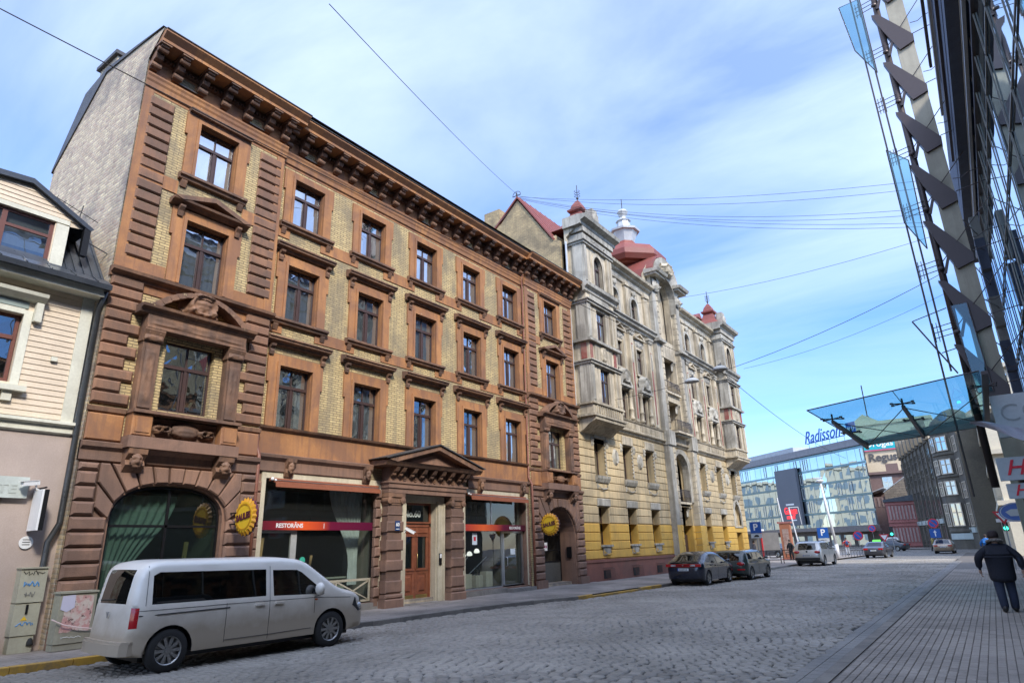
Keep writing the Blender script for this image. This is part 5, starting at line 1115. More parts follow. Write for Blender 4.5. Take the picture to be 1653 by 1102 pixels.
# ornate pediments between rows 3 and 4, columns beside the lower windows
for c in U3:
    m = M(); m.box(XY, XY+0.34, c-0.84, c+0.84, 11.05, 11.2); m.box(XY, XY+0.24, c-0.74, c+0.74, 10.98, 11.05)
    for s_ in (-1, 1): m.prism([(XY, c+s_*0.84, 11.2), (XY, c+s_*0.2, 12.0), (XY, c+s_*0.1, 11.8), (XY, c+s_*0.62, 11.2)], (0.34, 0, 0))
    yp('window_pediment', m, GREYO)
    rm = relief('cartouche', 1.6, 1.15, 0.42, 'shield', GREYO, 33, 28, 22); obj('cartouche', rm, None, yh, loc=Vector((XY+0.10, c, 11.72))-wloc(yh), fix=False)
    for s_ in (-1, 1):
        y = c+s_*0.72; m = M(); m.lathe([(0.17, 9.1), (0.17, 9.25), (0.13, 9.3), (0.14, 9.7), (0.16, 9.72), (0.16, 9.78), (0.13, 9.8), (0.105, 10.75), (0.15, 10.8), (0.17, 10.95), (0.17, 10.98)], (XY+0.15, y, 0), 12); yp('window_column', m, CREAMO, smooth=True)
    m = M(); m.box(XY, XY+0.12, c-0.70, c+0.70, 12.2, 12.34); m.box(XY, XY+0.09, c-0.70, c-0.54, 12.34, 14.25); m.box(XY, XY+0.09, c+0.54, c+0.70, 12.34, 14.25); m.box(XY, XY+0.20, c-0.78, c+0.78, 14.75, 14.85)
    for s_ in (-1, 1): m.prism([(XY, c+s_*0.80, 14.85), (XY, c, 15.25), (XY, c, 15.12), (XY, c+s_*0.6, 14.85)], (0.2, 0, 0))
    yp('window_surround', m, CREAMO)
    rm = relief('lintel_carving', 1.2, 0.42, 0.12, 'foliage', GREYO, 15, 24, 10); obj('lintel_carving', rm, None, yh, loc=Vector((XY+0.02, c, 14.5))-wloc(yh), fix=False)
# giant pilasters with red inlay
for y in (33.6, 36.5, 39.45, 46.2, 49.3, 52.55):
    m = M(); m.box(XY, XY+0.22, y-0.26, y+0.26, 9.1, 14.9); pl = yp('giant_pilaster', m, CREAMO)
    r_ = M(); r_.box(XY+0.22, XY+0.235, y-0.09, y+0.09, 9.3, 14.2); obj('red_inlay', r_, REDP, pl)
    c_ = M(); c_.box(XY, XY+0.34, y-0.36, y+0.36, 15.02, 15.16); c_.box(XY, XY+0.28, y-0.3, y+0.3, 14.86, 15.0); obj('capital', c_, GREYO, pl)
    rm = relief('leaf_carving', 0.6, 0.4, 0.16, 'foliage', GREYO, 17, 12, 8); obj('leaf_carving', rm, None, pl, loc=Vector((XY+0.26, y, 14.98))-wloc(pl), fix=False)
    rm = relief('drop_carving', 0.2, 1.2, 0.08, 'foliage', GREYO, 18, 6, 24); obj('drop_carving', rm, None, pl, loc=Vector((XY+0.235, y, 13.5))-wloc(pl), fix=False)
    m = M(); m.box(XY, XY+0.16, y-0.20, y+0.20, 15.95, 18.2); m.box(XY, XY+0.20, y-0.15, y-0.05, 16.1, 18.0); m.box(XY, XY+0.20, y+0.05, y+0.15, 16.1, 18.0); m.box(XY, XY+0.26, y-0.26, y+0.26, 18.2, 18.36); yp('attic_pilaster', m, CREAMO)
m = M(); cornice(m, XY, 0, [(0, 15.28), (0.12, 15.32), (0.14, 15.44), (0.30, 15.52), (0.34, 15.66), (0.46, 15.74), (0.46, 15.82), (0, 15.9)], YH0, 40.5); yp('string_course', m, GREYO)
m = M(); cornice(m, XY, 0, [(0, 15.28), (0.12, 15.32), (0.14, 15.44), (0.30, 15.52), (0.34, 15.66), (0.46, 15.74), (0.46, 15.82), (0, 15.9)], 45.6, YH1); yp('string_course', m, GREYO)
for (a, b) in ((YH0, 40.4), (45.7, YH1)):
    m = M(); cornice(m, XY, 0, [(0, 18.36), (0.10, 18.4), (0.10, 18.8), (0.26, 18.9), (0.30, 19.0), (0.55, 19.1), (0.60, 19.25), (0, 19.4)], a, b); yp('main_cornice', m, CREAMO)
    rm = relief('frieze_carving', 1.9, 0.32, 0.06, 'foliage', GREYO, 19, 40, 8)
    for c in ((35.0, 38.0) if a < 40 else (47.7, 50.9)): obj('frieze_carving', rm, None, yh, loc=Vector((XY+0.10, c, 18.6))-wloc(yh), fix=False)
# portal: paired giant pilasters, quoined edges, arch and gable
for (a, b) in ((40.5, 41.45), (44.65, 45.6)):
    m = M(); m.box(XY, XY+0.42, a, b, 0.1, 8.1); m.box(XY, XY+0.30, a, b, 8.1, 20.2) ; pl = yp('portal_pilaster', m, GREYO)
    q = a if a > 43 else b
    z = 1.3; i = 0
    while z < 20:
        w_ = 0.30 if i % 2 else 0.22; x1 = XY+0.46 if z < 8 else XY+0.34
        s_ = M(); y0_, y1_ = (b-w_, b+0.02) if a < 43 else (a-0.02, a+w_); s_.pillow(XY, x1, y0_, y1_, z+0.01, z+0.40, 0.03); obj('quoin_block', s_, YELST if z < 2.9 else CREAMO, pl); z += 0.42; i += 1
    f_ = M(); 
    for k in range(3): f_.box(XY+0.42, XY+0.455, a+0.12+k*0.26-(0.0 if a < 43 else -0.1), a+0.22+k*0.26-(0.0 if a < 43 else -0.1), 3.0, 7.9)
    m = M(); m.box(XY+0.421, XY+0.425, a, b, 0.1, 1.2); obj('plinth_paint', m, PLIN, pl); m = M(); m.box(XY+0.421, XY+0.425, a, b, 1.2, 2.98); obj('yellow_paint', m, YELST, pl)
    obj('capital', M().box(XY, XY+0.60, a-0.1, b+0.1, 15.3, 15.5), GREYO, pl); obj('pedestal', M().box(XY, XY+0.54, a-0.05, b+0.05, 8.1, 9.05), GREYO, pl)
    rm = relief('leaf_carving', 0.9, 0.9, 0.4, 'foliage', GREYO, 27, 16, 14); obj('leaf_carving', rm, None, pl, loc=Vector((XY+0.40, (a+b)/2, 19.6))-wloc(pl), fix=False)
    m = M(); m.box(XY, XY+0.9, a-0.35, b+0.35, 20.2, 20.36); m.xz([(XY, 20.36), (XY+1.05, 20.36), (XY+1.15, 20.55), (XY, 20.7)], a-0.45, b+0.45); yp('gable_impost', m, GREYO)
m = M(); n = 14; o = arch(41.35, 44.75, 4.5, 6.5, 8.05, n); i2 = arch(41.8, 44.3, 4.5, 6.5, 7.75, n); k = len(o)
m.add([(XY+0.22, *p) for p in o]+[(XY+0.16, *p) for p in i2]+[(XY, *p) for p in o]+[(XY-0.3, *p) for p in i2], [(q, (q+1) % k, (q+1) % k+k, q+k) for q in range(1, k)]+[(q, (q+1) % k, (q+1) % k+2*k, q+2*k) for q in range(1, k)]+[(q+k, (q+1) % k+k, (q+1) % k+3*k, q+3*k) for q in range(1, k)]); yp('portal_arch', m, GREYO)
m = M(); o = arch(40.7, 45.3, 18.4, 20.3, 22.35, n); i2 = arch(41.5, 44.5, 18.4, 19.4, 20.8, n)
m.add([(XY+0.62, *p) for p in o]+[(XY+0.5, *p) for p in i2]+[(XY, *p) for p in o]+[(XY-0.3, *p) for p in i2], [(q, (q+1) % k, (q+1) % k+k, q+k) for q in range(2, k-1)]+[(q, (q+1) % k, (q+1) % k+2*k, q+2*k) for q in range(2, k-1)]+[(q+k, (q+1) % k+k, (q+1) % k+3*k, q+3*k) for q in range(1, k)]); yp('gable_arch', m, GREYO)
rm = relief('gable_carving', 2.6, 1.1, 0.5, 'shield', CREAMO, 41, 30, 20); obj('gable_carving', rm, None, yh, loc=Vector((XY+0.55, 43.0, 21.4))-wloc(yh), fix=False)
m = M()
for q in range(10):
    a0, a1 = PI*q/10, PI*(q+1)/10; P = lambda a, r: (43.0+2.55*r*math.cos(a), 20.3+2.25*r*math.sin(a)); p = [P(a0, 1.0), P(a1, 1.0), P(a1, 0.93), P(a0, 0.93)]
    m.prism([(XY-2.5, *t_) for t_ in p], (3.0, 0, 0))
yp('gable_roof', m, REDROOF)
rm = relief('console_carving', 0.5, 0.7, 0.3, 'head', GREYO, 5, 10, 12)
def balcony(y0, y1, z, proj, h=0.75, x=XY):
    m = M(); m.box(x-0.3, x+proj, y0, y1, z-0.14, z); m.box(x, x+proj-0.15, y0+0.15, y1-0.15, z-0.26, z-0.14); b = yp('balcony_slab', m, CREAMO)
    m = M(); n = int((y1-y0)/0.13)
    for i in range(n+1):
        y = y0+0.05+(y1-y0-0.1)*i/n; e = 0.05*math.sin(PI*i/n)*2; m.tube([(x+proj-0.08, y, z), (x+proj-0.02+e, y, z+h*0.4), (x+proj-0.08, y, z+h)], 0.013, 5)
    for zz in (z+0.05, z+h): m.tube([(x, y0+0.04, zz), (x+proj-0.07, y0+0.04, zz), (x+proj-0.07, y1-0.04, zz), (x, y1-0.04, zz)], 0.02, 6)
    obj('balcony_railing', m, LEADM, b)
balcony(41.8, 44.3, 4.5, 0.15, 0.8); balcony(41.7, 44.4, 9.15, 0.75, 0.75); balcony(41.7, 44.4, 12.05, 0.2, 0.75)
for y in (41.75, 44.25):
    for z in (11.1, 14.3, 3.9): rm2 = relief('bracket_carving', 0.35, 0.7, 0.4, 'foliage', GREYO, 51, 8, 14); obj('bracket_carving', rm2, None, yh, loc=Vector((XY-0.25, y, z))-wloc(yh), fix=False)
# oriels
def oriel(y0, y1, label_x):
    xo = XY+0.95; c = (y0+y1)/2
    m = M(); prof = [(0, 7.55), (0.3, 7.7), (0.7, 8.0), (0.95, 8.1), (1.08, 8.16), (1.08, 8.34)]
    m.xz([(XY, 7.2)]+[(XY+a, b) for a, b in prof]+[(XY, 8.34)], y0-0.02, y1+0.02); m.box(XY, xo+0.20, y0-0.22, y1+0.22, 8.342, 8.46); o = yp('oriel_corbel', m, CREAMO)
    m = M(); m.box(XY, xo+0.04, y0-0.04, y1+0.04, 8.46, 9.0); m.box(XY, xo+0.14, y0-0.14, y1+0.14, 9.0, 9.10); yp('oriel_parapet', m, CREAMO)
    m = M(); k = 0
    for j in range(11): m.box(xo+0.04, xo+0.09, y0+0.35+j*(y1-y0-0.7)/10-0.045, y0+0.35+j*(y1-y0-0.7)/10+0.045, 8.54, 8.94)
    yp('oriel_balusters', m, CREAMO)['kind'] = 'stuff'
    wh = [rect(c-0.56, c+0.50, 9.2, 11.15), rect(c-0.56, c+0.50, 12.75, 14.55), arch(c-0.52, c+0.46, 15.95, 17.35, 17.95, 10)]
    m = M(); wall(m, rect(y0, y1, 9.1, 19.2), wh, xo, 0.3); m.add([(XY, y0, 9.1), (xo, y0, 9.1), (xo, y0, 19.2), (XY, y0, 19.2)], [(0, 1, 2, 3)]); m.add([(XY, y1, 9.1), (xo, y1, 9.1), (xo, y1, 19.2), (XY, y1, 19.2)], [(0, 1, 2, 3)]); yp('oriel_wall', m, CREAMO)
    ws = [window_proto(1.06, 1.95, seed=91, curtain=0, tr=0.66), window_proto(1.06, 1.8, seed=92, curtain=1, tr=0.66), window_proto(0.98, 2.0, seed=93, curtain=1, tr=0.66, arched=True)]; PROTOS.extend(ws)
    for w_, z in zip(ws, (9.2, 12.75, 15.95)): placew(w_, c-0.03, z, xo, yh)
    # corner pilasters on front and side faces
    for (za, zb, mt) in ((9.12, 11.2, GREYO), (12.62, 14.7, GREYO), (15.95, 18.3, GREYO)):
        for (a, b) in ((y0-0.05, y0+0.30), (y1-0.66, y1-0.34), (y1-0.28, y1+0.05)):
            m = M(); m.box(xo-0.02, xo+0.08, a, b, za, zb); m.box(xo+0.08, xo+0.11, a+0.06, b-0.06, za+0.1, zb-0.1); yp('oriel_pilaster', m, CREAMO if mt is GREYO and a > y0 else mt)
        for s_, yy in ((-1, y0), (1, y1)):
            m = M(); m.box(xo-0.62, xo-0.021, min(yy, yy+s_*0.08), max(yy, yy+s_*0.08), za, zb); yp('oriel_side_pilaster', m, GREYO)
        m = M(); m.box(XY, xo+0.16, y0-0.14, y1+0.14, zb+0.002, zb+0.14); m.box(XY, xo+0.24, y0-0.22, y1+0.22, zb+0.142, zb+0.20); yp('oriel_ledge', m, GREYO)
    # panel storey between
    m = M(); m.box(xo, xo+0.05, y0+0.55, y1-0.8, 11.5, 12.45); pn = yp('oriel_panel', m, CREAMO)
    rm = relief('panel_carving', 1.0, 0.9, 0.12, 'shield', CREAMO, 61, 20, 20); obj('panel_carving', rm, None, pn, loc=Vector((xo+0.05, (y0+0.55+y1-0.8)/2, 11.97))-wloc(pn), fix=False)
    for (a, b) in ((y0+0.08, y0+0.36), (y1-0.5, y1-0.2)): m = M(); m.box(xo, xo+0.03, a, b, 11.5, 12.4); yp('red_inlay', m, REDP)
    m = M(); m.box(xo-0.5, xo-0.15, y0-0.03, y0-0.005, 11.5, 12.4); yp('red_inlay', m, REDP)
    m = M(); m.box(XY, xo+0.22, y0-0.2, y1+0.2, 12.46, 12.61); yp('oriel_ledge', m, GREYO)
    m = M(); m.box(xo, xo+0.04, y0+0.4, y1-0.7, 14.95, 15.6); rm = relief('cartouche', 0.8, 0.5, 0.07, 'scroll', CREAMO, 62, 18, 10); yp('oriel_panel', m, GREYO)
    m = M(); cornice(m, xo, 0, [(0, 15.3), (0.1, 15.36), (0.12, 15.5), (0.3, 15.62), (0.34, 15.8), (0, 15.92)], y0-0.3, y1+0.3); m.box(XY, xo, y0-0.3, y0, 15.62, 15.82); yp('string_course', m, GREYO)
    m = M(); n = 12; oo = arch(c-0.74, c+0.68, 15.93, 17.35, 18.2, n); ii = arch(c-0.54, c+0.48, 15.93, 17.35, 17.97, n); k = len(oo)
    m.add([(xo+0.07, *p) for p in oo]+[(xo+0.07, *p) for p in ii]+[(xo, *p) for p in oo], [(q, (q+1) % k, (q+1) % k+k, q+k) for q in range(1, k)]+[(q, (q+1) % k, (q+1) % k+2*k, q+2*k) for q in range(1, k)]); yp('arch_moulding', m, CREAMO)
    m = M(); m.box(XY, xo+0.12, y0-0.12, y1+0.12, 18.52, 18.9); m.box(XY, xo+0.2, y0-0.2, y1+0.2, 19.0, 19.3); cornice(m, xo, 0, [(0, 19.3), (0.2, 19.34), (0.24, 19.5), (0.55, 19.62), (0.62, 19.82), (0, 19.95)], y0-0.5, y1+0.5); m.xz([(XY, 19.3), (xo, 19.3), (xo, 19.94), (XY, 19.94)], y0-0.5, y1+0.5); yp('oriel_cornice', m, GREYO)
    rm = relief('frieze_carving', 1.6, 0.4, 0.14, 'swag', GREYO, 63, 20, 10)
    obj('frieze_carving', rm, None, yh, loc=Vector((xo+0.12, c, 18.7))-wloc(yh), fix=False)
oriel(29.35, 32.7, 0); oriel(53.2, 56.35, 1)
def turret(y, x, z, s):
    m = M(); P = [(2.5, -0.1), (2.2, 0.15), (1.4, 0.5), (0.85, 1.0), (0.62, 1.5), (0.52, 1.65)]
    m.lathe([(a*s, z+b*s) for a, b in P], (x, y, 0), 4); t = yp('turret_roof', m, REDROOF)
    m = M(); m.lathe([(0.62*s, z+1.62*s), (0.80*s, z+1.72*s), (0.82*s, z+1.85*s), (0.58*s, z+1.92*s), (0.46*s, z+2.25*s), (0.15*s, z+2.62*s), (0.02, z+2.7*s)], (x, y, 0), 4); yp('turret_cap', m, REDROOF)
    m = M(); m.tube([(x, y, z+2.6*s), (x, y, z+3.9*s)], 0.03*s, 6)
    for k, zz in enumerate((2.9, 3.1, 3.3)):
        for a in range(4): m.tube([(x, y, z+zz*s), (x+0.2*s*math.cos(a*PI/2+.5), y+0.2*s*math.sin(a*PI/2+.5), z+(zz+0.12)*s), (x+0.10*s*math.cos(a*PI/2+.5), y+0.10*s*math.sin(a*PI/2+.5), z+(zz+0.22)*s)], 0.02*s, 5)
    m.ball((x, y, z+2.85*s), 0.09*s); yp('finial', m, LEADM)
    m = M(); m.box(x+0.7*s, x+1.25*s, y-0.35*s, y+0.35*s, z, z+1.5*s); rm = relief('turret_carving', 0.8, 1.0, 0.2, 'shield', GREYO, 71, 14, 14); tf = yp('turret_dormer', m, GREYO); obj('turret_carving', rm, None, tf, loc=Vector((x+1.25*s, y, z+0.7*s))-wloc(tf), fix=False)
turret(31.1, XY-0.1, 19.85, 0.88); turret(54.7, XY-0.2, 19.8, 0.98)
# dome with zinc lantern
dx_, dy_, dz_ = XY-2.4, 42.8, 22.0
m = M(); m.lathe([(1.7, dz_-2.4), (1.7, dz_-0.1), (2.2, dz_+0.0), (2.3, dz_+0.15)], (dx_, dy_, 0), 8); yp('dome_drum', m, LEADM if False else REDROOF)
m = M(); m.lathe([(2.75, dz_+0.1), (3.0, dz_+0.45), (3.0, dz_+0.85), (2.6, dz_+1.35), (1.8, dz_+1.75), (1.1, dz_+2.1), (0.78, dz_+2.5)], (dx_, dy_, 0), 8); yp('dome', m, REDROOF)
m = M(); m.lathe([(0.72, dz_+2.5), (0.80, dz_+2.75), (1.02, dz_+3.35), (1.22, dz_+3.4), (1.26, dz_+3.55), (0.95, dz_+3.7), (0.55, dz_+3.85), (0.50, dz_+4.4), (0.62, dz_+4.45), (0.3, dz_+4.7), (0.25, dz_+4.85), (0.45, dz_+5.3), (0.36, dz_+5.45)], (dx_, dy_, 0), 8); ln = yp('lantern', m, ZINC)
m = M(); m.tube([(dx_, dy_, dz_+5.3), (dx_, dy_, dz_+6.5)], 0.035, 6); obj('spire_rod', m, LEADM, ln)
# party gable with red roof over the brown house
m = M(); gpp = [(-16.9, 15.0), (-16.9, 18.7), (-17.5, 19.0), (-19.75, 22.35), (-21.6, 20.7), (-23.5, 19.0), (-23.5, 12.0)]; m.prism([(p[0], 28.98, p[1]) for p in gpp], (0, 0.3, 0)); yp('party_gable', m, brickmat('party_brick', 0, (0.55, 0.42, 0.22), (0.44, 0.33, 0.18), (0.25, 0.2, 0.14), bw=0.28, bh=0.09, soot=0.2, scale=0.6, rough_img=0.05))
for (a, b) in (((-17.3, 18.85), (-19.75, 22.5)), ((-19.75, 22.5), (-21.7, 20.75))):
    m = M(); m.prism([(a[0], 28.9, a[1]), (b[0], 28.9, b[1]), (b[0], 28.9, b[1]+0.14), (a[0], 28.9, a[1]+0.14)], (0, 9.5, 0)); rr = yp('roof_slope', m, REDROOF)
    if a[0] > -19:
        for k in range(18): s_ = M(); yy = 29.2+k*0.58; s_.prism([(a[0], yy, a[1]+0.14), (b[0], yy, b[1]+0.14), (b[0], yy, b[1]+0.19), (a[0], yy, a[1]+0.19)], (0, 0.03, 0)); obj('roof_seam', s_, REDROOF, rr)
m = M(); m.box(-22.4, -21.2, 29.0, 30.0, 17, 22.3); yp('chimney', m, MATS['party_brick'])
for (y, x, z) in ((45.6, XY-1, 19.3), (52.4, XY-1, 19.3)):
    m = M(); m.box(x-0.5, x+0.6, y-0.5, y+0.5, z, z+1.1); m.prism([(x-0.5, y-0.6, z+1.1), (x-0.5, y+0.6, z+1.1), (x-0.5, y, z+1.6)], (1.2, 0, 0)); yp('dormer', m, REDROOF)
m = M(); m.xz([(XY-1.0, 19.3), (XY-3.5, 21.0), (XY-7, 21.2), (XY-10.8, 19.2)], 46, 56); yp('rear_roof', m, REDROOF)
m = M(); m.tube([(XY+0.1, 28.98, 8.3), (XY+0.1, 28.98, 18.5)], 0.06, 8); yp('downpipe', m, ZINC)
# ------------------------------------------------------------------ cream timber house on the left
BOARD = surf('cream_weatherboard', (0.72, 0.60, 0.46), (0.66, 0.55, 0.42), scale=1.5, grain=20, bump=0.1, rnd=0.03, dirt=(0.3, 0.24, 0.18), dirt_amt=0.15)
TRIMW = surf('pale_trim_paint', (0.70, 0.69, 0.58), (0.63, 0.62, 0.52), scale=2, bump=0.08, dirt=(0.3, 0.28, 0.22), dirt_amt=0.25)
PINKP = surf('pink_beige_render', (0.43, 0.35, 0.31), (0.38, 0.31, 0.275), scale=1.0, bump=0.15, grain=40, dirt=(0.27, 0.22, 0.19), dirt_amt=0.35)
SLATE = surf('grey_sheet_roof', (0.075, 0.085, 0.10), (0.05, 0.057, 0.07), scale=1.5, rough=0.35, bump=0.15, metal=0.3)
REDW = surf('brown_red_window_paint', (0.16, 0.06, 0.045), (0.13, 0.05, 0.04), scale=3, rough=0.5, bump=0.1)
XL = -16.72
lh = thing('timber_house', 'cream weatherboarded house with slate grey dormer beside the brown corner house', 'house', (XL, 4.0, 0))
def lp_(name, m, mat, parent=None, smooth=False): return obj(name, m, mat, parent or lh, smooth=smooth)
m = M(); wall(m, rect(-2, 5.95, 4.9, 8.15), [rect(3.3, 4.62, 5.65, 7.2), rect(0.3, 1.6, 5.65, 7.2)], XL, 0.2); lp_('upper_wall', m, BOARD)
z = 4.95
while z < 8.0:
    for (a, b) in ((1.62, 3.28), (4.66, 5.70)) if 5.45 < z < 7.45 else ((1.0, 5.70),):
        m = M(); m.xz([(XL, z), (XL+0.028, z), (XL+0.012, z+0.128), (XL, z+0.128)], a, b); lp_('weatherboard', m, BOARD)
    z += 0.131
m = M(); m.box(XL, XL+0.05, 5.70, 5.95, 4.9, 8.0); lp_('corner_board', m, TRIMW)
m = M(); cornice(m, XL, 0, [(0, 4.62), (0.08, 4.66), (0.08, 4.80), (0.18, 4.84), (0.18, 4.90), (0, 4.94)], -2, 5.97); lp_('band_moulding', m, TRIMW)
m = M(); m.xz([(XL, 7.95), (XL+0.42, 7.95), (XL+0.44, 8.12), (XL, 8.12)], -2, 6.0); lp_('eaves_board', m, TRIMW)
m = M(); m.xz([(XL+0.40, 8.13), (XL+0.58, 8.10), (XL+0.60, 8.22), (XL+0.2, 8.46), (XL, 8.46)], -2, 6.08); lp_('gutter_roof', m, SLATE)
for k in range(14): m = M(); y = -0.5+k*0.48; m.prism([(XL+0.605, y, 8.22), (XL+0.205, y, 8.468), (XL+0.205, y, 8.49), (XL+0.615, y, 8.24)], (0, 0.02, 0)); lp_('roof_seam', m, SLATE)
m = M(); m.xz([(XL+0.2, 8.40), (XL-1.7, 10.6), (XL-4.5, 10.9), (XL-4.5, 8.3)], -2, 6.05); rf = lp_('mansard_roof', m, SLATE)
for k in range(5): m = M(); y = 5.2+k*0.19; m.prism([(XL+0.2, y, 8.405), (XL-1.7, y, 10.605), (XL-1.7, y, 10.66), (XL+0.2, y, 8.46)], (0, 0.022, 0)); obj('roof_seam', m, SLATE, rf)
# dormer
m = M(); dp = [(1.9, 8.47), (5.12, 8.47), (5.12, 9.62), (5.45, 9.66), (4.22, 10.36), (1.9, 10.15)]; wall(m, dp, [rect(2.9, 4.84, 8.52, 9.62)], XL+0.02, 0.15); lp_('dormer_front', m, BOARD)
for k in range(5):
    z = 9.76+k*0.11; ye = 5.45-(z-9.72)*1.6
    m = M(); m.xz([(XL+0.02, z), (XL+0.045, z), (XL+0.03, z+0.106), (XL+0.02, z+0.106)], 2.0, max(2.2, ye)); lp_('weatherboard', m, BOARD)
m = M(); m.box(XL+0.02, XL+0.06, 4.86, 5.12, 8.47, 9.6); m.box(XL+0.02, XL+0.06, 2.0, 5.12, 9.63, 9.74); lp_('dormer_trim', m, TRIMW)
m = M(); m.prism([(XL+0.15, 5.55, 9.62), (XL+0.15, 4.22, 10.34), (XL+0.15, 4.22, 10.47), (XL+0.15, 5.62, 9.70)], (-2.2, 0, 0)); m.prism([(XL+0.15, 4.22, 10.34), (XL+0.15, 1.6, 10.10), (XL+0.15, 1.6, 10.23), (XL+0.15, 4.22, 10.47)], (-2.2, 0, 0)); lp_('dormer_roof', m, SLATE)
m = M(); m.box(XL-2.0, XL+0.02, 5.08, 5.12, 8.47, 9.62); lp_('dormer_cheek', m, SLATE)
m = M(); m.box(XL+0.0, XL+0.14, 5.42, 5.56, 8.95, 9.66); lp_('dormer_downpipe', m, BLACKM)
wd = M(); x = XL-0.04
for (a, b, c, d) in ((2.9, 4.84, 8.52, 8.58), (2.9, 4.84, 9.55, 9.62), (4.76, 4.84, 8.58, 9.55), (3.82, 3.92, 8.58, 9.55), (2.9, 2.98, 8.58, 9.55), (2.98, 3.82, 9.20, 9.27), (3.92, 4.76, 9.20, 9.27)): wd.box(x-0.05, x+0.01, a, b, c, d)
dw = lp_('dormer_window', wd, REDW)
for (a, b, c, d) in ((2.98, 3.82, 8.58, 9.2), (3.92, 4.76, 8.58, 9.2), (2.98, 3.82, 9.27, 9.55), (3.92, 4.76, 9.27, 9.55)): pane_at(a, b, c, d, x-0.02, GLASS, dw, 'pane', 0.004)
m = M(); m.add([(x-0.12, 2.9, 8.5), (x-0.12, 4.84, 8.5), (x-0.12, 4.84, 9.62), (x-0.12, 2.9, 9.62)], [(0, 1, 2, 3)]); obj('blind', m, CURTAIN, dw, fix=False)
# upper window with cornice
wp_ = window_proto(1.30, 1.55, seed=101, curtain=0, tr=0.66, wood=REDW, recess=0.12, fw=0.07); PROTOS.append(wp_)
q = M(); q.box(0, 0.05, -0.82, -0.66, -0.05, 1.66); q.box(0, 0.05, 0.66, 0.82, -0.05, 1.66); q.box(0, 0.05, -0.66, 0.66, 1.56, 1.68); sub(wp_, 'surround', q, TRIMW)
q = M(); q.xz([(0, 1.86), (0.14, 1.90), (0.26, 1.98), (0.28, 2.06), (0, 2.10)], -1.0, 1.0); sub(wp_, 'hood', q, TRIMW)
q = M(); q.box(0, 0.045, -0.72, 0.72, 1.70, 1.84); sub(wp_, 'frieze_board', q, surf('grey_green_paint', (0.30, 0.36, 0.34)))
for s_ in (-1, 1): q = M(); q.box(0, 0.16, s_*0.90-0.07, s_*0.90+0.07, 1.42, 1.86); sub(wp_, 'console', q, TRIMW)
q = M(); q.box(0, 0.18, -0.95, 0.95, -0.20, -0.08); q.box(0, 0.10, -0.9, -0.72, -0.42, -0.2); q.box(0, 0.10, 0.55, 0.73, -0.42, -0.2); sub(wp_, 'sill', q, TRIMW)
placew(wp_, 3.95, 5.65, XL, lh); placew(wp_, 0.95, 5.65, XL, lh)
m = M(); m.box(XL, XL+0.09, 5.28, 5.40, 6.26, 6.36); lp_('wall_vent', m, TRIMW)
# rendered ground floor
m = M(); wall(m, rect(-2, 6.11, 0.1, 4.64), [rect(2.6, 4.92, 0.14, 3.2)], XL, 0.35); lp_('ground_floor_wall', m, PINKP)
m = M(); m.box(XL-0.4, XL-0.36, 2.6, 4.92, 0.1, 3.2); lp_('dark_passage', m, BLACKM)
m = M(); m.box(XL-0.3, XL-0.22, 4.35, 4.9, 0.2, 2.3); m.box(XL-0.22, XL-0.18, 4.82, 4.9, 0.2, 2.4); lp_('open_shutter_door', m, surf('peeling_door_paint', (0.34, 0.33, 0.26), (0.18, 0.10, 0.08), scale=6, grain=30))
m = M(); m.box(XL-0.2, XL+0.0, 2.6, 4.92, 2.62, 2.70); lp_('door_transom', m, surf('pale_lintel', (0.45, 0.43, 0.33)))
m = M()
for k in range(4): m.lathe([(0.05, -0.01), (0.09, -0.01), (0.09, 0.01), (0.05, 0.01)], (XL-0.1, 4.1+k*0.22, 2.84), 12, 'x')
lp_('iron_scrolls', m, surf('painted_iron', (0.35, 0.33, 0.26)))
sg = M(); sg.box(XL+0.05, XL+0.12, 3.0, 5.32, 3.20, 3.64); so = lp_('shop_sign', sg, surf('pale_green_sign', (0.52, 0.57, 0.54), scale=2, bump=0.05))
text('ETE', 0.26, plain('embossed_grey', (0.42, 0.46, 0.43), 0.5), so, Vector((XL+0.122, 4.86, 3.38))-wloc(so), ROTX, ext=0.006, bold=0.004, sx=1.25)
m = M(); m.tube([(XL+0.42, 6.02, 8.1), (XL+0.16, 6.02, 7.7), (XL+0.12, 6.03, 2.7), (XL+0.14, 5.86, 2.3), (XL+0.14, 5.84, 0.45), (XL+0.24, 5.84, 0.28)], 0.062, 10); lp_('downpipe', m, surf('dark_zinc_pipe', (0.07, 0.075, 0.08), (0.05, 0.052, 0.055), rough=0.35, metal=0.5), smooth=True)
t = thing('satellite_dish', 'round grey satellite dish on the dormer roof of the cream house', 'satellite dish', (XL-0.35, 4.78, 10.2))
m = M(); m.lathe([(0.0, 0.0), (0.14, 0.015), (0.25, 0.05), (0.33, 0.10), (0.33, 0.11)], (0, 0, 0), 24, 'x'); m.f = m.f[:-2]; m.mi = m.mi[:-2]; d_ = obj('dish', m, surf('dish_grey', (0.42, 0.41, 0.38)), t, loc=(0, 0, 0), smooth=True); d_.rotation_euler = (0, rad(-20), rad(20)); d_.scale = (-1, 1, 1)
m = M(); m.tube([(-0.05, 0, 0), (-0.05, 0, -0.5)], 0.025, 6); m.tube([(0.0, 0, -0.3), (0.35, 0.15, -0.12)], 0.014, 6); m.ball((0.36, 0.16, -0.1), 0.05); obj('dish_arm', m, BLACKM, t, loc=(0, 0, 0))
t = thing('roof_aerial', 'thin stick aerial reaching from the roof past the satellite dish', 'aerial', (XL-0.5, 5.5, 9.6))
m = M(); m.tube([(0, -0.1, 0), (0, 0.0, 0.95)], 0.014, 6); m.tube([(0, -0.7, 0.95), (0, 0.4, 0.62)], 0.009, 5)
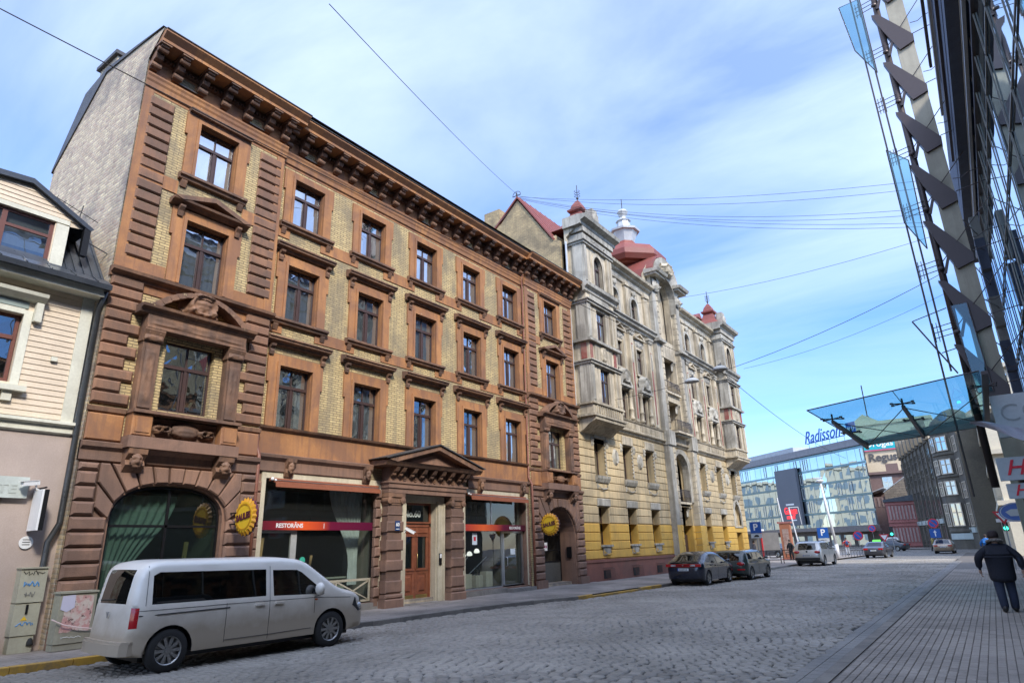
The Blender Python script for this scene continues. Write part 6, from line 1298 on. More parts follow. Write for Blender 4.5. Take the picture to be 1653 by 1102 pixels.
for k in range(6): m.tube([(-0.12, -0.6+k*0.18, 0.92-k*0.055), (0.12, -0.6+k*0.18, 0.92-k*0.055)], 0.006, 4)
obj('aerial_rods', m, BLACKM, t, loc=(0, 0, 0))
c2 = camera_thing('security_camera', 'white security camera over the blade sign beside the black downpipe', XL+0.20, 5.42, 3.52, rad(-60), 1.0); c2.rotation_euler = (0, rad(8), rad(-70))
t = thing('blade_sign', 'slim black and white lightbox hanging under the camera by the downpipe', 'sign', (XL+0.36, 5.52, 2.95))
m = M(); m.box(-0.32, 0.16, -0.06, -0.02, -0.42, 0.42); obj('sign_face', m, WHITEP, t, loc=(0, 0, 0)); m = M(); m.box(-0.32, 0.16, -0.019, 0.07, -0.42, 0.42); obj('sign_box', m, BLACKM, t, loc=(0, 0, 0)); m = M(); m.tube([(-0.36, 0, 0.46), (0.16, 0, 0.46)], 0.02, 6); obj('sign_arm', m, BLACKM, t, loc=(0, 0, 0))
t = thing('round_plaque', 'small round white plaque on the pink wall under the blade sign', 'plaque', (XL+0.02, 5.50, 2.30))
m = M(); m.lathe([(0.13, 0), (0.13, 0.015)], (0, 0, 0), 20, 'x'); pq = obj('plaque_disc', m, WHITEP, t, loc=(0, 0, 0)); m = M()
for k in range(3): m.box(0.016, 0.018, -0.07, 0.07, 0.05-k*0.05, 0.065-k*0.05)
obj('plaque_print', m, BLACKM, pq, loc=(0, 0, 0))
BOXM = surf('worn_green_grey_cabinet', (0.38, 0.37, 0.28), (0.33, 0.32, 0.25), scale=2, dirt=(0.2, 0.18, 0.14), dirt_amt=0.4, bump=0.1)
t = thing('meter_cabinet', 'tall narrow graffiti covered cabinet against the pink wall', 'cabinet', (XL, 5.45, 0.15))
m = M(); m.box(0.0, 0.22, 0.02, 0.44, 0.0, 0.32); m.box(0.0, 0.24, 0, 0.46, 0.33, 0.94); m.box(0.0, 0.26, 0.0, 0.48, 0.96, 1.62); m.box(0, 0.29, -0.02, 0.5, 1.62, 1.65); cb = obj('cabinet_body', m, BOXM, t, loc=(0, 0, 0))
def scribble(parent, x, y, z, w_, h_, mat, seed, r=0.008, n=14, name='graffiti'):
    rr = random.Random(seed); m = M(); pts = [(x, y+w_*(i/n)+rr.uniform(-.05, .05)*w_, z+rr.uniform(-.5, .5)*h_) for i in range(n+1)]; m.tube(pts, r, 4); return obj(name, m, mat, parent, loc=(0, 0, 0))
scribble(cb, 0.262, 0.05, 1.54, 0.38, 0.10, BLACKM, 1); scribble(cb, 0.262, 0.08, 1.32, 0.28, 0.10, plain('spray_blue', (0.08, 0.25, 0.5), 0.6), 2, 0.014); scribble(cb, 0.262, 0.12, 1.12, 0.18, 0.12, plain('spray_grey', (0.15, 0.15, 0.14), 0.6), 3); scribble(cb, 0.242, 0.08, 0.55, 0.3, 0.08, MATS['spray_blue'], 4, 0.01)
m = M(); m.box(0.24, 0.262, 0.2, 0.24, 0.74, 0.92); obj('cabinet_handle', m, BLACKM, cb, loc=(0, 0, 0))
m = M(); m.prism([(0.242, 0.14, 0.62), (0.242, 0.26, 0.62), (0.242, 0.20, 0.70)], (0.003, 0, 0)); obj('warning_sticker', m, plain('sticker_yellow', (0.7, 0.45, 0.03), 0.5), cb, loc=(0, 0, 0))
t = thing('utility_box', 'low wide utility box covered with torn pink posters', 'utility box', (XR+0.20, 6.08, 0.15))
m = M(); m.box(0.0, 0.30, 0, 0.68, 0.0, 0.12); m.box(0.0, 0.32, -0.01, 0.69, 0.13, 1.10); m.box(-0.01, 0.35, -0.03, 0.71, 1.10, 1.14); ub = obj('box_body', m, BOXM, t, loc=(0, 0, 0))
tp_ = NT('torn_poster'); p = tp_.pos(); c = tp_.mix(tp_.ramp(tp_.noise(p, 7, 8, 0.7, 0.8), 0.42, 0.56), (0.50, 0.27, 0.25), (0.55, 0.48, 0.42)); c = tp_.mix(tp_.ramp(tp_.noise(p, 12, 6, 0.7), 0.58, 0.62), c, (0.16, 0.10, 0.09)); b = tp_.n('BsdfPrincipled'); tp_.l(c, b.inputs['Base Color']); b.inputs['Roughness'].default_value = 0.8; tp_.l(b.outputs[0], tp_.o.inputs[0])
rr = random.Random(4); edge = [(0.06+0.56*i/14, 0.36+rr.uniform(-0.025, 0.025)) for i in range(15)]+[(0.64, 0.6), (0.63, 1.04), (0.3, 1.06), (0.08, 1.04), (0.10, 0.7)]
m = M(); m.prism([(0.322, a, b_) for a, b_ in edge], (0.004, 0, 0)); obj('torn_poster', m, tp_.m, ub, loc=(0, 0, 0))
m = M(); m.prism([(0.328, 0.02, 0.80), (0.328, 0.14, 0.74), (0.328, 0.28, 0.82), (0.328, 0.27, 1.07), (0.328, 0.03, 1.06)], (0.004, 0, 0)); obj('pale_leaflet', m, plain('leaflet', (0.55, 0.54, 0.66), 0.7), ub, loc=(0, 0, 0))
m = M(); m.tube([(0.36, -0.12, 0.62), (0.40, 0.1, 0.50), (0.40, 0.4, 0.42), (0.37, 0.75, 0.36), (0.36, 0.95, 0.38)], 0.012, 5); obj('barrier_tape', m, plain('tape', (0.7, 0.55, 0.52), 0.6), ub, loc=(0, 0, 0))
scribble(ub, 0.324, 0.1, 0.24, 0.4, 0.05, plain('chalk', (0.6, 0.6, 0.55), 0.7), 6)
t = thing('stone_guard', 'dark rounded stone wheel guard at the foot of the pink wall', 'stone', (XL+0.1, 5.12, 0.14))
m = M(); m.ball((0.1, 0, 0.1), (0.22, 0.2, 0.42), 12, 8); obj('guard_stone', m, surf('dark_guard_stone', (0.09, 0.09, 0.095)), t, loc=(0, 0, 0), smooth=True)
# ------------------------------------------------------------------ glass department store on the right
XM = 2.6
MGLASS = glassmat('store_mirror_glass', tint=(0.25, 0.35, 0.42), ior=2.8, wavy=0.05, wscale=0.35, clear=0.6, gcol=(0.80, 0.92, 1.0))
CGLASS = glassmat('canopy_glass', tint=(0.62, 0.84, 0.88), ior=1.3, wavy=0.0, clear=1.0, refl=0.15)
LGLASS = glassmat('store_lower_glass', tint=(0.25, 0.32, 0.36), ior=1.6, wavy=0.03, wscale=0.35, clear=0.5, refl=0.6)
CONC = surf('cream_steel_cladding', (0.42, 0.38, 0.29), (0.36, 0.325, 0.25), scale=1.2, grain=30, bump=0.1, dirt=(0.2, 0.18, 0.14), dirt_amt=0.3, streak=0.2)
DSTEEL = plain('dark_brown_steel', (0.075, 0.058, 0.055), 0.45, 0.5)
GSTEEL = surf('grey_painted_steel', (0.30, 0.30, 0.27), (0.24, 0.24, 0.22), scale=2, bump=0.1)
ms = thing('department_store', 'glass fronted department store with exposed steel masts and wavy reflections', 'department store', (XM, 20, 0))
def mp_(name, m, mat, parent=None, smooth=False, fix=True): return obj(name, m, mat, parent or ms, smooth=smooth, fix=fix)
m = M(); m.box(XM+0.25, 40, -60, 46, 0.0, 17.3); m.box(XM+1.2, 40, -60, 46, 17.3, 20.4); mp_('store_body', m, surf('dark_store_wall', (0.07, 0.075, 0.08)))
rr = random.Random(3)
for iy in range(-3, 19):
    for iz in range(5):
        y0, z0 = 5.0+iy*2.15, 4.6+iz*2.55
        if y0+2.15 > 46.2: continue
        g = M(); a, b, c_ = (rr.uniform(-1, 1)*0.009 for _ in range(3)); n = 1
        g.add([(XM+a, y0+0.01, z0+0.01), (XM+b, y0+2.14, z0+0.01), (XM-a, y0+2.14, z0+2.54), (XM+c_, y0+0.01, z0+2.54)], [(0, 1, 2, 3)]); mp_('glass_panel', g, MGLASS if iz > 1 else LGLASS, fix=False)
m = M(); m.box(XM+0.1, XM+0.3, -60, 46, 4.3, 4.59); m.box(XM+0.02, XM+0.25, -60, 46, 17.36, 17.6); mp_('floor_edge', m, GSTEEL)
for k, (x, z, ye) in enumerate(((1.75, 20.4, 28.0), (1.85, 19.5, 30.5), (1.95, 18.7, 33.5), (2.05, 18.0, 36.0), (2.2, 17.3, 38.5), (2.35, 16.7, 42.0))):
    for q in range(2):
        m = M(); m.box(x+q*0.16, x+0.10+q*0.16, 12.0, ye+q*0.9, z-q*0.28-0.16, z-q*0.28); mp_('louvre_rail', m, DSTEEL if (k+q) % 2 == 0 else ZINC)
m = M(); m.box(2.0, 2.95, 10.0, 44.0, 17.0, 17.35); m.box(2.05, 2.6, 10.0, 40.0, 17.36, 20.6); mp_('louvre_box', m, surf('navy_louvre', (0.09, 0.11, 0.16)))
# cream column with struts and dark mast, standing 1.2 m off the glass
YC = 30.0
def mast(YC, name_group=0):
    m = M(); m.box(0.90, 1.58, YC, YC+0.42, 0.0, 27.0); mp_('mast_column', m, CONC)
    m = M(); m.tube([(0.42, YC+0.1, 3.5), (0.52, YC+0.1, 27.0)], 0.13, 10); mp_('outer_mast', m, DSTEEL, smooth=True)
    z = 6.9
    while z < 27:
        m = M(); m.prism([(0.25, YC-0.12, z+2.15), (0.52, YC-0.12, z+2.05), (1.62, YC-0.12, z+0.28), (1.60, YC-0.12, z-0.05), (1.0, YC-0.12, z-0.25), (0.55, YC-0.12, z+1.05)], (0, 0.34, 0)); mp_('diagonal_strut', m, DSTEEL)
        m = M(); m.prism([(0.50, YC-0.10, z+2.4), (0.62, YC-0.10, z+2.4), (0.92, YC-0.10, z+3.3), (0.86, YC-0.10, z+3.4)], (0, 0.1, 0)); m.ball((0.45, YC-0.16, z+2.6), (0.12, 0.1, 0.1)); mp_('node_bracket', m, DSTEEL)
        m = M()
        for q in range(3): m.tube([(-0.35, YC-0.05, z+2.5+q*0.22), (0.45, YC-0.05, z+2.62+q*0.22)], 0.018, 5)
        for q in range(3): m.tube([(-0.05-0.12*q, YC-0.05, z+2.35), (-0.05-0.12*q, YC-0.05, z+3.15)], 0.015, 5)
        m.tube([(0.55, YC-0.02, z+0.2), (2.6, YC-0.3, z+2.4)], 0.02, 5); m.tube([(1.6, YC, z+0.4), (2.6, YC, z+0.55)], 0.02, 6)
        for q in range(1): m.tube([(1.62, YC, z+1.0+q*0.5), (1.9, YC, z+0.95+q*0.5), (2.2, YC, z+1.12+q*0.5), (2.6, YC, z+1.15+q*0.5)], 0.016, 5)
        mp_('tie_rods', m, DSTEEL); z += 2.72
    m = M()
    for (a, b) in ((((-0.30), YC-0.1, 3.2), (-0.42, YC-0.1, 27)), ((-0.05, YC-0.1, 8), (-0.12, YC-0.1, 27))): m.tube([a, b], 0.035, 6)
    mp_('cable_frame', m, DSTEEL)
mast(30.0)
for (a, b, c_, d) in (((-0.40, 14.6), (-0.42, 18.2), (0.28, 17.4), (0.16, 13.2)), ((-0.7, 23.8), (-0.95, 26.5), (-0.05, 26.5), (-0.05, 22.2)), ((0.60, 7.0), (0.45, 10.6), (1.0, 10.6), (1.1, 7.0))):
    m = M(); m.prism([(p[0], 29.8, p[1]) for p in (a, b, c_, d)], (0, 0.02, 0)); mp_('glass_screen', m, CGLASS)
    e = M(); e.tube([(p[0], 29.81, p[1]) for p in (a, b, c_, d, a)], 0.025, 5); mp_('screen_edge', e, DSTEEL)
m = M(); m.tube([(-0.95, 30, 10.3), (0.15, 30, 7.9)], 0.03, 6); m.tube([(-0.95, 30, 10.3), (0.3, 30, 10.6)], 0.02, 5); m.tube([(-0.2, 30, 8.8), (0.3, 30, 8.9)], 0.02, 5); mp_('lower_stays', m, DSTEEL)
for k, (y, z, h) in enumerate(((33, 13.2, 2.2), (33.6, 11.2, 1.9), (34.2, 9.4, 1.7), (34.8, 7.6, 1.7), (35.4, 5.9, 1.6), (31.6, 12.4, 1.4), (32.4, 10.1, 1.3), (33.0, 8.3, 1.3))):
    mp_('shutter_panel', M().box(1.95-0.1*(k > 4), 2.30-0.1*(k > 4), y, y+0.5, z, z+h), MATS['navy_louvre'] if k % 2 else GSTEEL)
    mp_('shutter_stay', M().tube([(1.58, 30.3, z+h*0.5), (2.1, y, z+h*0.6)], 0.02, 5), DSTEEL)
for z in (7.15, 9.7, 12.25, 14.8): mp_('glazing_transom', M().box(XM-0.05, XM-0.015, -2, 46, z-0.03, z+0.03), GSTEEL)
for y in range(22): mp_('glazing_mullion', M().box(XM-0.05, XM-0.014, 5.0+(y-2)*2.15-0.025, 5.0+(y-2)*2.15+0.025, 4.6, 17.3), GSTEEL)
# canopy
Y0, Y1 = 22.0, 32.0
def cz(x): return 6.28+(x-0.6)*0.10
m = M(); m.add([(-4.05, Y0, cz(-4.05)), (0.6, Y0, cz(0.6)), (0.85, Y1, cz(0.85)), (-3.85, Y1, cz(-3.85))], [(0, 1, 2, 3)]); m.add([(-4.05, Y0, cz(-4.05)-.02), (0.6, Y0, cz(0.6)-.02), (0.85, Y1, cz(0.85)-.02), (-3.85, Y1, cz(-3.85)-.02)], [(3, 2, 1, 0)]); cn = mp_('canopy_glass', m, CGLASS, fix=False)
m = M(); m.tube([(-4.05, Y0, cz(-4.05)), (0.6, Y0, cz(0.6))], 0.02, 5); m.tube([(-4.05, Y0, cz(-4.05)), (-3.85, Y1, cz(-3.85))], 0.02, 5); m.tube([(-1.6, Y0, cz(-1.6)), (-1.5, Y1, cz(-1.5))], 0.012, 5); obj('glass_edge', m, DSTEEL, cn)
m = M(); m.prism([(-3.9, Y1, cz(-3.9)-0.10), (1.7, Y1, cz(1.7)-0.30), (1.7, Y1, cz(1.7)+0.22), (-3.9, Y1, cz(-3.9)+0.12)], (0, 0.28, 0)); mp_('canopy_beam', m, GSTEEL)
for (x, w_) in ((-3.75, 0.10), (-1.6, 0.10), (0.62, 0.16)):
    m = M(); m.prism([(x, 24.2 if x < 0 else 21.6, cz(x)-0.10), (x, Y1, cz(x)-0.02), (x, Y1, cz(x)-0.30), (x, 24.2 if x < 0 else 21.6, cz(x)-0.2)], (w_, 0, 0)); mp_('canopy_arm', m, DSTEEL)
    for y in (24.2, 28.0):
        s_ = M(); s_.tube([(x+0.05, y, cz(x)-0.1), (x+0.05, y, cz(x)+0.12)], 0.03, 6)
        for (a, b) in ((-0.3, -0.2), (0.3, -0.2), (-0.3, 0.2), (0.3, 0.2)): s_.tube([(x+0.05, y, cz(x)-0.05), (x+0.05+a, y+b, cz(x)-0.05)], 0.02, 5); s_.lathe([(0.05, -0.02), (0.05, 0.03)], (x+0.05+a, y+b, cz(x)-0.05), 8)
        mp_('spider_fitting', s_, DSTEEL)
m = M()
for (a, b) in (((-3.7, 24.4), (-1.5, 31.5)), ((-1.55, 24.4), (-3.7, 31.5)), ((-1.55, 24.4), (0.65, 31.0)), ((0.65, 24.4), (-1.5, 31.5))): m.tube([(a[0], a[1], cz(a[0])-0.16), (b[0], b[1], cz(b[0])-0.3)], 0.016, 5)
mp_('canopy_tie_rods', m, DSTEEL)
m = M(); m.box(1.9, 2.5, 23.8, 45, 0, 4.3); mp_('shop_front', m, surf('teal_dark_shopfront', (0.05, 0.075, 0.085), rough=0.3)); m = M(); m.tube([(1.05, 24.6, 0), (1.0, 24.6, 4.0)], 0.09, 8); m.tube([(1.3, 24.6, 0), (1.25, 24.6, 4.0)], 0.05, 8); mp_('entrance_post', m, DSTEEL)
m = M(); m.tube([(0.95, 30.4, 5.9), (1.05, 30.4, 8.6), (1.0, 30.4, 9.4)], 0.02, 5); mp_('entrance_cable', m, DSTEEL)
RSIGN = plain('sign_red', (0.72, 0.01, 0.03), 0.5); SIGNW = surf('sign_white_panel', (0.52, 0.55, 0.57), (0.48, 0.51, 0.53), scale=1, bump=0.02, grain=10)
RX0 = (PI/2, 0, 0)     # faces -Y
def blade(name, label, x0, x1, z0, z1, y, txt, size, mat, tx, tz, **k):
    t = thing(name, label, 'sign', (x0, y, z0)); m = M(); m.box(0, x1-x0, 0, 0.22, 0, z1-z0); f_ = obj('sign_panel', m, SIGNW, t, loc=(0, 0, 0)); e = M(); e.box(x1-x0, 2.55-x0, 0.06, 0.16, (z1-z0)*0.4, (z1-z0)*0.6); obj('sign_arm', e, DSTEEL, t, loc=(0, 0, 0))
    text(txt, size, mat, f_, (tx-x0, -0.012, tz-z0), RX0, ext=0.006, align='LEFT', **k); return t
blade('blade_sign', 'large pale square sign with thin grey letters above the red lettered signs', 0.74, 2.1, 4.60, 5.86, 24, 'COS', 0.75, plain('thin_grey_letters', (0.30, 0.32, 0.33), 0.5), 0.86, 5.28, bold=-0.012)
blade('blade_sign', 'white sign with larger red lettering below the pale square sign', 0.50, 2.1, 3.36, 4.02, 24.1, 'H&M', 0.62, RSIGN, 0.66, 3.70, shear=0.35, bold=0.006)
blade('blade_sign', 'smaller white sign with red lettering, lowest of the blade signs', 0.60, 2.1, 2.84, 3.27, 24.2, 'H&M', 0.44, RSIGN, 0.75, 3.06, shear=0.35, bold=0.004)
t = thing('banner_flag', 'white banner cloth draped from the canopy corner over the shop signs', 'flag', (0.0, 23.4, 5.0)); m = M(); n = 14; ids = []
for i in range(n+1):
    for j in range(5): u = i/n; m.v.append((0.1+1.9*u, 0.12*math.sin(u*9+j), 0.05-0.75*u+(0.02+0.16*min(1, u*2))*(j-2)/2+0.05*math.sin(u*7)))
for i in range(n):
    for j in range(4): m.f.append((i*5+j, i*5+j+1, i*5+j+6, i*5+j+5)); m.mi.append(0)
obj('banner_cloth', m, surf('white_cloth', (0.62, 0.60, 0.68), scale=2, bump=0.1), t, loc=(0, 0, 0), smooth=True, fix=False)
t = thing('oval_sign', 'blue and white oval sign hanging over the right pavement', 'sign', (1.0, 35, 2.72)); m = M(); m.lathe([(0.5, 0), (0.5, 0.08)], (0, 0, 0), 28, 'y'); m.v = [(x*1.25, y, z*0.78) for x, y, z in m.v]; of = obj('sign_disc', m, plain('oval_blue', (0.12, 0.22, 0.62), 0.4), t, loc=(0, 0, 0))
m = M(); m.lathe([(0.44, 0), (0.47, 0), (0.47, 0.006), (0.44, 0.006)], (0, -0.007, 0), 28, 'y'); m.f = m.f[:-2]; m.mi = m.mi[:-2]; m.v = [(x*1.25, y, z*0.78) for x, y, z in m.v]; m.prism([(-0.4, -0.006, 0.02), (-0.2, -0.006, 0.12), (0.2, -0.006, 0.12), (0.4, -0.006, 0.02), (0.25, -0.006, -0.16), (-0.25, -0.006, -0.16)], (0, -0.004, 0)); obj('sign_emblem', m, WHITEP, of, loc=(0, 0, 0))
m = M(); m.box(0.5, 1.6, 0.02, 0.06, 0.0, 0.05); obj('sign_arm', m, DSTEEL, t, loc=(0, 0, 0))
# ------------------------------------------------------------------ distant buildings
def local(name, label, cat, build, loc, rz, group=None):
    t = thing(name, label, cat, (0, 0, 0), 0, group); build(t); t.location = loc; t.rotation_euler = (0, 0, rz); return t
HG = glassmat('hotel_mirror_glass', tint=(0.35, 0.5, 0.55), ior=3.6, wavy=0.14, wscale=0.30, clear=0.5, gcol=(0.78, 0.93, 1.0))
HPALE = plain('pale_window_frame', (0.50, 0.56, 0.55), 0.5); HBAND = surf('grey_parapet', (0.16, 0.17, 0.19), (0.13, 0.14, 0.155), scale=0.4, bump=0.05); HPANEL = surf('dark_grey_billboard', (0.15, 0.165, 0.19), (0.14, 0.155, 0.18), scale=0.3, bump=0.05)
def hotel(t):
    P = lambda n_, m, mat, par=None, fix=True: obj(n_, m, mat, par or t, loc=(0, 0, 0), fix=fix)
    m = M(); m.xy([(0, -0.15), (62, -0.15), (62, -18), (19.3, -18)], 0, 19.4); P('hotel_body', m, HBAND)
    m = M(); m.xy([(-0.2, 0.5), (62, 0.5), (62, -18), (19.3, -18)], 18.9, 20.3); P('parapet', m, surf('light_parapet', (0.27, 0.28, 0.31)))
    m = M(); m.box(-0.3, 62, -0.1, 1.6, 3.3, 4.0); m.box(-2.5, 9, 1.6, 4.0, 2.9, 3.3); P('entrance_canopy', m, surf('canopy_fascia', (0.20, 0.18, 0.17)))
    m = M(); m.box(0.0, 62, -0.15, 0.0, 0.1, 3.3); P('ground_wall', m, surf('brown_base_wall', (0.17, 0.15, 0.14)))
    r = random.Random(12)
    for i in range(19):
        for j in range(5):
            x0, z0 = 0.1+i*2.2, 4.05+j*2.95
            if x0 > 41: continue
            a, b, c_ = (r.uniform(-1, 1)*0.016 for _ in range(3)); g = M(); g.add([(x0, a, z0), (x0+2.12, b, z0), (x0+2.12, -a, z0+2.5), (x0, c_, z0+2.5)], [(3, 2, 1, 0)]); P('glass_panel', g, HG, fix=False)
            if r.random() < 0.42:
                f_ = M(); q = x0+r.choice((0.1, 0.9)); w_ = 0.75
                for (u0, u1, v0, v1) in ((q, q+0.09, z0+0.1, z0+2.4), (q+w_, q+w_+0.09, z0+0.1, z0+2.4), (q, q+w_, z0+0.1, z0+0.2), (q, q+w_, z0+2.3, z0+2.4)): f_.box(u0, u1, 0.02, 0.08, v0, v1)
                P('window_frame', f_, HPALE)
    for j in range(6): m = M(); m.box(0, 62, -0.1, 0.03, 4.05+j*2.95-0.42, 4.05+j*2.95-0.02); P('floor_band', m, plain('floor_glass_band', (0.16, 0.26, 0.30), 0.15, 0.4))
    m = M(); m.box(19.6, 26.8, 0.25, 0.9, 4.75, 16.8); bb = P('billboard', m, HPANEL)
    text('Gange', 2.1, plain('neon_red', (0.8, 0.02, 0.03), 0.5, emit=(1, 0.05, 0.06), es=0.6), bb, (23.0, 0.96, 7.8), (PI/2, 0, PI), ext=0.05, bold=0.015, sx=0.8)
    m = M(); m.box(21.6, 24.3, 0.9, 0.95, 9.0, 9.35); m.box(21.4, 23.2, 0.9, 0.95, 5.7, 5.95); P('billboard_white_line', m, WHITEP, bb); m = M(); m.box(21.9, 24.6, 0.9, 0.96, 6.15, 6.75); P('billboard_red_line', m, MATS['neon_red'], bb)
    BLUE = plain('sign_blue', (0.015, 0.10, 0.42), 0.4)
    text('Radisson', 3.7, BLUE, t, (10.6, 0.1, 22.5), (PI/2, 0, PI), ext=0.06, shear=0.45, bold=0.02, sx=0.82)
    m = M(); m.box(3.9, 15.4, 0.0, 0.06, 21.25, 21.42); P('sign_underline', m, BLUE)
    for k in range(7): m = M(); m.tube([(2.2+k*2.1, 0, 20.2), (2.2+k*2.1, 0, 21.3)], 0.05, 5); P('sign_post', m, BLUE)
    m = M(); m.box(0.9, 3.3, 0, 0.1, 21.4, 23.6); sb = P('sign_square', m, BLUE); text('BLU', 1.05, WHITET, sb, (2.1, 0.12, 22.3), (PI/2, 0, PI), ext=0.02, bold=0.02)
    m = M(); m.box(24, 45, -9, -3, 20.3, 22.0); P('rooftop_plant', m, surf('pale_plant_room', (0.42, 0.45, 0.48)))
    for k in range(9): m = M(); m.box(3+k*3.6, 5.6+k*3.6, 0.01, 0.06, 0.4, 2.4); P('ground_pane', m, HG)
local('glass_hotel', 'wide mirror glass hotel across the end of the street with blue rooftop letters', 'hotel', hotel, (-17.0, 140.0, 0), math.atan2(25, -29.6))
def winbox(P, x0, x1, z0, z1, y=0.0, frame=None, glass=None, cols_=2, rows_=2, name='window'):
    g = M(); g.box(x0, x1, y-0.05, y+0.02, z0, z1); w_ = P(name, g, glass or MATS['far_glass']); f_ = M(); t_ = 0.10
    for i in range(cols_+1): x = x0+(x1-x0)*i/cols_; f_.box(x-t_/2, x+t_/2, y+0.021, y+0.08, z0, z1)
    for i in range(rows_+1): z = z0+(z1-z0)*i/rows_; f_.box(x0, x1, y+0.022, y+0.075, z-t_/2, z+t_/2)
    P('window_bars', f_, frame or HPALE, w_); return w_
glassmat('far_glass', tint=(0.3, 0.38, 0.42), ior=2.4, wavy=0.2, clear=0.3)
FARCREAM = surf('far_cream_render', (0.62, 0.50, 0.34), (0.57, 0.46, 0.31), scale=0.25, grain=3, bump=0.1, dirt=(0.35, 0.29, 0.2), dirt_amt=0.35)
def creamblock(t):
    P = lambda n_, m, mat, par=None, fix=True: obj(n_, m, mat, par or t, loc=(0, 0, 0), fix=fix)
    m = M(); m.box(-15.5, 0, -22, 0, 0, 26.2); P('block_body', m, FARCREAM); m = M(); m.box(-15.7, 0.2, -22.2, 0.3, 26.2, 26.9); m.prism([(0.2, 0.2, 26.9), (-5.5, 0.2, 26.9), (-2.5, 0.2, 28.8)], (0, -20, 0)); P('block_parapet', m, FARCREAM)
    m = M(); m.box(-0.02, 0.5, -1.2, 0.35, 0, 26.3); P('corner_strip', m, surf('bright_cream_strip', (0.78, 0.66, 0.40), scale=0.5))
    sgm = M(); sgm.box(-8.6, -0.8, 0.05, 0.35, 20.6, 22.9); s_ = P('wall_sign', sgm, plain('turquoise', (0.01, 0.38, 0.42), 0.5)); text('Drogas', 1.9, WHITET, s_, (-4.7, 0.38, 21.8), (PI/2, 0, PI), ext=0.03, bold=0.03, sx=1.0)
    m = M(); m.box(-8.4, -1.0, 0.05, 0.36, 20.3, 20.55); P('sign_underline', m, plain('pink_line', (0.55, 0.12, 0.2), 0.5), s_)
    text('Regus', 2.4, plain('charcoal_letters', (0.09, 0.085, 0.085), 0.6), t, (-4.9, 0.1, 18.8), (PI/2, 0, PI), ext=0.05, bold=0.05)
    for (x, z) in ((-6.4, 14.4), (-9.3, 15.0)): winbox(P, x-1.0, x+0.6, z-1.2, z+0.9, 0.0)
    m = M(); m.box(-3.4, -1.8, 0, 0.06, 9.8, 13.4); P('blind_panel', m, surf('grey_blind_panel', (0.34, 0.28, 0.22)))
    for (x, z) in ((-11.5, 19.2), (-12.5, 18.0), (-13.5, 20.4)): m = M(); m.box(x-0.6, x+0.6, 0, 0.4, z, z+0.8); P('air_conditioner', m, WHITEP)
local('cream_block', 'tall sunlit cream building with turquoise wall sign behind the glass hotel', 'building', creamblock, (-21.5, 166, 0), PI)
BR1 = surf('mauve_brown_render', (0.20, 0.13, 0.115), (0.165, 0.11, 0.10), scale=0.3, grain=4, bump=0.15); STW = brickmat('rough_stone_wall', 0, (0.30, 0.25, 0.19), (0.20, 0.165, 0.135), (0.14, 0.12, 0.10), bw=1.1, bh=0.45, msz=0.06, rough_img=0.5, scale=0.3, dirt_amt=0.3, soot=0.1)
def mauve(t):
    P = lambda n_, m, mat, par=None, fix=True: obj(n_, m, mat, par or t, loc=(0, 0, 0), fix=fix)
    m = M(); m.box(-9.2, 0, -10, 0, 0, 14.0); P('house_body', m, BR1); m = M(); m.box(-9.6, 0.4, -10, 0.5, 14.0, 14.5); m.box(-5.4, -3.2, -1.5, 0.0, 14.5, 16.0); P('house_cornice', m, BR1)
    winbox(P, -3.9, -2.2, 9.3, 13.4, 0.0, rows_=4)
local('mauve_house', 'brown mauve flat roofed house in front of the cream building', 'house', mauve, (-18.3, 152, 0), PI+rad(4))
def stonehouse(t):
    P = lambda n_, m, mat, par=None, fix=True: obj(n_, m, mat, par or t, loc=(0, 0, 0), fix=fix)
    m = M(); pts = [(-6, 0), (-6, 10.0), (-1.8, 12.8), (0.2, 15.3), (1.2, 15.6), (1.2, 0)]; m.prism([(p[0], 0, p[1]) for p in pts], (0, 12, 0)); P('gable_wall', m, STW)
    m = M(); m.prism([(-6.2, 0, 9.98), (-1.8, 0, 12.85), (-1.8, 0, 13.0), (-6.2, 0, 10.12)], (0, 12, 0)); P('roof', m, ZINC); m = M(); m.box(-10.6, -6.0, 0.2, 12, 0, 9.3); P('side_wall', m, BR1)
    m = M(); m.prism([(-10.9, 0.1, 9.2), (-6, 0.1, 10.9), (-6, 0.1, 11.05), (-10.9, 0.1, 9.35)], (0, 11, 0)); P('side_roof', m, ZINC)
    for k in range(6): m = M(); m.box(-10.3+k*0.72, -10.0+k*0.72, 0.12, 0.2, 7.4, 9.1); P('wall_rib', m, surf('pale_rib', (0.30, 0.22, 0.20)))
local('stone_house', 'rough stone gabled house between the mauve house and the pink facade', 'house', stonehouse, (-9.6, 146, 0), 0)
PINKF = surf('faded_pink_brick', (0.40, 0.16, 0.14), (0.34, 0.13, 0.115), scale=0.5, grain=6, bump=0.2)
def pinkhouse(t):
    P = lambda n_, m, mat, par=None, fix=True: obj(n_, m, mat, par or t, loc=(0, 0, 0), fix=fix)
    m = M(); m.box(0, 5.6, 0, 8, 0, 7.6); P('house_body', m, PINKF); m = M(); m.prism([(-0.3, -0.3, 7.6), (5.7, -0.3, 7.6), (5.7, -0.3, 8.8), (-0.3, -0.3, 8.0)], (0, 8, 0)); P('roof', m, SLATE)
    for k in range(10):
        for (z0, z1) in ((0.9, 3.2), (4.6, 6.9)): m = M(); m.box(0.35+k*0.5, 0.62+k*0.5, -0.14, 0, z0, z1); P('pale_pilaster', m, surf('pinkish_cream', (0.42, 0.30, 0.27)))
    for z in (0.2, 3.5, 4.1, 7.1): m = M(); m.box(-0.05, 5.6, -0.18, 0, z, z+0.22); P('band', m, PINKF)
local('pink_facade', 'low faded pink pavilion with rows of pale pilasters', 'pavilion', pinkhouse, (-14.3, 132, 0), rad(3))
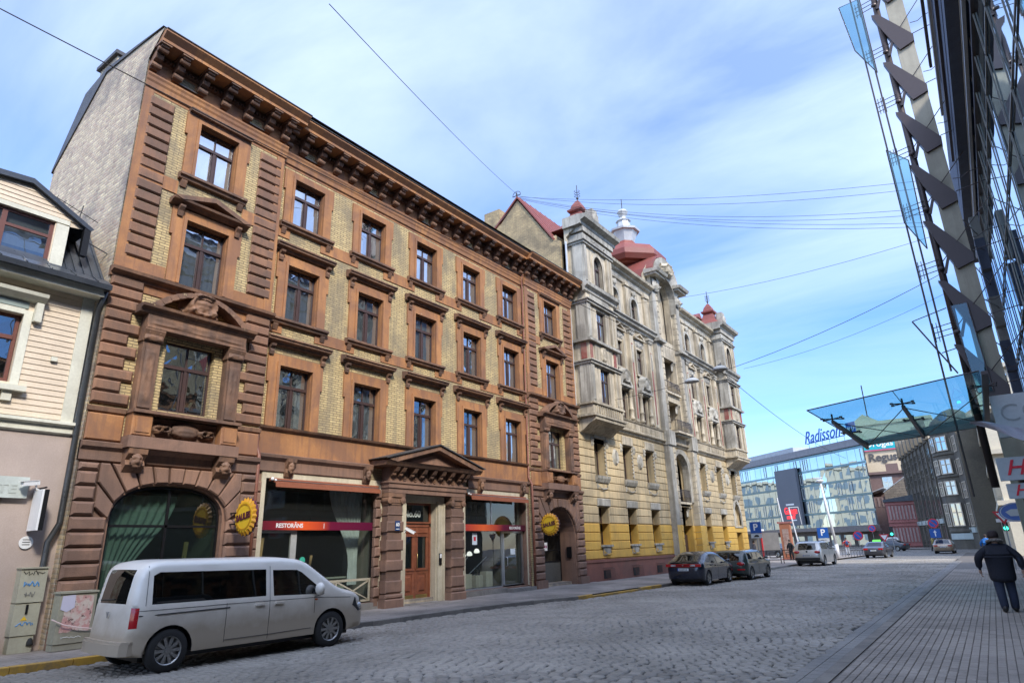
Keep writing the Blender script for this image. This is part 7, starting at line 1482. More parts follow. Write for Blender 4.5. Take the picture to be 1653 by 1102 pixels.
# dark corner building: street side receding on the left, rounded corner, sunlit top
DK = surf('dark_brown_stone', (0.15, 0.13, 0.095), (0.11, 0.097, 0.075), scale=0.4, grain=6, bump=0.35, dirt=(0.05, 0.045, 0.04), dirt_amt=0.5, rnd=0.06)
CAP = plain('warm_window_frame', (0.55, 0.47, 0.36), 0.5)
def corner(t):
    P = lambda n_, m, mat, par=None, fix=True: obj(n_, m, mat, par or t, loc=(0, 0, 0), fix=fix)
    # local +Y outwards, +X leftwards along the receding front
    L_ = 27.5; m = M(); m.box(0, L_, -14, 0, 0, 15.2); P('front_wall', m, DK); m = M(); m.prism([(0, 0.3, 15.2), (0, -6, 19.0), (0, -10, 19.0), (0, -14, 15.2)], (L_, 0, 0)); P('roof', m, surf('patchy_tile_roof', (0.30, 0.16, 0.12), (0.4, 0.36, 0.3), scale=1.5))
    for k in range(8):
        x = 1.8+k*3.3; m = M(); m.box(x-0.22, x+0.22, 0, 0.22, 0, 15.4); P('pier', m, DK)
        m = M(); m.prism([(x-0.45, 0, 15.2), (x+0.45, 0, 15.2), (x+0.40, 0, 17.2), (x, 0, 18.2), (x-0.40, 0, 17.2)], (0, 0.7, 0)); P('gable_finial', m, DK)
        m = M(); m.prism([(x+0.3, 0, 15.0), (x+3.0, 0, 15.0), (x+1.65, 0, 16.9)], (0, 0.25, 0)); P('small_gable', m, DK)
        for (z0, z1) in ((12.2, 14.2), (9.6, 11.6)): winbox(P, x+0.55, x+2.75, z0, z1, 0.02, DK)
        w_ = winbox(P, x+0.45, x+2.85, 4.6, 8.7, 0.05, DK, rows_=1); w2 = winbox(P, x+0.45, x+2.85, 0.4, 3.2, 0.05, DK, rows_=1)
        m = M(); m.box(x+0.5, x+2.8, 0.1, 0.3, 3.45, 4.1); P('shop_fascia', m, plain('pale_fascia', (0.42, 0.48, 0.46), 0.5))
    # rounded corner tower
    m = M(); m.lathe([(3.1, 0), (3.1, 15.4), (3.4, 15.5), (3.4, 15.9), (2.6, 17.2), (1.2, 18.4), (0, 18.8)], (-2.6, -2.6, 0), 20); P('corner_tower', m, DK)
    for j, (z0, z1) in enumerate(((12.8, 14.8), (9.7, 11.7), (6.9, 8.8), (2.9, 5.9))):
        for ang in (60, 95, 130, 25):
            a = rad(ang); x, y = -2.6+3.12*math.cos(a), -2.6+3.12*math.sin(a); g = M(); g.box(-0.75, 0.75, 0, 0.05, z0, z1)
            w_ = P('tower_window', g, MATS['far_glass'] if j else HG); w_.location = (x, y, 0); w_.rotation_euler = (0, 0, a-PI/2); f_ = M()
            for (u0, u1, v0, v1) in ((-0.85, -0.7, z0, z1), (0.7, 0.85, z0, z1), (-0.06, 0.06, z0, z1), (-0.7, 0.7, z0, z0+0.12), (-0.7, 0.7, z1-0.12, z1), (-0.7, 0.7, (z0+z1)/2+0.2, (z0+z1)/2+0.3)): f_.box(u0, u1, 0.05, 0.12, v0, v1)
            P('window_bars', f_, CAP, w_)
    for z in (2.1, 9.2, 12.2): m = M(); m.lathe([(3.12, z), (3.3, z+0.1), (3.3, z+0.35), (3.12, z+0.4)], (-2.6, -2.6, 0), 20); P('tower_band', m, DK)
    m = M(); m.lathe([(3.14, 1.2), (3.2, 1.25), (3.2, 1.95), (3.14, 2.0)], (-2.6, -2.6, 0), 20); P('tower_fascia', m, MATS['pale_fascia'])
    m = M(); m.box(-8.6, -2.6, -14, -1.2, 0, 15.2); P('side_wall', m, DK)
    for k in range(2):
        for (z0, z1) in ((12.4, 14.4), (9.4, 11.4), (6.4, 8.4), (2.9, 5.7)): winbox(P, -7.9+k*2.6, -6.3+k*2.6, z0, z1, -1.18, CAP)
        m = M(); m.box(-8.0+k*2.6, -6.2+k*2.6, -1.2, -1.0, 2.05, 2.7); P('shop_fascia', m, MATS['pale_fascia'])
local('dark_corner_building', 'dark brown corner building with rounded tower and spiky gables, top in sun', 'building', corner, (-4.6, 110.5, 0), math.atan2(34, -8.2))
PALEC = surf('pale_yellow_classical', (0.66, 0.60, 0.46), (0.60, 0.54, 0.42), scale=0.5, grain=5, bump=0.2)
def classical(t):
    P = lambda n_, m, mat, par=None, fix=True: obj(n_, m, mat, par or t, loc=(0, 0, 0), fix=fix)
    m = M(); m.box(0, 14, 0, 60, 0, 16.5); P('house_body', m, PALEC)
    for z in (4.2, 8.6, 12.6, 16.2): m = M(); m.box(-0.5, 14, -0.5, 60, z, z+0.4); P('ledge', m, PALEC)
    for j, z in enumerate((1.0, 5.2, 9.4, 13.2)):
        for k in range(8): m = M(); m.box(-0.06, 0.02, 1.5+k*3.2, 2.9+k*3.2, z, z+2.4); P('side_window', m, MATS['far_glass'])
        for k in range(3): m = M(); m.box(1.2+k*3, 2.5+k*3, -0.06, 0.02, z, z+2.4); P('front_window', m, MATS['far_glass'])
    for k in range(8):
        for z in (3.6, 8.0, 12.0): m = M(); m.box(-0.35, 0, 0.6+k*3.2, 1.0+k*3.2, z-3, z+0.6); P('pilaster', m, PALEC)
local('pale_classical_building', 'pale yellow sunlit building lining the street behind the red lettered signs', 'building', classical, (1.35, 72, 0), 0)
def clock(t):
    P = lambda n_, m, mat, par=None, fix=True: obj(n_, m, mat, par or t, loc=(0, 0, 0), fix=fix)
    m = M(); m.box(-4.5, 4.5, -4, 4, 0, 39); m.box(-6, 6, -5, 5, 0, 34); P('tower_shaft', m, PALEC); m = M(); m.lathe([(4.3, 39), (4.2, 40), (0.1, 44)], (0, 0, 0), 4); P('tower_roof', m, SLATE); m = M(); m.tube([(0, 0, 43), (0, 0, 55)], 0.2, 5); P('tower_mast', m, BLACKM)
    for k in range(3):
        m = M(); m.box(-3.2+k*2.4, -1.8+k*2.4, -4.06, -3.9, 33, 38); P('tower_opening', m, HBAND)
local('distant_tower', 'slim pale tower with mast seen through the glass canopy', 'tower', clock, (-28.5, 262, 0), 0)
def cityblock(t, n, h, seed):
    P = lambda n_, m, mat, par=None, fix=True: obj(n_, m, mat, par or t, loc=(0, 0, 0), fix=fix)
    m = M(); m.box(-12, 0, 0, n*3.2, 0, h); m.box(-12, 0.5, -0.2, n*3.2+0.2, h, h+0.8); P('block_body', m, PALEC if seed % 2 else FARCREAM)
    for j in range(int(h/3.6)):
        g = M()
        for k in range(n): g.box(-0.02, 0.06, 0.9+k*3.2, 2.3+k*3.2, 1.2+j*3.6, 3.3+j*3.6)
        o_ = P('windows', g, plain('block_window', (0.22, 0.27, 0.30), 0.3)); o_['kind'] = 'stuff'
for i, (x, y, n, h) in enumerate(((-92, 92, 9, 19), (-95, 122, 8, 22), (-90, 150, 10, 18), (-96, 184, 8, 24))): local('city_block', ['long cream block across the square, reflected in the hotel glass', 'taller plastered block facing the hotel across the square', 'lowest pale block facing the hotel across the square', 'tallest far block facing the hotel across the square'][i], 'building', lambda t: cityblock(t, n, h, 1), (x, y, 0), 0)
# far end of the street, behind everything
for i, (x, y, w_, h) in enumerate(((-4, 215, 22, 15), (22, 190, 20, 17), (-60, 230, 26, 14))):
    local('street_end_house', ['plain grey brown house closing the end of the street', 'plain house far beyond the pale classical building', 'plain low house far behind the glass hotel'][i], 'house', lambda t: (obj('house_body', M().box(-w_/2, w_/2, 0, 12, 0, h), BR1, t, loc=(0, 0, 0)), obj('roof', M().prism([(-w_/2-.3, -0.3, h), (w_/2+.3, -0.3, h), (w_/2-2, -0.3, h+3), (-w_/2+2, -0.3, h+3)], (0, 12, 0)), SLATE, t, loc=(0, 0, 0))), (x, y, 0), 0)
# ------------------------------------------------------------------ vehicles
TYRE = plain('tyre_rubber', (0.022, 0.021, 0.02), 0.85, grain=40, var=0.4); RIM = plain('alloy_rim', (0.36, 0.35, 0.33), 0.4, 0.8, var=0.3); CGL = glassmat('car_glass', tint=(0.34, 0.40, 0.40), ior=1.9, wavy=0.02, clear=0.22)
TINT = glassmat('tinted_car_glass', tint=(0.2, 0.26, 0.25), ior=1.7, wavy=0.02, refl=0.6, clear=0.06); TAIL = plain('tail_lamp_red', (0.42, 0.012, 0.015), 0.15, coat=0.6); HEADL = plain('head_lamp', (0.55, 0.58, 0.6), 0.12, 0.3, coat=0.6); CARB = plain('car_black_trim', (0.018, 0.018, 0.018), 0.5)
def paint(name, col, metal=0.0, dust=None, rough=0.3):
    if name in MATS: return MATS[name]
    t = NT(name); tc_ = t.n('TexCoord'); s = t.n('SeparateXYZ'); t.l(tc_.outputs['Object'], s.inputs[0]); c = t.mix(0.0, col, col); b = t.n('BsdfPrincipled')
    if dust:   # road film sprayed up over the lower body
        nz = t.noise(tc_.outputs['Object'], 3.0, 6, 0.6); f = t.ramp(t.math('ADD', s.outputs[2], t.math('MULTIPLY', nz, 0.5)), 0.85, 1.65, 0.88, 0.0); c = t.mix(f, col, dust); t.l(t.ramp(f, 0, 0.7, rough, 0.75), b.inputs['Roughness'])
    else: b.inputs['Roughness'].default_value = rough
    t.l(c, b.inputs['Base Color']); b.inputs['Metallic'].default_value = metal; b.inputs['Coat Weight'].default_value = 0.35 if dust else 0.9; b.inputs['Coat Roughness'].default_value = 0.04; t.l(b.outputs[0], t.o.inputs[0]); MATS[name] = t.m; return t.m
def wheel(parent, x, y, R, side, spokes=5, wd=0.215, rim=0.64, detail=True):
    s = side; m = M(); m.lathe([(R*rim, -wd/2), (R*0.90, -wd/2-0.004), (R*0.985, -wd/2+0.03), (R, -wd/4), (R, wd/4), (R*0.985, wd/2-0.03), (R*0.90, wd/2+0.004), (R*rim, wd/2)], (0, 0, 0), 36, 'x'); m.f = m.f[:-2]; m.mi = m.mi[:-2]
    w_ = obj('wheel', m, TYRE, parent, loc=(x, y, R), smooth=True); r_ = R*rim; xo = s*(wd/2-0.02)
    m = M(); m.lathe([(r_*1.02, xo+s*0.018), (r_*0.93, xo), (r_*0.90, xo-s*0.06), (r_*0.2, xo-s*0.05)], (0, 0, 0), 36, 'x'); m.f = m.f[:-2]; m.mi = m.mi[:-2]
    if detail:
        for k in range(spokes):
            a = 2*PI*k/spokes; ca, sa = math.cos(a), math.sin(a); wd0, wd1 = r_*0.10, r_*(0.17 if spokes < 8 else 0.12)
            P = lambda rr_, o: (rr_*ca-o*sa, rr_*sa+o*ca)
            q = [P(r_*0.16, -wd0), P(r_*0.16, wd0), P(r_*0.95, wd1), P(r_*0.95, -wd1)]
            m.prism([(xo-s*0.03, *u) for u in q], (s*0.035, 0, 0))
        m.lathe([(r_*0.20, xo-s*0.04), (r_*0.20, xo+s*0.012), (0.001, xo+s*0.014)], (0, 0, 0), 16, 'x')
    obj('rim', m, RIM, w_, loc=(0, 0, 0))
    m = M(); m.lathe([(r_*0.9, xo-s*0.062), (0.001, xo-s*0.062)], (0, 0, 0), 20, 'x'); obj('wheel_well_disc', m, CARB, w_, loc=(0, 0, 0)); return w_
def car(name, label, cat, loc, rz, prof, W, wheels, R, body, sidewins, belt, tumble=0.18, sill=0.24, rt=0.07, re_=0.35, rglass=None, spokes=5, tails=(), seams=(), handles=(), group=None, mirrors=None, fine=0.1, extra=None, crown=0.03, tintside=None, wheel_detail=True, plate=None, arch_r=1.13):
    t = thing(name, label, cat, (0, 0, 0), 0, group)
    pts = [(p[0], p[1]) for p in prof]; ymin, ymax = min(p[0] for p in pts), max(p[0] for p in pts)
    # resample profile
    rs_ = []; tags = []
    for i in range(len(pts)-1):
        a, b = pts[i], pts[i+1]; n = max(1, int(math.hypot(b[0]-a[0], b[1]-a[1])/0.09))
        for k in range(n): rs_.append((a[0]+(b[0]-a[0])*k/n, a[1]+(b[1]-a[1])*k/n)); tags.append(prof[i][2])
    rs_.append(pts[-1])
    # soften corners of the outline
    for _ in range(2): rs_ = [rs_[0]]+[((rs_[i-1][0]+2*rs_[i][0]+rs_[i+1][0])/4, (rs_[i-1][1]+2*rs_[i][1]+rs_[i+1][1])/4) for i in range(1, len(rs_)-1)]+[rs_[-1]]
    def edge_d(y, z):
        d = 9
        for (a, b) in zip(rs_, rs_[1:]):
            vx, vy = b[0]-a[0], b[1]-a[1]; l2 = vx*vx+vy*vy or 1e-9; u = max(0, min(1, ((y-a[0])*vx+(z-a[1])*vy)/l2)); d = min(d, math.hypot(y-a[0]-u*vx, z-a[1]-u*vy))
        return d
    def X(y, z):
        x = W; e = min(y-ymin, ymax-y)
        if e < re_: q = (re_-max(0, e))/re_; x -= 0.20*q*q
        if z > belt: x -= tumble*(z-belt)
        if z < 0.42: x -= (0.42-z)*0.12
        if 0.6 < z < belt: x += 0.012*math.sin(PI*(z-0.6)/(belt-0.6))
        d = edge_d(y, z)
        if d < rt: x -= rt-math.sqrt(max(0, rt*rt-(rt-d)**2))
        return x
    out_ = list(rs_); bot = []
    for wy in sorted(wheels, reverse=True):
        ra = R*arch_r; dz = R-sill; half = math.sqrt(max(0.01, ra*ra-dz*dz)); a0 = math.acos(min(1, half/ra))
        for k in range(15): a = -a0+(PI+2*a0)*k/14 if dz > 0 else PI*k/14; bot.append((wy+ra*math.cos(a), R+ra*math.sin(a)))
    outline = out_+bot
    ex = []; y = ymin+0.06
    while y < ymax:
        z = sill+0.05
        while z < max(p[1] for p in pts):
            if inside((y, z), outline) and edge_d(y, z) > 0.02 and all(math.hypot(y-wy, z-R) > R*arch_r+0.02 for wy in wheels): ex.append((y, z))
            z += fine
        y += fine
    for (a, b) in zip(rs_, rs_[1:]):      # ring of points for the rounded shoulder
        vx, vy = b[0]-a[0], b[1]-a[1]; l = math.hypot(vx, vy) or 1e-9; nx, ny = vy/l, -vx/l
        for dd in (rt*0.12, rt*0.4, rt*0.85):
            q = ((a[0]+b[0])/2+nx*dd, (a[1]+b[1])/2+ny*dd)
            if inside(q, outline) and edge_d(*q) > dd*0.7: ex.append(q)
    wins = [list(w_) for w_ in sidewins]; tl = [list(w_) for w_ in tails]; v, f = cdt(outline, wins+tl, ex)
    body_m, glass_m, tail_m = M(), [M() for _ in wins*2], [M(), M()]
    cl = []
    for tr in f:
        c = sum((v[i] for i in tr), Vector((0, 0)))/3
        if not inside(c, outline): cl.append(-2); continue
        k = -1
        for i, w_ in enumerate(wins):
            if inside(c, w_): k = i
        for w_ in tl:
            if inside(c, w_): k = 100
        cl.append(k)
    for si, side in enumerate((1, -1)):
        xs = [(side*X(p[0], p[1]), p[0], p[1]) for p in v]
        for k, mm in [(-1, body_m)]+[(i, glass_m[i+si*len(wins)]) for i in range(len(wins))]+[(100, tail_m[si])]:
            use = [tr for tr, c in zip(f, cl) if c == k]
            if not use: continue
            ids = sorted({i for tr in use for i in tr}); mp2 = {i: j for j, i in enumerate(ids)}; sh = -0.006*side if 0 <= k < 50 else 0
            mm.add([(xs[i][0]+sh, xs[i][1], xs[i][2]) for i in ids], [tuple(mp2[i] for i in (tr if side > 0 else tr[::-1])) for tr in use])
    # top skin between the two side outlines
    nu = 10; zones = {}
    for i in range(len(rs_)-1):
        kind = tags[min(i, len(tags)-1)]
        for j in range(nu):
            kk = kind if (kind == 'b' or (0 < j < nu-1)) else 'b'
            zones.setdefault(kk, []).append((i, j))
    def tp(i, j):
        y, z = rs_[i]; xe = X(y, z); u = -1+2*j/nu; nrm = 1-u*u
        a, b = rs_[max(0, i-1)], rs_[min(len(rs_)-1, i+1)]; l = math.hypot(b[0]-a[0], b[1]-a[1]) or 1e-9; nx, ny = -(b[1]-a[1])/l, (b[0]-a[0])/l
        return (xe*u, y+nx*crown*nrm, z+ny*crown*nrm)
    for kk, cells_ in zones.items():
        mm = body_m if kk == 'b' else M(); ids = sorted({(i+a, j+b) for i, j in cells_ for a in (0, 1) for b in (0, 1)}); mp2 = {q: n for n, q in enumerate(ids)}
        mm.add([tp(*q) for q in ids], [(mp2[i, j], mp2[i+1, j], mp2[i+1, j+1], mp2[i, j+1]) for i, j in cells_])
        if kk == 'w': obj('windscreen', mm, CGL, t, loc=(0, 0, 0), smooth=True)
        elif kk == 'r': obj('rear_window', mm, rglass or TINT, t, loc=(0, 0, 0), smooth=True)
        elif kk == 'k': obj('bumper_trim', mm, CARB, t, loc=(0, 0, 0), smooth=True)
    bd = obj('body', body_m, body, t, loc=(0, 0, 0), smooth=True)
    bmw = bmesh.new(); bmw.from_mesh(bd.data); bmesh.ops.remove_doubles(bmw, verts=bmw.verts, dist=0.002); bmesh.ops.recalc_face_normals(bmw, faces=bmw.faces); bmw.to_mesh(bd.data); bmw.free()
    for i, g in enumerate(glass_m): obj('side_window', g, (tintside[i % len(wins)] if tintside else CGL), t, loc=(0, 0, 0), smooth=True)
    for q in tail_m:
        if q.v: obj('tail_lamp', q, TAIL, t, loc=(0, 0, 0), smooth=True)
    m = M(); m.box(-W+0.30, W-0.30, ymin+0.35, ymax-0.35, 0.20, sill+0.12)
    for wy in wheels: m.box(-W+0.24, W-0.24, wy-R*1.12, wy+R*1.12, sill, min(belt-0.1, R*2.15))
    m.box(-W+0.2, W-0.2, wheels[0]+0.2, wheels[1]-0.5, sill+0.1, sill+0.45); obj('underbody', m, CARB, t, loc=(0, 0, 0))
    for wy in wheels:
        a_ = M(); a_.lathe([(R*arch_r+0.01, -W+0.02), (R*arch_r+0.01, W-0.02)], (0, wy, R), 28, 'x'); a_.f = [q for q in a_.f[:-2]]; a_.mi = a_.mi[:-2]
        keep = [q for q in a_.f if sum(a_.v[i][2] for i in q)/4 > sill]; a_.f = keep; a_.mi = [0]*len(keep); obj('wheel_arch', a_, CARB, t, loc=(0, 0, 0), fix=False)
    m = M()
    for (sx, y) in ((-0.38, 0.1), (0.38, 0.1), (-0.38, -0.85), (0.38, -0.85)): m.box(sx-0.24, sx+0.24, y-0.08, y+0.10, sill+0.4, belt+0.22); m.box(sx-0.12, sx+0.12, y-0.06, y+0.06, belt+0.23, belt+0.40)
    obj('seats', m, CARB, t, loc=(0, 0, 0))
    for wy in wheels:
        for s in (1, -1): wheel(t, s*(W-0.115), wy, R, s, spokes, detail=wheel_detail)
    for pl in seams:
        m = M()
        for s in (1, -1):
            q = []
            for (a, b) in zip(pl, pl[1:]):
                n = max(1, int(math.hypot(b[0]-a[0], b[1]-a[1])/0.1)); q += [(a[0]+(b[0]-a[0])*k/n, a[1]+(b[1]-a[1])*k/n) for k in range(n)]
            q.append(pl[-1]); m.tube([(s*(X(*p)+0.001), *p) for p in q], 0.0045, 4)
        obj('door_seam', m, CARB, t, loc=(0, 0, 0))
    for (y, z) in handles:
        for s in (1, -1): m = M(); m.box(min(s*X(y, z), s*(X(y, z)+0.035)), max(s*X(y, z), s*(X(y, z)+0.035)), y-0.10, y+0.10, z-0.018, z+0.018); obj('door_handle', m, body, t, loc=(0, 0, 0))
    if mirrors:
        for s in (1, -1):
            y, z, w_, h = mirrors; x = X(y, z); m = M(); m.ball((s*(x+0.16), y, z+0.05), (w_/2, 0.09, h/2), 12, 8); mi = obj('wing_mirror', m, body, t, loc=(0, 0, 0), smooth=True); m = M(); m.prism([(s*(x-0.02), y-0.06, z-0.06), (s*(x-0.02), y+0.08, z-0.06), (s*(x+0.1), y+0.03, z), (s*(x+0.1), y-0.03, z)], (0, 0, 0.04)); obj('mirror_foot', m, CARB, mi, loc=(0, 0, 0))
    if plate:
        y, z = plate; m = M(); m.box(-0.26, 0.26, y-0.02, y, z-0.055, z+0.055); pl_ = obj('number_plate', m, plain('plate_white', (0.6, 0.62, 0.62), 0.5), t, loc=(0, 0, 0)); m = M(); m.box(-0.26, -0.22, y-0.022, y-0.0205, z-0.055, z+0.055); obj('plate_band', m, plain('plate_blue', (0.02, 0.08, 0.4), 0.5), pl_, loc=(0, 0, 0))
        m = M()
        for k in range(6): m.box(-0.17+k*0.065, -0.135+k*0.065, y-0.022, y-0.0205, z-0.03, z+0.03)
        obj('plate_marks', m, CARB, pl_, loc=(0, 0, 0))
    if extra: extra(t, X)
    t.location = loc; t.rotation_euler = (0, 0, rz); return t
# white passenger van, rear at -Y
vp = [(-2.50, 0.33, 'b'), (-2.64, 0.42, 'b'), (-2.66, 0.60, 'b'), (-2.54, 0.80, 'b'), (-2.52, 1.22, 'r'), (-2.36, 1.80, 'b'), (-2.24, 1.93, 'b'), (-1.9, 1.965, 'b'), (0.5, 1.95, 'b'), (0.95, 1.90, 'b'), (1.10, 1.85, 'w'), (1.84, 1.30, 'k'), (1.94, 1.24, 'b'), (2.38, 1.12, 'b'), (2.58, 0.98, 'b'), (2.69, 0.72, 'b'), (2.72, 0.55, 'b'), (2.66, 0.33, 'b')]
vp = [(a if a > -2.0 else -2.0+(a+2.0)*0.58, b*0.945, c_) for a, b, c_ in vp]
WHITEV = paint('dusty_white_paint', (0.88, 0.83, 0.74), dust=(0.36, 0.28, 0.19), rough=0.32)
def vanx(t, X):
    m = M(); m.xy([(-0.86, -2.30), (-0.80, -2.42), (-0.5, -2.475), (0.5, -2.475), (0.80, -2.42), (0.86, -2.30), (0.86, -2.0), (-0.86, -2.0)], 0.34, 0.52); m.xy([(-0.87, -2.28), (-0.81, -2.40), (-0.5, -2.45), (0.5, -2.45), (0.81, -2.40), (0.87, -2.28), (0.86, -2.2), (-0.86, -2.2)], 0.521, 0.56); obj('rear_bumper', m, WHITEV, t, loc=(0, 0, 0))
    m = M(); m.box(-0.5, 0.5, 2.64, 2.70, 0.62, 0.78); obj('grille', m, CARB, t, loc=(0, 0, 0))
    for s in (1, -1):
        x = X(2.45, 0.86); m = M(); m.prism([(s*(X(2.28, 0.8)+0.008), 2.26, 0.80), (s*(X(2.45, 0.7)+0.008), 2.45, 0.66), (s*(X(2.6, 0.7)+0.008), 2.60, 0.68), (s*(X(2.56, 0.85)+0.008), 2.56, 0.86), (s*(X(2.32, 0.93)+0.008), 2.32, 0.95)], (-s*0.10, 0, 0)); hl = obj('head_lamp', m, CARB, t, loc=(0, 0, 0)); m = M(); m.ball((s*(X(2.47, 0.78)-0.01), 2.47, 0.78), (0.04, 0.06, 0.06)); obj('lamp_lens', m, HEADL, hl, loc=(0, 0, 0), smooth=True)
        m = M(); m.tube([(s*(X(y, 0.965)+0.004), y, 0.965+0.012*math.cos(y)) for y in (-2.2, -1.9, -1.6, -1.2, -0.8, -0.6)], 0.010, 5); obj('slide_rail', m, CARB, t, loc=(0, 0, 0))
        m = M(); m.ball((s*(X(1.32, 0.98)+0.0), 1.32, 0.98), (0.012, 0.04, 0.02)); obj('side_repeater', m, plain('amber_lens', (0.5, 0.12, 0.02), 0.3), t, loc=(0, 0, 0))
        m = M(); m.prism([(s*(X(-2.30, 0.85)+0.003), -2.29, 0.90), (s*(X(-2.30, 0.85)+0.003), -2.21, 0.90), (s*(X(-2.30, 0.85)+0.003), -2.21, 0.83), (s*(X(-2.30, 0.85)+0.003), -2.29, 0.83)], (s*0.004, 0, 0)); obj('reverse_lens', m, HEADL, t, loc=(0, 0, 0))
    m = M(); m.lathe([(0.17, 0), (0.19, 0.01), (0.19, 0.02), (0.17, 0.03)], (0, 0, 0), 20, 'y'); o_ = obj('steering_wheel', m, CARB, t, loc=(-0.4, 1.0, 1.22)); o_.rotation_euler = (rad(-35), 0, 0)
    m = M(); m.box(-0.7, 0.7, 1.15, 1.7, 0.95, 1.16); obj('dashboard', m, CARB, t, loc=(0, 0, 0))
    m = M(); m.tube([(0.1, -2.33, 1.22), (-0.45, -2.34, 1.20)], 0.012, 5); obj('rear_wiper', m, CARB, t, loc=(0, 0, 0))
    text('V', 0.15, ALU, t, (0, -2.37, 0.96), (PI/2, 0, 0), ext=0.006, bold=0.002)
VZ = lambda l: [(a if a > -2.0 else -2.0+(a+2.0)*0.58, b*0.945) for a, b in l]
car('passenger_van', 'dusty white passenger van parked before the arched window', 'van', (-12.98, 8.14, 0.0), rad(-3.2), vp, 0.95, (-1.66, 1.72), 0.36, WHITEV,
    [VZ([(-2.04, 1.20), (0.15, 1.19), (0.15, 1.72), (-1.92, 1.76), (-2.04, 1.70)]), VZ([(0.32, 1.18), (1.52, 1.14), (1.50, 1.20), (0.98, 1.62), (0.86, 1.68), (0.30, 1.70)])],
    1.06, tumble=0.16, sill=0.30, rt=0.10, re_=0.45, tails=[VZ([(-2.53, 0.80), (-2.36, 0.81), (-2.34, 1.15), (-2.50, 1.16)])], spokes=10, seams=[VZ(q) for q in ([(0.235, 0.36), (0.235, 1.78)], [(-0.66, 0.40), (-0.66, 1.12)], [(1.28, 0.76), (1.28, 1.10), (1.50, 1.13)], [(-0.66, 0.44), (0.235, 0.44), (1.22, 0.46)], [(-2.4, 1.10), (-0.66, 1.10), (0.235, 1.09), (1.28, 1.08), (2.2, 1.02)], [(-2.20, 1.18), (-2.16, 1.88)])], handles=[(0.02, 0.975), (0.44, 0.975)], mirrors=(1.30, 1.14, 0.26, 0.26), extra=vanx, tintside=[TINT, CGL], group=None, arch_r=1.15)
bpy.context.view_layer.update()
# dark blue hatchback
hp = [(-2.02, 0.32, 'b'), (-2.10, 0.55, 'b'), (-2.08, 0.86, 'k'), (-2.00, 0.97, 'r'), (-1.18, 1.36, 'b'), (-0.6, 1.46, 'b'), (0.1, 1.44, 'b'), (0.35, 1.39, 'w'), (1.25, 0.98, 'b'), (1.85, 0.80, 'b'), (2.10, 0.62, 'b'), (2.12, 0.30, 'b')]
NAVY = paint('navy_black_paint', (0.010, 0.014, 0.028), rough=0.25); GREENB = paint('dark_green_paint', (0.030, 0.042, 0.038), rough=0.3); SILVER = paint('silver_paint', (0.48, 0.46, 0.42), metal=0.5, rough=0.35); CHARC = paint('charcoal_paint', (0.035, 0.036, 0.045), rough=0.3); GOLD = paint('beige_metallic_paint', (0.36, 0.27, 0.19), metal=0.4, rough=0.35); WHITEC = paint('white_car_paint', (0.62, 0.62, 0.6), rough=0.35)
def hx(t, X):
    m = M(); m.box(-0.84, 0.84, -2.115, -2.04, 0.84, 0.96); obj('tail_lamp_bar', m, TAIL, t, loc=(0, 0, 0))
    m = M(); m.box(-0.42, 0.42, -2.12, -2.10, 0.87, 0.93); obj('lamp_bar_centre', m, plain('lamp_maroon', (0.15, 0.008, 0.012), 0.2), t, loc=(0, 0, 0))
    m = M(); m.box(0.35, 0.58, -2.12, -2.105, 0.865, 0.935); m.box(-0.58, -0.35, -2.12, -2.105, 0.865, 0.935); obj('reverse_lamp', m, HEADL, t, loc=(0, 0, 0)); text('H', 0.09, ALU, t, (0, -2.13, 0.90), (PI/2, 0, 0), ext=0.004)
    m = M(); m.box(-0.7, 0.7, -1.97, -1.93, 1.0, 1.03); obj('spoiler', m, CARB, t, loc=(0, 0, 0))
car('hatchback_car', 'dark navy hatchback with full width red tail lamp bar', 'car', (-11.72, 31.75, 0), rad(-2), hp, 0.88, (-1.32, 1.30), 0.325, NAVY, [[(-1.05, 0.98), (-0.18, 0.96), (-0.18, 1.33), (-0.75, 1.35)], [(-0.10, 0.96), (0.98, 0.94), (0.45, 1.27), (0.1, 1.33), (-0.10, 1.335)]], 0.92, tumble=0.42, rt=0.09, tails=[], seams=[[(-0.14, 0.3), (-0.14, 0.95)], [(0.95, 0.4), (0.98, 0.93)], [(-1.0, 0.55), (-0.8, 0.96)]], handles=[(-0.35, 0.85), (-0.9, 0.87)], mirrors=(0.86, 0.98, 0.2, 0.14), extra=hx, plate=(-2.12, 0.72), group='cars parked along the left kerb')
mpf = [(-2.0, 0.34, 'b'), (-2.06, 0.58, 'b'), (-2.02, 0.95, 'r'), (-1.86, 1.34, 'b'), (-1.7, 1.41, 'b'), (0.3, 1.43, 'b'), (0.55, 1.38, 'w'), (1.05, 0.99, 'b'), (1.85, 0.88, 'b'), (2.06, 0.66, 'b'), (2.06, 0.3, 'b')]
def mx(t, X):
    for s in (1, -1):
        m = M(); m.ball((s*0.60, -2.05, 0.80), (0.19, 0.05, 0.09), 14, 8); tl_ = obj('tail_lamp', m, TAIL, t, loc=(0, 0, 0), smooth=True); m = M(); m.lathe([(0.2, 0), (0.215, 0.02), (0.215, 0.04), (0.2, 0.05)], (0, 0, 0), 20, 'y'); m.v = [(x, y, z*0.5) for x, y, z in m.v]; m.f = m.f[:-2]; m.mi = m.mi[:-2]; o_ = obj('chrome_ring', m, ALU, tl_, loc=(s*0.60, -2.08, 0.80)); 
    m = M(); m.box(0.42, 0.78, -2.08, -2.05, 0.50, 0.56); m.box(-0.78, -0.42, -2.08, -2.05, 0.50, 0.56); obj('rear_reflector', m, TAIL, t, loc=(0, 0, 0)); m = M(); m.box(-0.012, 0.012, -2.06, -1.9, 0.5, 1.3); obj('barn_door_seam', m, CARB, t, loc=(0, 0, 0))
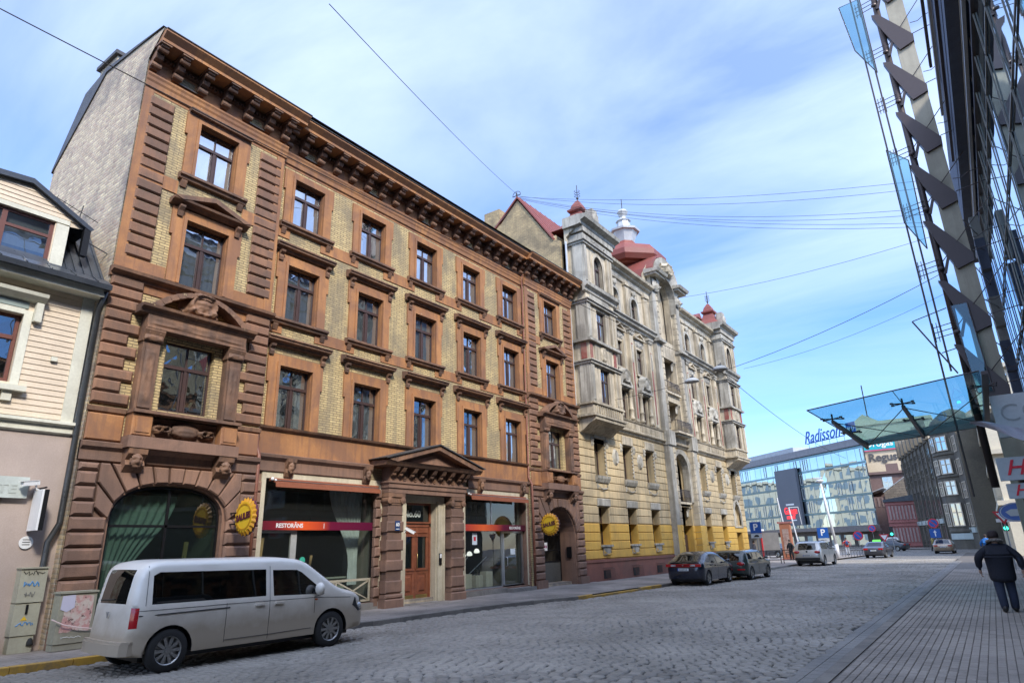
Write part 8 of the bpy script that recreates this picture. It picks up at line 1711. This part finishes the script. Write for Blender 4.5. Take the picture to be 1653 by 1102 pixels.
car('estate_car', 'dark green boxy small estate with oval red tail lamps', 'car', (-11.08, 36.2, 0), rad(-2), mpf, 0.89, (-1.30, 1.32), 0.32, GREENB, [[(-1.72, 1.0), (-1.02, 0.99), (-1.02, 1.33), (-1.66, 1.33)], [(-0.95, 0.99), (-0.22, 0.98), (-0.22, 1.34), (-0.95, 1.34)], [(-0.14, 0.98), (0.82, 0.97), (0.48, 1.33), (-0.14, 1.34)]], 0.94, tumble=0.22, rt=0.10, seams=[[(-0.18, 0.32), (-0.18, 0.96)], [(0.85, 0.4), (0.85, 0.95)]], handles=[(-0.3, 0.86)], mirrors=(0.72, 1.0, 0.2, 0.15), extra=mx, group='cars parked along the left kerb')
sp = [(-2.30, 0.42, 'b'), (-2.38, 0.62, 'b'), (-2.34, 0.86, 'b'), (-2.25, 1.12, 'r'), (-1.95, 1.58, 'b'), (-1.7, 1.68, 'b'), (0.2, 1.70, 'b'), (0.45, 1.64, 'w'), (1.1, 1.18, 'b'), (2.1, 1.02, 'b'), (2.36, 0.78, 'b'), (2.36, 0.36, 'b')]
def sx_(t, X):
    for s in (1, -1): m = M(); m.ball((s*0.70, -2.31, 0.98), (0.20, 0.07, 0.10), 12, 8); obj('tail_lamp', m, TAIL, t, loc=(0, 0, 0), smooth=True)
    m = M(); m.box(-0.85, 0.85, -2.40, -2.30, 0.42, 0.60); obj('rear_bumper_trim', m, CARB, t, loc=(0, 0, 0)); m = M(); m.lathe([(0.07, 0), (0.07, 0.02)], (0, -2.34, 1.02), 14, 'y'); obj('tailgate_badge', m, CARB, t, loc=(0, 0, 0))
    m = M(); m.tube([(0.68, -1.6, 1.70), (0.68, -1.4, 1.74), (0.68, 0, 1.75), (0.68, 0.2, 1.70)], 0.018, 6); m.tube([(-0.68, -1.6, 1.70), (-0.68, -1.4, 1.74), (-0.68, 0, 1.75), (-0.68, 0.2, 1.70)], 0.018, 6); obj('roof_rails', m, CARB, t, loc=(0, 0, 0))
car('offroad_car', 'silver tall offroad car with round red tail lamps parked on the left kerb', 'car', (-11.05, 54.1, 0), rad(-3), sp, 0.95, (-1.45, 1.42), 0.38, SILVER, [[(-1.82, 1.18), (-1.05, 1.15), (-1.05, 1.56), (-1.62, 1.58)], [(-0.98, 1.15), (-0.12, 1.14), (-0.12, 1.58), (-0.98, 1.58)], [(-0.04, 1.14), (0.92, 1.12), (0.42, 1.56), (-0.04, 1.58)]], 1.10, tumble=0.28, rt=0.11, seams=[[(-0.08, 0.4), (-0.08, 1.12)]], mirrors=(0.8, 1.18, 0.22, 0.18), extra=sx_, plate=(-2.39, 0.76), fine=0.16, group='cars parked along the left kerb')
dp_ = [(-2.2, 0.32, 'b'), (-2.3, 0.55, 'b'), (-2.26, 0.92, 'b'), (-1.75, 1.0, 'r'), (-1.05, 1.36, 'b'), (-0.7, 1.43, 'b'), (0.2, 1.42, 'b'), (0.45, 1.37, 'w'), (1.25, 0.97, 'b'), (2.1, 0.82, 'b'), (2.28, 0.6, 'b'), (2.28, 0.3, 'b')]
def dx2(t, X, taxi=True):
    m = M(); m.box(0.45, 0.82, -2.31, -2.22, 0.74, 0.88); m.box(-0.82, -0.45, -2.31, -2.22, 0.74, 0.88); obj('tail_lamp', m, TAIL, t, loc=(0, 0, 0))
    if taxi: m = M(); m.xz([(-0.36, 0), (0.36, 0), (0.30, 0.16), (-0.30, 0.16)], -0.08, 0.08); obj('roof_lamp', m, plain('taxi_green', (0.12, 0.62, 0.10), 0.4, emit=(0.2, 1, 0.15), es=0.35), t, loc=(0, -0.1, 1.46))
W2 = [[(-0.98, 1.0), (-0.14, 0.98), (-0.14, 1.34), (-0.72, 1.34)], [(-0.06, 0.98), (1.0, 0.96), (0.5, 1.28), (-0.06, 1.34)]]
car('taxi_car', 'dark saloon taxi with a bright green roof lamp', 'car', (-9.2, 72.6, 0), rad(-4), dp_, 0.89, (-1.35, 1.38), 0.32, CHARC, W2, 0.94, tumble=0.4, extra=dx2, plate=(-2.32, 0.68), fine=0.2, wheel_detail=True)
car('saloon_car', 'beige saloon driving away in the middle of the far road', 'car', (-4.5, 85.5, 0), rad(-1), dp_, 0.89, (-1.35, 1.38), 0.32, GOLD, W2, 0.94, tumble=0.4, extra=lambda t, X: dx2(t, X, False), plate=(-2.32, 0.68), fine=0.2, wheel_detail=False)
car('minivan', 'small white minivan in front of the pink pavilion', 'van', (-13.2, 121, 0.02), rad(8), sp, 0.95, (-1.45, 1.42), 0.36, WHITEC, [[(-1.82, 1.18), (-1.05, 1.15), (-1.05, 1.56), (-1.62, 1.58)], [(-0.98, 1.15), (-0.12, 1.14), (-0.12, 1.58), (-0.98, 1.58)], [(-0.04, 1.14), (0.92, 1.12), (0.42, 1.56), (-0.04, 1.58)]], 1.10, tumble=0.2, extra=sx_, fine=0.25, wheel_detail=False)
# ------------------------------------------------------------------ people
SKIN = plain('skin', (0.42, 0.26, 0.19), 0.6)
def cloth(name, c, r=0.85): return surf(name, c, tuple(x*0.8 for x in c), scale=6, grain=60, rough=r, bump=0.2)
def skinmesh(name, verts, edges, mat, parent, levels=2):
    """verts = [(x,y,z,r)]; one continuous skinned surface rooted at vertex 0"""
    me = bpy.data.meshes.new(name); me.from_pydata([v[:3] for v in verts], edges, []); o = bpy.data.objects.new(name, me); C.objects.link(o); o.parent = parent
    o.modifiers.new('s', 'SKIN'); o.modifiers.new('d', 'SUBSURF').levels = levels; o.modifiers['d'].render_levels = levels
    for i, v in enumerate(verts):
        r = v[3]; me.skin_vertices[0].data[i].radius = r if isinstance(r, tuple) else (r, r)
    me.skin_vertices[0].data[0].use_root = True
    bpy.context.view_layer.update(); dg = bpy.context.evaluated_depsgraph_get(); nm = bpy.data.meshes.new_from_object(o.evaluated_get(dg)); o.modifiers.clear(); o.data = nm; bpy.data.meshes.remove(me)
    nm.materials.clear(); nm.materials.append(mat); nm.polygons.foreach_set('use_smooth', [True]*len(nm.polygons)); return o
def person(label, loc, rz, h=1.76, coat=(0.02, 0.02, 0.03), trousers=(0.03, 0.035, 0.05), stride=0.16, arms=0.25, hood=None, hat=None, coatlen=0.46, hair=(0.06, 0.04, 0.03), shoes=(0.02, 0.02, 0.02), fat=1.0, detail=True, bag=None, elbow=0.1):
    """walks towards +Y; k scales a 1.76 m figure"""
    k = h/1.76; F = math.sqrt(fat); t = thing('person', label, 'person', (0, 0, 0)); S = stride
    cm, tm = cloth('coat_%d' % int(sum(coat)*1e4+coat[2]*777), coat), cloth('trousers_%d' % int(sum(trousers)*1e4), trousers)
    V = [(0, 0, 0.95, (0.15, 0.115)), (0, 0.01, 1.15, (0.145, 0.11)), (0, 0.02, 1.32, (0.17, 0.115)), (0, 0.01, 1.44, (0.10, 0.085)), (0, 0.02, 1.53, 0.058), (0, 0.035, 1.60, 0.078), (0, 0.045, 1.68, (0.078, 0.095)), (0, 0.03, 1.73, 0.055)]
    E = [(0, 1), (1, 2), (2, 3), (3, 4), (4, 5), (5, 6), (6, 7)]
    def chain(start, pts):
        p = start
        for q in pts: V.append(q); E.append((p, len(V)-1)); p = len(V)-1
        return p
    hands = []
    for s in (1, -1):
        f = S*s
        chain(0, [(s*0.10, 0.0, 0.86, 0.112*F), (s*0.11, f*0.55+0.02, 0.52, 0.088*F), (s*0.11, f*0.6-0.02 if f > 0 else f*1.05-0.02, 0.30, 0.080*F), (s*0.10, f-0.03 if f > 0 else f*1.3, 0.09, 0.074*F), (s*0.11, f+0.11 if f > 0 else f*1.3+0.10, 0.04, 0.038)])
        a = -S*s*1.1*(arms/0.25)
        w_ = chain(2, [(s*0.19, 0.01, 1.42, 0.068), (s*(0.25+elbow), a*0.5-0.04, 1.14, 0.048), (s*(0.26+elbow), a+0.04, 0.90, 0.036)])
        hands.append((s, s*(0.26+elbow), a+0.04, 0.90))
    body = skinmesh('body', [(x*k, y*k, z*k, (r[0]*k, r[1]*k) if isinstance(r, tuple) else r*k) for x, y, z, r in V], E, tm, t)
    # head skin over the body surface: faces above the collar take the skin tone
    body.data.materials.append(SKIN)
    for p in body.data.polygons:
        if p.center.z > 1.50*k: p.material_index = 1
    if detail:
        m = M(); m.ball((0, 0.135*k, 1.645*k), (0.014*k, 0.022*k, 0.026*k), 8, 6)
        for s in (1, -1): m.ball((s*0.082*k, 0.03*k, 1.645*k), (0.012*k, 0.02*k, 0.03*k), 8, 6)
        obj('nose_and_ears', m, SKIN, body, loc=(0, 0, 0), smooth=True)
        m = M()
        for s in (1, -1): m.ball((s*0.032*k, 0.128*k, 1.665*k), (0.012*k, 0.008*k, 0.008*k), 8, 6)
        m.ball((0, 0.128*k, 1.60*k), (0.022*k, 0.006*k, 0.005*k), 8, 6); obj('eyes_and_mouth', m, plain('eye_dark', (0.05, 0.02, 0.02), 0.4), body, loc=(0, 0, 0))
    for (s, x, y, z) in hands:      # palm, four fingers and a thumb, slightly curled
        if not detail:
            m = M(); m.ball((x*k, (y+0.02)*k, (z-0.06)*k), (0.025*k, 0.04*k, 0.07*k), 8, 6); obj('hand', m, SKIN, t, loc=(0, 0, 0), smooth=True); continue
        hv = [(x, y, z+0.02, 0.03), (x, y+0.008, z-0.04, (0.036, 0.018)), (x, y+0.012, z-0.085, (0.038, 0.015))]; he = [(0, 1), (1, 2)]
        hnd = skinmesh('hand', [(a*k, b*k, c*k, tuple(q*k for q in r) if isinstance(r, tuple) else r*k) for a, b, c, r in hv], he, SKIN, t, 1)
        for i, (dy, L_) in enumerate(((0.030, 0.070), (0.010, 0.080), (-0.010, 0.074), (-0.028, 0.058))):
            fv = [(x, y+dy, z-0.07, 0.0095), (x-s*0.004, y+dy, z-0.09-L_*0.4, 0.009), (x-s*0.022, y+dy, z-0.09-L_*0.75, 0.008), (x-s*0.045, y+dy, z-0.085-L_*0.9, 0.007)]
            skinmesh('finger', [(a*k, b*k, c*k, r*k) for a, b, c, r in fv], [(0, 1), (1, 2), (2, 3)], SKIN, hnd, 1)
        fv = [(x, y+0.03, z-0.03, 0.011), (x-s*0.006, y+0.055, z-0.06, 0.010), (x-s*0.015, y+0.058, z-0.09, 0.009)]
        skinmesh('thumb', [(a*k, b*k, c*k, r*k) for a, b, c, r in fv], [(0, 1), (1, 2)], SKIN, hnd, 1)
    # coat: closed shell over the trunk with sleeves, hem below the hips
    z0 = 0.95-coatlen*0.55
    cv = [(0, 0.0, 1.0, (0.20*fat, 0.16*fat)), (0, 0.0, z0, (0.19*fat, 0.16*fat)), (0, 0.0, 1.18, (0.20*fat, 0.165*fat)), (0, 0.01, 1.33, (0.17*fat, 0.145*fat)), (0, 0.0, 1.46, (0.12*F, 0.11)), (0, 0.0, 1.54, 0.09)]
    ce = [(0, 1), (0, 2), (2, 3), (3, 4), (4, 5)]
    for (s, x, y, z) in hands:
        b = len(cv); cv += [(s*0.175*F, 0.01, 1.385, 0.095*F), (x, y*0.4-0.02, 1.16, 0.078*F), (x, y, z+0.035, 0.056*F)]; ce += [(3, b), (b, b+1), (b+1, b+2)]
    skinmesh('coat', [(a*k, b*k, c*k, tuple(q*k for q in r) if isinstance(r, tuple) else r*k) for a, b, c, r in cv], ce, cm, t)
    if hood:
        m = M(); n = 22
        for i in range(n): a = 2*PI*i/n; m.ball((0.135*math.cos(a)*k, (-0.01+0.10*math.sin(a))*k, (1.535+0.035*math.sin(a*1+PI)+0.006*math.sin(i*2.3))*k), (0.042*k, 0.042*k, 0.034*k), 8, 6)
        obj('fur_collar', m, surf('grey_fur', hood, tuple(x*0.6 for x in hood), scale=30, grain=140, bump=0.9, bdist=0.02), t, loc=(0, 0, 0), smooth=True)
    m = M()
    if hat: m.lathe([(0.108, 1.62), (0.112, 1.66), (0.108, 1.72), (0.085, 1.765), (0.03, 1.785), (0.0, 1.787)], (0, 0.035/1, 0), 16); m.v = [(x*k, (y*1.1)*k, z*k) for x, y, z in m.v]; obj('hat', m, cloth('hat_%d' % int(sum(hat)*1e4), hat), t, loc=(0, 0, 0), smooth=True)
    else: m.lathe([(0.084, 1.60), (0.094, 1.66), (0.088, 1.73), (0.055, 1.775), (0.0, 1.785)], (0, 0.018, 0), 16); m.v = [(x*k, y*1.15*k, z*k) for x, y, z in m.v]; obj('hair', m, cloth('hair_%d' % int(sum(hair)*1e4), hair), t, loc=(0, 0, 0), smooth=True)
    sm_ = cloth('shoe_leather', shoes, 0.5)
    for s in (1, -1):
        f = S*s; y = f if f > 0 else f*1.3; m = M(); m.ball((s*0.11*k, (y+0.05)*k, 0.045*k), (0.052*k, 0.145*k, 0.045*k), 12, 8); m.ball((s*0.10*k, (y-0.04)*k, 0.085*k), (0.055*k, 0.065*k, 0.07*k), 12, 8); obj('shoe', m, sm_, t, loc=(0, 0, 0), smooth=True)
    if bag: m = M(); m.ball((0, -0.22*k, 1.22*k), (0.15*k, 0.10*k, 0.22*k), 12, 8); obj('backpack', m, cloth('bag_%d' % int(sum(bag)*1e4), bag), t, loc=(0, 0, 0), smooth=True)
    t.location = loc; t.rotation_euler = (0, 0, rz); return t
person('person walking away in black padded coat with grey fur collar and dark jeans', (-0.02, 21.3, 0.012), rad(3), h=1.93, coat=(0.010, 0.012, 0.022), trousers=(0.022, 0.032, 0.062), hood=(0.30, 0.27, 0.24), hat=(0.03, 0.018, 0.018), fat=1.42, coatlen=0.60, stride=0.10, elbow=0.14, arms=0.2)
person('person in bright blue jacket walking further on, right beside the man in black', (-0.55, 62, 0.012), rad(0), h=1.8, coat=(0.02, 0.16, 0.50), trousers=(0.10, 0.09, 0.09), fat=1.15, detail=False)
person('person all in black standing beside the orange kiosk', (-15.0, 63.5, 0.12), rad(150), h=1.75, coat=(0.01, 0.01, 0.012), trousers=(0.012, 0.012, 0.014), detail=False, stride=0.05)
person('person in red top, white trousers and blue bag near the taxi', (-13.0, 79.5, 0.12), rad(20), h=1.78, coat=(0.55, 0.05, 0.03), trousers=(0.6, 0.6, 0.6), bag=(0.04, 0.08, 0.2), detail=False, stride=0.07)
person('person in yellow and dark clothes crossing before the dark corner building', (-6.3, 98, 0.0), rad(-70), h=1.75, coat=(0.35, 0.28, 0.08), trousers=(0.03, 0.03, 0.03), detail=False)
person('person in black walking behind the one in yellow', (-5.5, 99, 0.0), rad(-70), h=1.72, coat=(0.015, 0.015, 0.02), trousers=(0.03, 0.03, 0.03), detail=False)
person('person in dark clothes waiting inside the bus shelter', (-17.6, 61.5, 0.12), rad(100), h=1.72, coat=(0.04, 0.04, 0.06), trousers=(0.03, 0.03, 0.03), detail=False, stride=0.04)
person('person in red jacket half behind the orange kiosk', (-16.4, 67.5, 0.12), rad(100), h=1.7, coat=(0.5, 0.03, 0.04), trousers=(0.05, 0.05, 0.08), detail=False, stride=0.04)
# ------------------------------------------------------------------ street furniture
PBLUE = plain('road_sign_blue', (0.012, 0.09, 0.36), 0.35); PRED = plain('road_sign_red', (0.55, 0.03, 0.04), 0.4); GALV = plain('galvanised_pole', (0.30, 0.31, 0.32), 0.45, 0.6)
def psign(label, loc, rz, zc_, plate2, s=0.62, xlean=0.0):
    t = thing('parking_sign', label, 'sign', loc, rz); m = M(); m.tube([(0, 0, 0), (xlean, 0, zc_+s/2)], 0.03, 8); obj('pole', m, GALV, t, loc=(0, 0, 0))
    m = M(); m.box(-s/2, s/2, -0.06, -0.035, zc_-s/2, zc_+s/2); f_ = obj('sign_face', m, PBLUE, t, loc=(0, 0, 0)); text('P', s*0.85, WHITET, f_, (0, -0.064, zc_), RX0, ext=0.002, bold=0.012)
    m = M(); m.box(-s/2, s/2, -0.06, -0.035, zc_-s/2-0.32, zc_-s/2-0.03); p2 = obj('sub_plate', m, SIGNW, t, loc=(0, 0, 0)); m = M()
    if plate2 == 'arrow': m.box(-0.22, 0.22, -0.064, -0.061, zc_-s/2-0.19, zc_-s/2-0.16)
    else: m.prism([(-0.2, -0.061, zc_-s/2-0.25), (0.2, -0.061, zc_-s/2-0.25), (0.12, -0.061, zc_-s/2-0.12), (-0.04, -0.061, zc_-s/2-0.1)], (0, -0.003, 0))
    obj('plate_mark', m, CARB, p2, loc=(0, 0, 0)); return t
psign('blue parking sign nearest the yellow house, beside the dark green estate', (-12.9, 46.0, 0.12), 0, 2.60, 'car', s=0.72)
psign('blue parking sign with arrow plate beside the tall white lamp post', (-12.3, 64.5, 0.12), 0, 2.25, 'arrow', s=0.9)
def roundsign(label, loc, zc_, kind, s=0.42):
    t = thing('traffic_sign', label, 'sign', loc); m = M(); m.tube([(0, 0, 0), (0, 0, zc_+s)], 0.035, 6); obj('pole', m, GALV, t, loc=(0, 0, 0))
    m = M()
    if kind in ('stop', 'both'): m.lathe([(s, 0), (s, -0.02)], (0, -0.04, zc_), 24, 'y'); f_ = obj('sign_face', m, PRED, t, loc=(0, 0, 0)); m = M(); m.lathe([(s*0.76, 0), (s*0.76, -0.006)], (0, -0.061, zc_), 24, 'y'); obj('blue_field', m, PBLUE, f_, loc=(0, 0, 0)); m = M(); m.prism([(-s*0.6, -0.068, zc_+s*0.45), (-s*0.45, -0.068, zc_+s*0.6), (s*0.6, -0.068, zc_-s*0.45), (s*0.45, -0.068, zc_-s*0.6)], (0, -0.004, 0)); obj('red_bar', m, PRED, f_, loc=(0, 0, 0))
    if kind == 'yield': m.prism([(-s*1.1, -0.05, zc_+s*0.7), (s*1.1, -0.05, zc_+s*0.7), (0, -0.05, zc_-s*1.1)], (0, 0.02, 0)); f_ = obj('sign_face', m, PRED, t, loc=(0, 0, 0)); m = M(); m.prism([(-s*0.7, -0.056, zc_+s*0.48), (s*0.7, -0.056, zc_+s*0.48), (0, -0.056, zc_-s*0.65)], (0, 0.004, 0)); obj('white_field', m, WHITEP, f_, loc=(0, 0, 0))
    if kind == 'both': m = M(); m.box(-s, s, -0.06, -0.04, zc_-s*3.0, zc_-s*1.15); f_ = obj('arrow_plate', m, PBLUE, t, loc=(0, 0, 0)); m = M(); m.prism([(-0.05, -0.064, zc_-s*2.7), (0.05, -0.064, zc_-s*2.7), (0.05, -0.064, zc_-s*1.9), (0.16, -0.064, zc_-s*1.9), (0, -0.064, zc_-s*1.4), (-0.16, -0.064, zc_-s*1.9), (-0.05, -0.064, zc_-s*1.9)], (0, 0.003, 0)); obj('white_arrow', m, WHITEP, f_, loc=(0, 0, 0))
    return t
roundsign('round no stopping sign behind the taxi', (-12.4, 84, 0.12), 1.95, 'stop', 0.52); roundsign('triangular give way sign to the right of the taxi', (-10.3, 88, 0.0), 1.80, 'yield', 0.48)
roundsign('round no stopping sign before the mauve house', (-14.5, 112, 0.1), 3.0, 'stop', 0.5); roundsign('no stopping sign over a blue arrow sign before the dark corner building', (-5.05, 85, 0.0), 3.1, 'both', 0.5); roundsign('give way sign under the blue oval sign', (0.62, 45, 0.0), 2.75, 'yield', 0.4)
t = thing('traffic_light', 'traffic light showing green beside the fur collar of the man in black', 'traffic light', (0.72, 52, 0)); m = M(); m.tube([(0, 0, 0), (0, 0, 2.2)], 0.05, 8); obj('pole', m, GALV, t, loc=(0, 0, 0)); m = M(); m.box(-0.15, 0.15, -0.12, 0.12, 2.0, 2.9); hb = obj('signal_head', m, CARB, t, loc=(0, 0, 0)); GLOW = plain('green_signal', (0.02, 0.6, 0.4), 0.3, emit=(0.05, 1.0, 0.65), es=1.6); m = M(); m.lathe([(0.12, 0), (0.12, -0.02)], (0, -0.13, 2.17), 16, 'y'); obj('green_lens', m, GLOW, hb, loc=(0, 0, 0))
t = thing('name_plate', 'small white street name board above the green traffic light', 'sign', (0.9, 50, 2.62)); m = M(); m.box(-0.6, 0.7, -0.03, 0.0, -0.1, 0.1); m.box(0.6, 0.66, 0, 0.05, -2.6, 0.1); obj('board', m, WHITEP, t, loc=(0, 0, 0))
t = thing('traffic_light', 'traffic light showing green above the taxi', 'traffic light', (-9.9, 92, 0)); m = M(); m.tube([(0, 0, 0), (0, 0, 2.2)], 0.06, 8); obj('pole', m, GALV, t, loc=(0, 0, 0)); m = M(); m.box(-0.2, 0.2, -0.15, 0.15, 1.9, 3.0); hb = obj('signal_head', m, CARB, t, loc=(0, 0, 0)); m = M(); m.lathe([(0.15, 0), (0.15, -0.02)], (0, -0.16, 2.15), 16, 'y'); obj('green_lens', m, GLOW, hb, loc=(0, 0, 0))
WPOLE = plain('white_pole_paint', (0.62, 0.62, 0.62), 0.4)
t = thing('lamp_post', 'tall white tapered lamp post behind the silver offroad car', 'lamp post', (-12.0, 68.0, 0.12)); m = M(); m.tube([(0, 0, 0), (0, 0, 1.2)], 0.17, 10); m.tube([(0, 0, 1.2), (-0.45, 0, 6.9)], [0.13, 0.09], 10); obj('post', m, WPOLE, t, loc=(0, 0, 0), smooth=True); m = M(); m.ball((-0.45, 0, 7.0), (0.35, 0.35, 0.16)); m.tube([(-1.0, 0, 7.3), (-0.2, 0, 7.3)], 0.05, 6); obj('lamp_head', m, WPOLE, t, loc=(0, 0, 0))
for i, (x, y, h, lb) in enumerate(((-15.9, 66.5, 5.6, 'taller white flagpole beside the orange kiosk'), (-15.2, 67.5, 4.7, 'shorter white flagpole with short arm beside the orange kiosk'))):
    t = thing('flagpole', lb, 'flagpole', (x, y, 0.12)); m = M(); m.tube([(0.2, 0, 0), (-0.35, 0, h)], 0.06, 8); obj('pole', m, WPOLE, t, loc=(0, 0, 0)); 
    if i: m = M(); m.tube([(-0.35, 0, h), (0.5, 0, h)], 0.035, 6); m.tube([(0.5, 0, h), (0.6, 0, h-1.6)], 0.025, 6); obj('arm', m, WPOLE, t, loc=(0, 0, 0))
    m = M(); m.box(-0.1, 0.5, -0.15, 0.15, 0, 0.5); obj('pole_base', m, WPOLE, t, loc=(0, 0, 0))
t = thing('kiosk_column', 'narrow orange brick advertising column on the square', 'advertising column', (-15.4, 65.2, 0.12)); m = M(); m.box(-0.65, 0.25, -0.3, 0.3, 0.1, 3.2); kc = obj('column_body', m, surf('orange_kiosk', (0.40, 0.15, 0.08), scale=2), t, loc=(0, 0, 0)); m = M(); m.box(-0.45, 0.1, -0.32, -0.301, 0.5, 2.7); obj('poster', m, surf('kiosk_poster', (0.28, 0.16, 0.13), (0.45, 0.35, 0.3), scale=5), kc, loc=(0, 0, 0)); m = M(); m.box(-0.8, 0.4, -0.4, 0.4, 0, 0.1); m.box(-0.8, 0.4, -0.35, 0.35, 3.2, 3.35); obj('column_cap', m, PINKF, t, loc=(0, 0, 0))
t = thing('bus_shelter', 'glass bus shelter with red post and pale roof beyond the yellow house', 'bus shelter', (-17.8, 60.5, 0.12)); m = M(); m.box(-1.4, 1.2, -1.2, 1.2, 2.55, 2.7); obj('shelter_roof', m, WHITEP, t, loc=(0, 0, 0)); m = M(); m.box(-1.0, -0.9, -1.0, -0.9, 0, 2.55); m.box(0.9, 1.0, 0.9, 1.0, 0, 2.55); obj('shelter_post', m, PRED, t, loc=(0, 0, 0)); m = M(); m.box(0.1, 2.4, 1.0, 1.05, 0.9, 2.4); obj('back_panel', m, surf('grey_shelter_panel', (0.26, 0.25, 0.24)), t, loc=(0, 0, 0))
m = M(); m.add([(-0.9, -0.9, 0.3), (-0.9, 0.9, 0.3), (-0.9, 0.9, 2.4), (-0.9, -0.9, 2.4)], [(0, 1, 2, 3)]); obj('shelter_pane', m, CGLASS, t, loc=(0, 0, 0), fix=False)
t = thing('railing', 'row of dark square framed railings between the bus shelter and the parked cars', 'railing', (-16.2, 55.2, 0.12))
for k in range(3):
    m = M(); x = k*1.25
    for (a, b, c_, d) in ((x, x+1.1, 0.95, 1.0), (x, x+1.1, 0.25, 0.3), (x, x+0.05, 0, 1.0), (x+1.05, x+1.1, 0, 1.0), (x+0.25, x+0.85, 0.8, 0.84), (x+0.25, x+0.85, 0.4, 0.44), (x+0.25, x+0.29, 0.44, 0.8), (x+0.81, x+0.85, 0.44, 0.8)): m.box(a, b, -0.025, 0.025, c_, d)
    obj('rail_panel', m, CARB, t, loc=(0, 0, 0))
t = thing('railing', 'low grey railing behind the silver offroad car', 'railing', (-13.6, 72, 0.12)); m = M(); m.box(0, 3.4, 0, 0.05, 0.85, 0.92)
for k in range(14): m.box(k*0.255, k*0.255+0.05, 0, 0.05, 0, 0.9)
obj('rail_panel', m, HBAND, t, loc=(0, 0, 0))
for (x, y, lb) in ((-19.5, 74, 'dark parked van far behind the orange kiosk'), (-11.6, 103, 'dark low car waiting beyond the taxi')):
    car('parked_car', lb, 'car', (x, y, 0.12 if y < 80 else 0), rad(70), dp_, 0.89, (-1.35, 1.38), 0.32, CHARC, W2, 0.94, tumble=0.4, extra=lambda t, X: dx2(t, X, False), fine=0.3, wheel_detail=False)
# ------------------------------------------------------------------ wires and hanging lamps
WIRE = plain('wire_black', (0.03, 0.03, 0.035), 0.6)
def wire(label, a, b, sag=0.3, r=0.012, n=16, extra=None, group=None):
    a, b = Vector(a), Vector(b); t = thing('overhead_wire', label, 'wire', a, 0, group); m = M()
    m.tube([(b-a)*(i/n)+Vector((0, 0, -4*sag*(i/n)*(1-i/n))) for i in range(n+1)], r, 5); obj('cable', m, WIRE, t, loc=(0, 0, 0)); return t
wire('long wire running along the street in front of the brown house', (-12.5, 0.6, 11.3), (-9.4, 31.6, 9.95), 0.15, 0.012)
wire('wire running on from the hanging lamps towards the hotel', (-9.4, 31.6, 9.95), (-9.0, 62, 8.4), 0.5, 0.014)
wire('thin wire rising steeply overhead from the party gable', (-19.9, 29.4, 22.9), (-8.6, 6.2, 12.3), 0.2, 0.009)
wire('wire fixed to the brown house above the timber house', (-16.5, 6.5, 9.0), (-20.5, 2.0, 12.6), 0.05, 0.016)
for i, (z, dz, dy, sg) in enumerate(((16.6, 0, 1.0, 0.5), (16.2, 0.05, 0.6, 0.7), (15.2, -0.05, 0.4, 0.8), (14.9, -0.1, 0.2, 0.8), (14.5, -0.1, 0.0, 0.7), (14.3, -0.15, -0.2, 0.8))):
    wire(['highest of the parallel wires from the party gable to the steel mast', 'second highest of the parallel wires from the party gable', 'third highest of the parallel wires, clear below the upper pair', 'fourth of the parallel wires, in the tight lower bundle', 'fifth of the parallel wires, low in the tight bundle', 'lowest of the parallel wires from the party gable to the mast'][i], (-19.9, 29.4, 22.85+dz), (0.4, 30.2+dy*0.2, z), sg, 0.009, group='parallel wires across the street')
wire('single thin wire crossing below the bundle of parallel wires', (-16.4, 38, 17.4), (1.2, 34, 15.4), 0.5, 0.010)
wire('short wire from the party gable down over the brown roof', (-19.9, 29.4, 22.8), (-18.5, 24.0, 17.6), 0.2, 0.009)
wire('transverse wire carrying the two hanging lamps', (-16.4, 32.0, 9.6), (0.5, 31.5, 12.6), 0.75, 0.013)
wire('second thin transverse wire just below the lamp wire', (-9.0, 34, 10.6), (0.6, 33, 12.2), 0.35, 0.008)
for (x, z, lb) in ((-10.95, 9.78, 'lower left of the two pale hanging street lamps'), (-9.45, 10.15, 'upper right of the two pale hanging street lamps')):
    t = thing('hanging_lamp', lb, 'street lamp', (x, 31.3, z)); m = M(); m.lathe([(0.05, 0.14), (0.16, 0.10), (0.26, 0.02), (0.29, -0.08), (0.27, -0.10), (0.02, -0.05)], (0, 0, 0), 16); m.v = [(a*1.35, b, c_) for a, b, c_ in m.v]; obj('lamp_shade', m, surf('lamp_grey', (0.42, 0.44, 0.45), (0.36, 0.38, 0.39), scale=3, bump=0.05), t, loc=(0, 0, 0), smooth=True); m = M(); m.tube([(0, 0, 0.12), (0.05, 0.1, 0.32)], 0.02, 6); m.box(-0.06, 0.10, -0.05, 0.05, 0.12, 0.2); obj('lamp_hanger', m, WIRE, t, loc=(0, 0, 0))
t = thing('wire_bracket', 'iron wire bracket on the peak of the party gable', 'bracket', (-19.9, 29.2, 21.6)); m = M(); m.tube([(0, 0, 0), (0, -0.1, 1.4)], 0.05, 6); m.tube([(-0.3, -0.1, 1.2), (0.3, -0.1, 1.2)], 0.03, 6); m.tube([(0.3*math.cos(a*PI/5), -0.1, 1.25+0.25*math.sin(a*PI/5)) for a in range(6)], 0.02, 5); obj('bracket_iron', m, WIRE, t, loc=(0, 0, 0))
# ------------------------------------------------------------------ remove the pattern copies that stood at the origin
def kill(o):
    for ch in list(o.children): kill(ch)
    bpy.data.objects.remove(o)
for o in PROTOS: kill(o)
for o in bpy.data.objects:
    if '_proto' in o: del o['_proto']
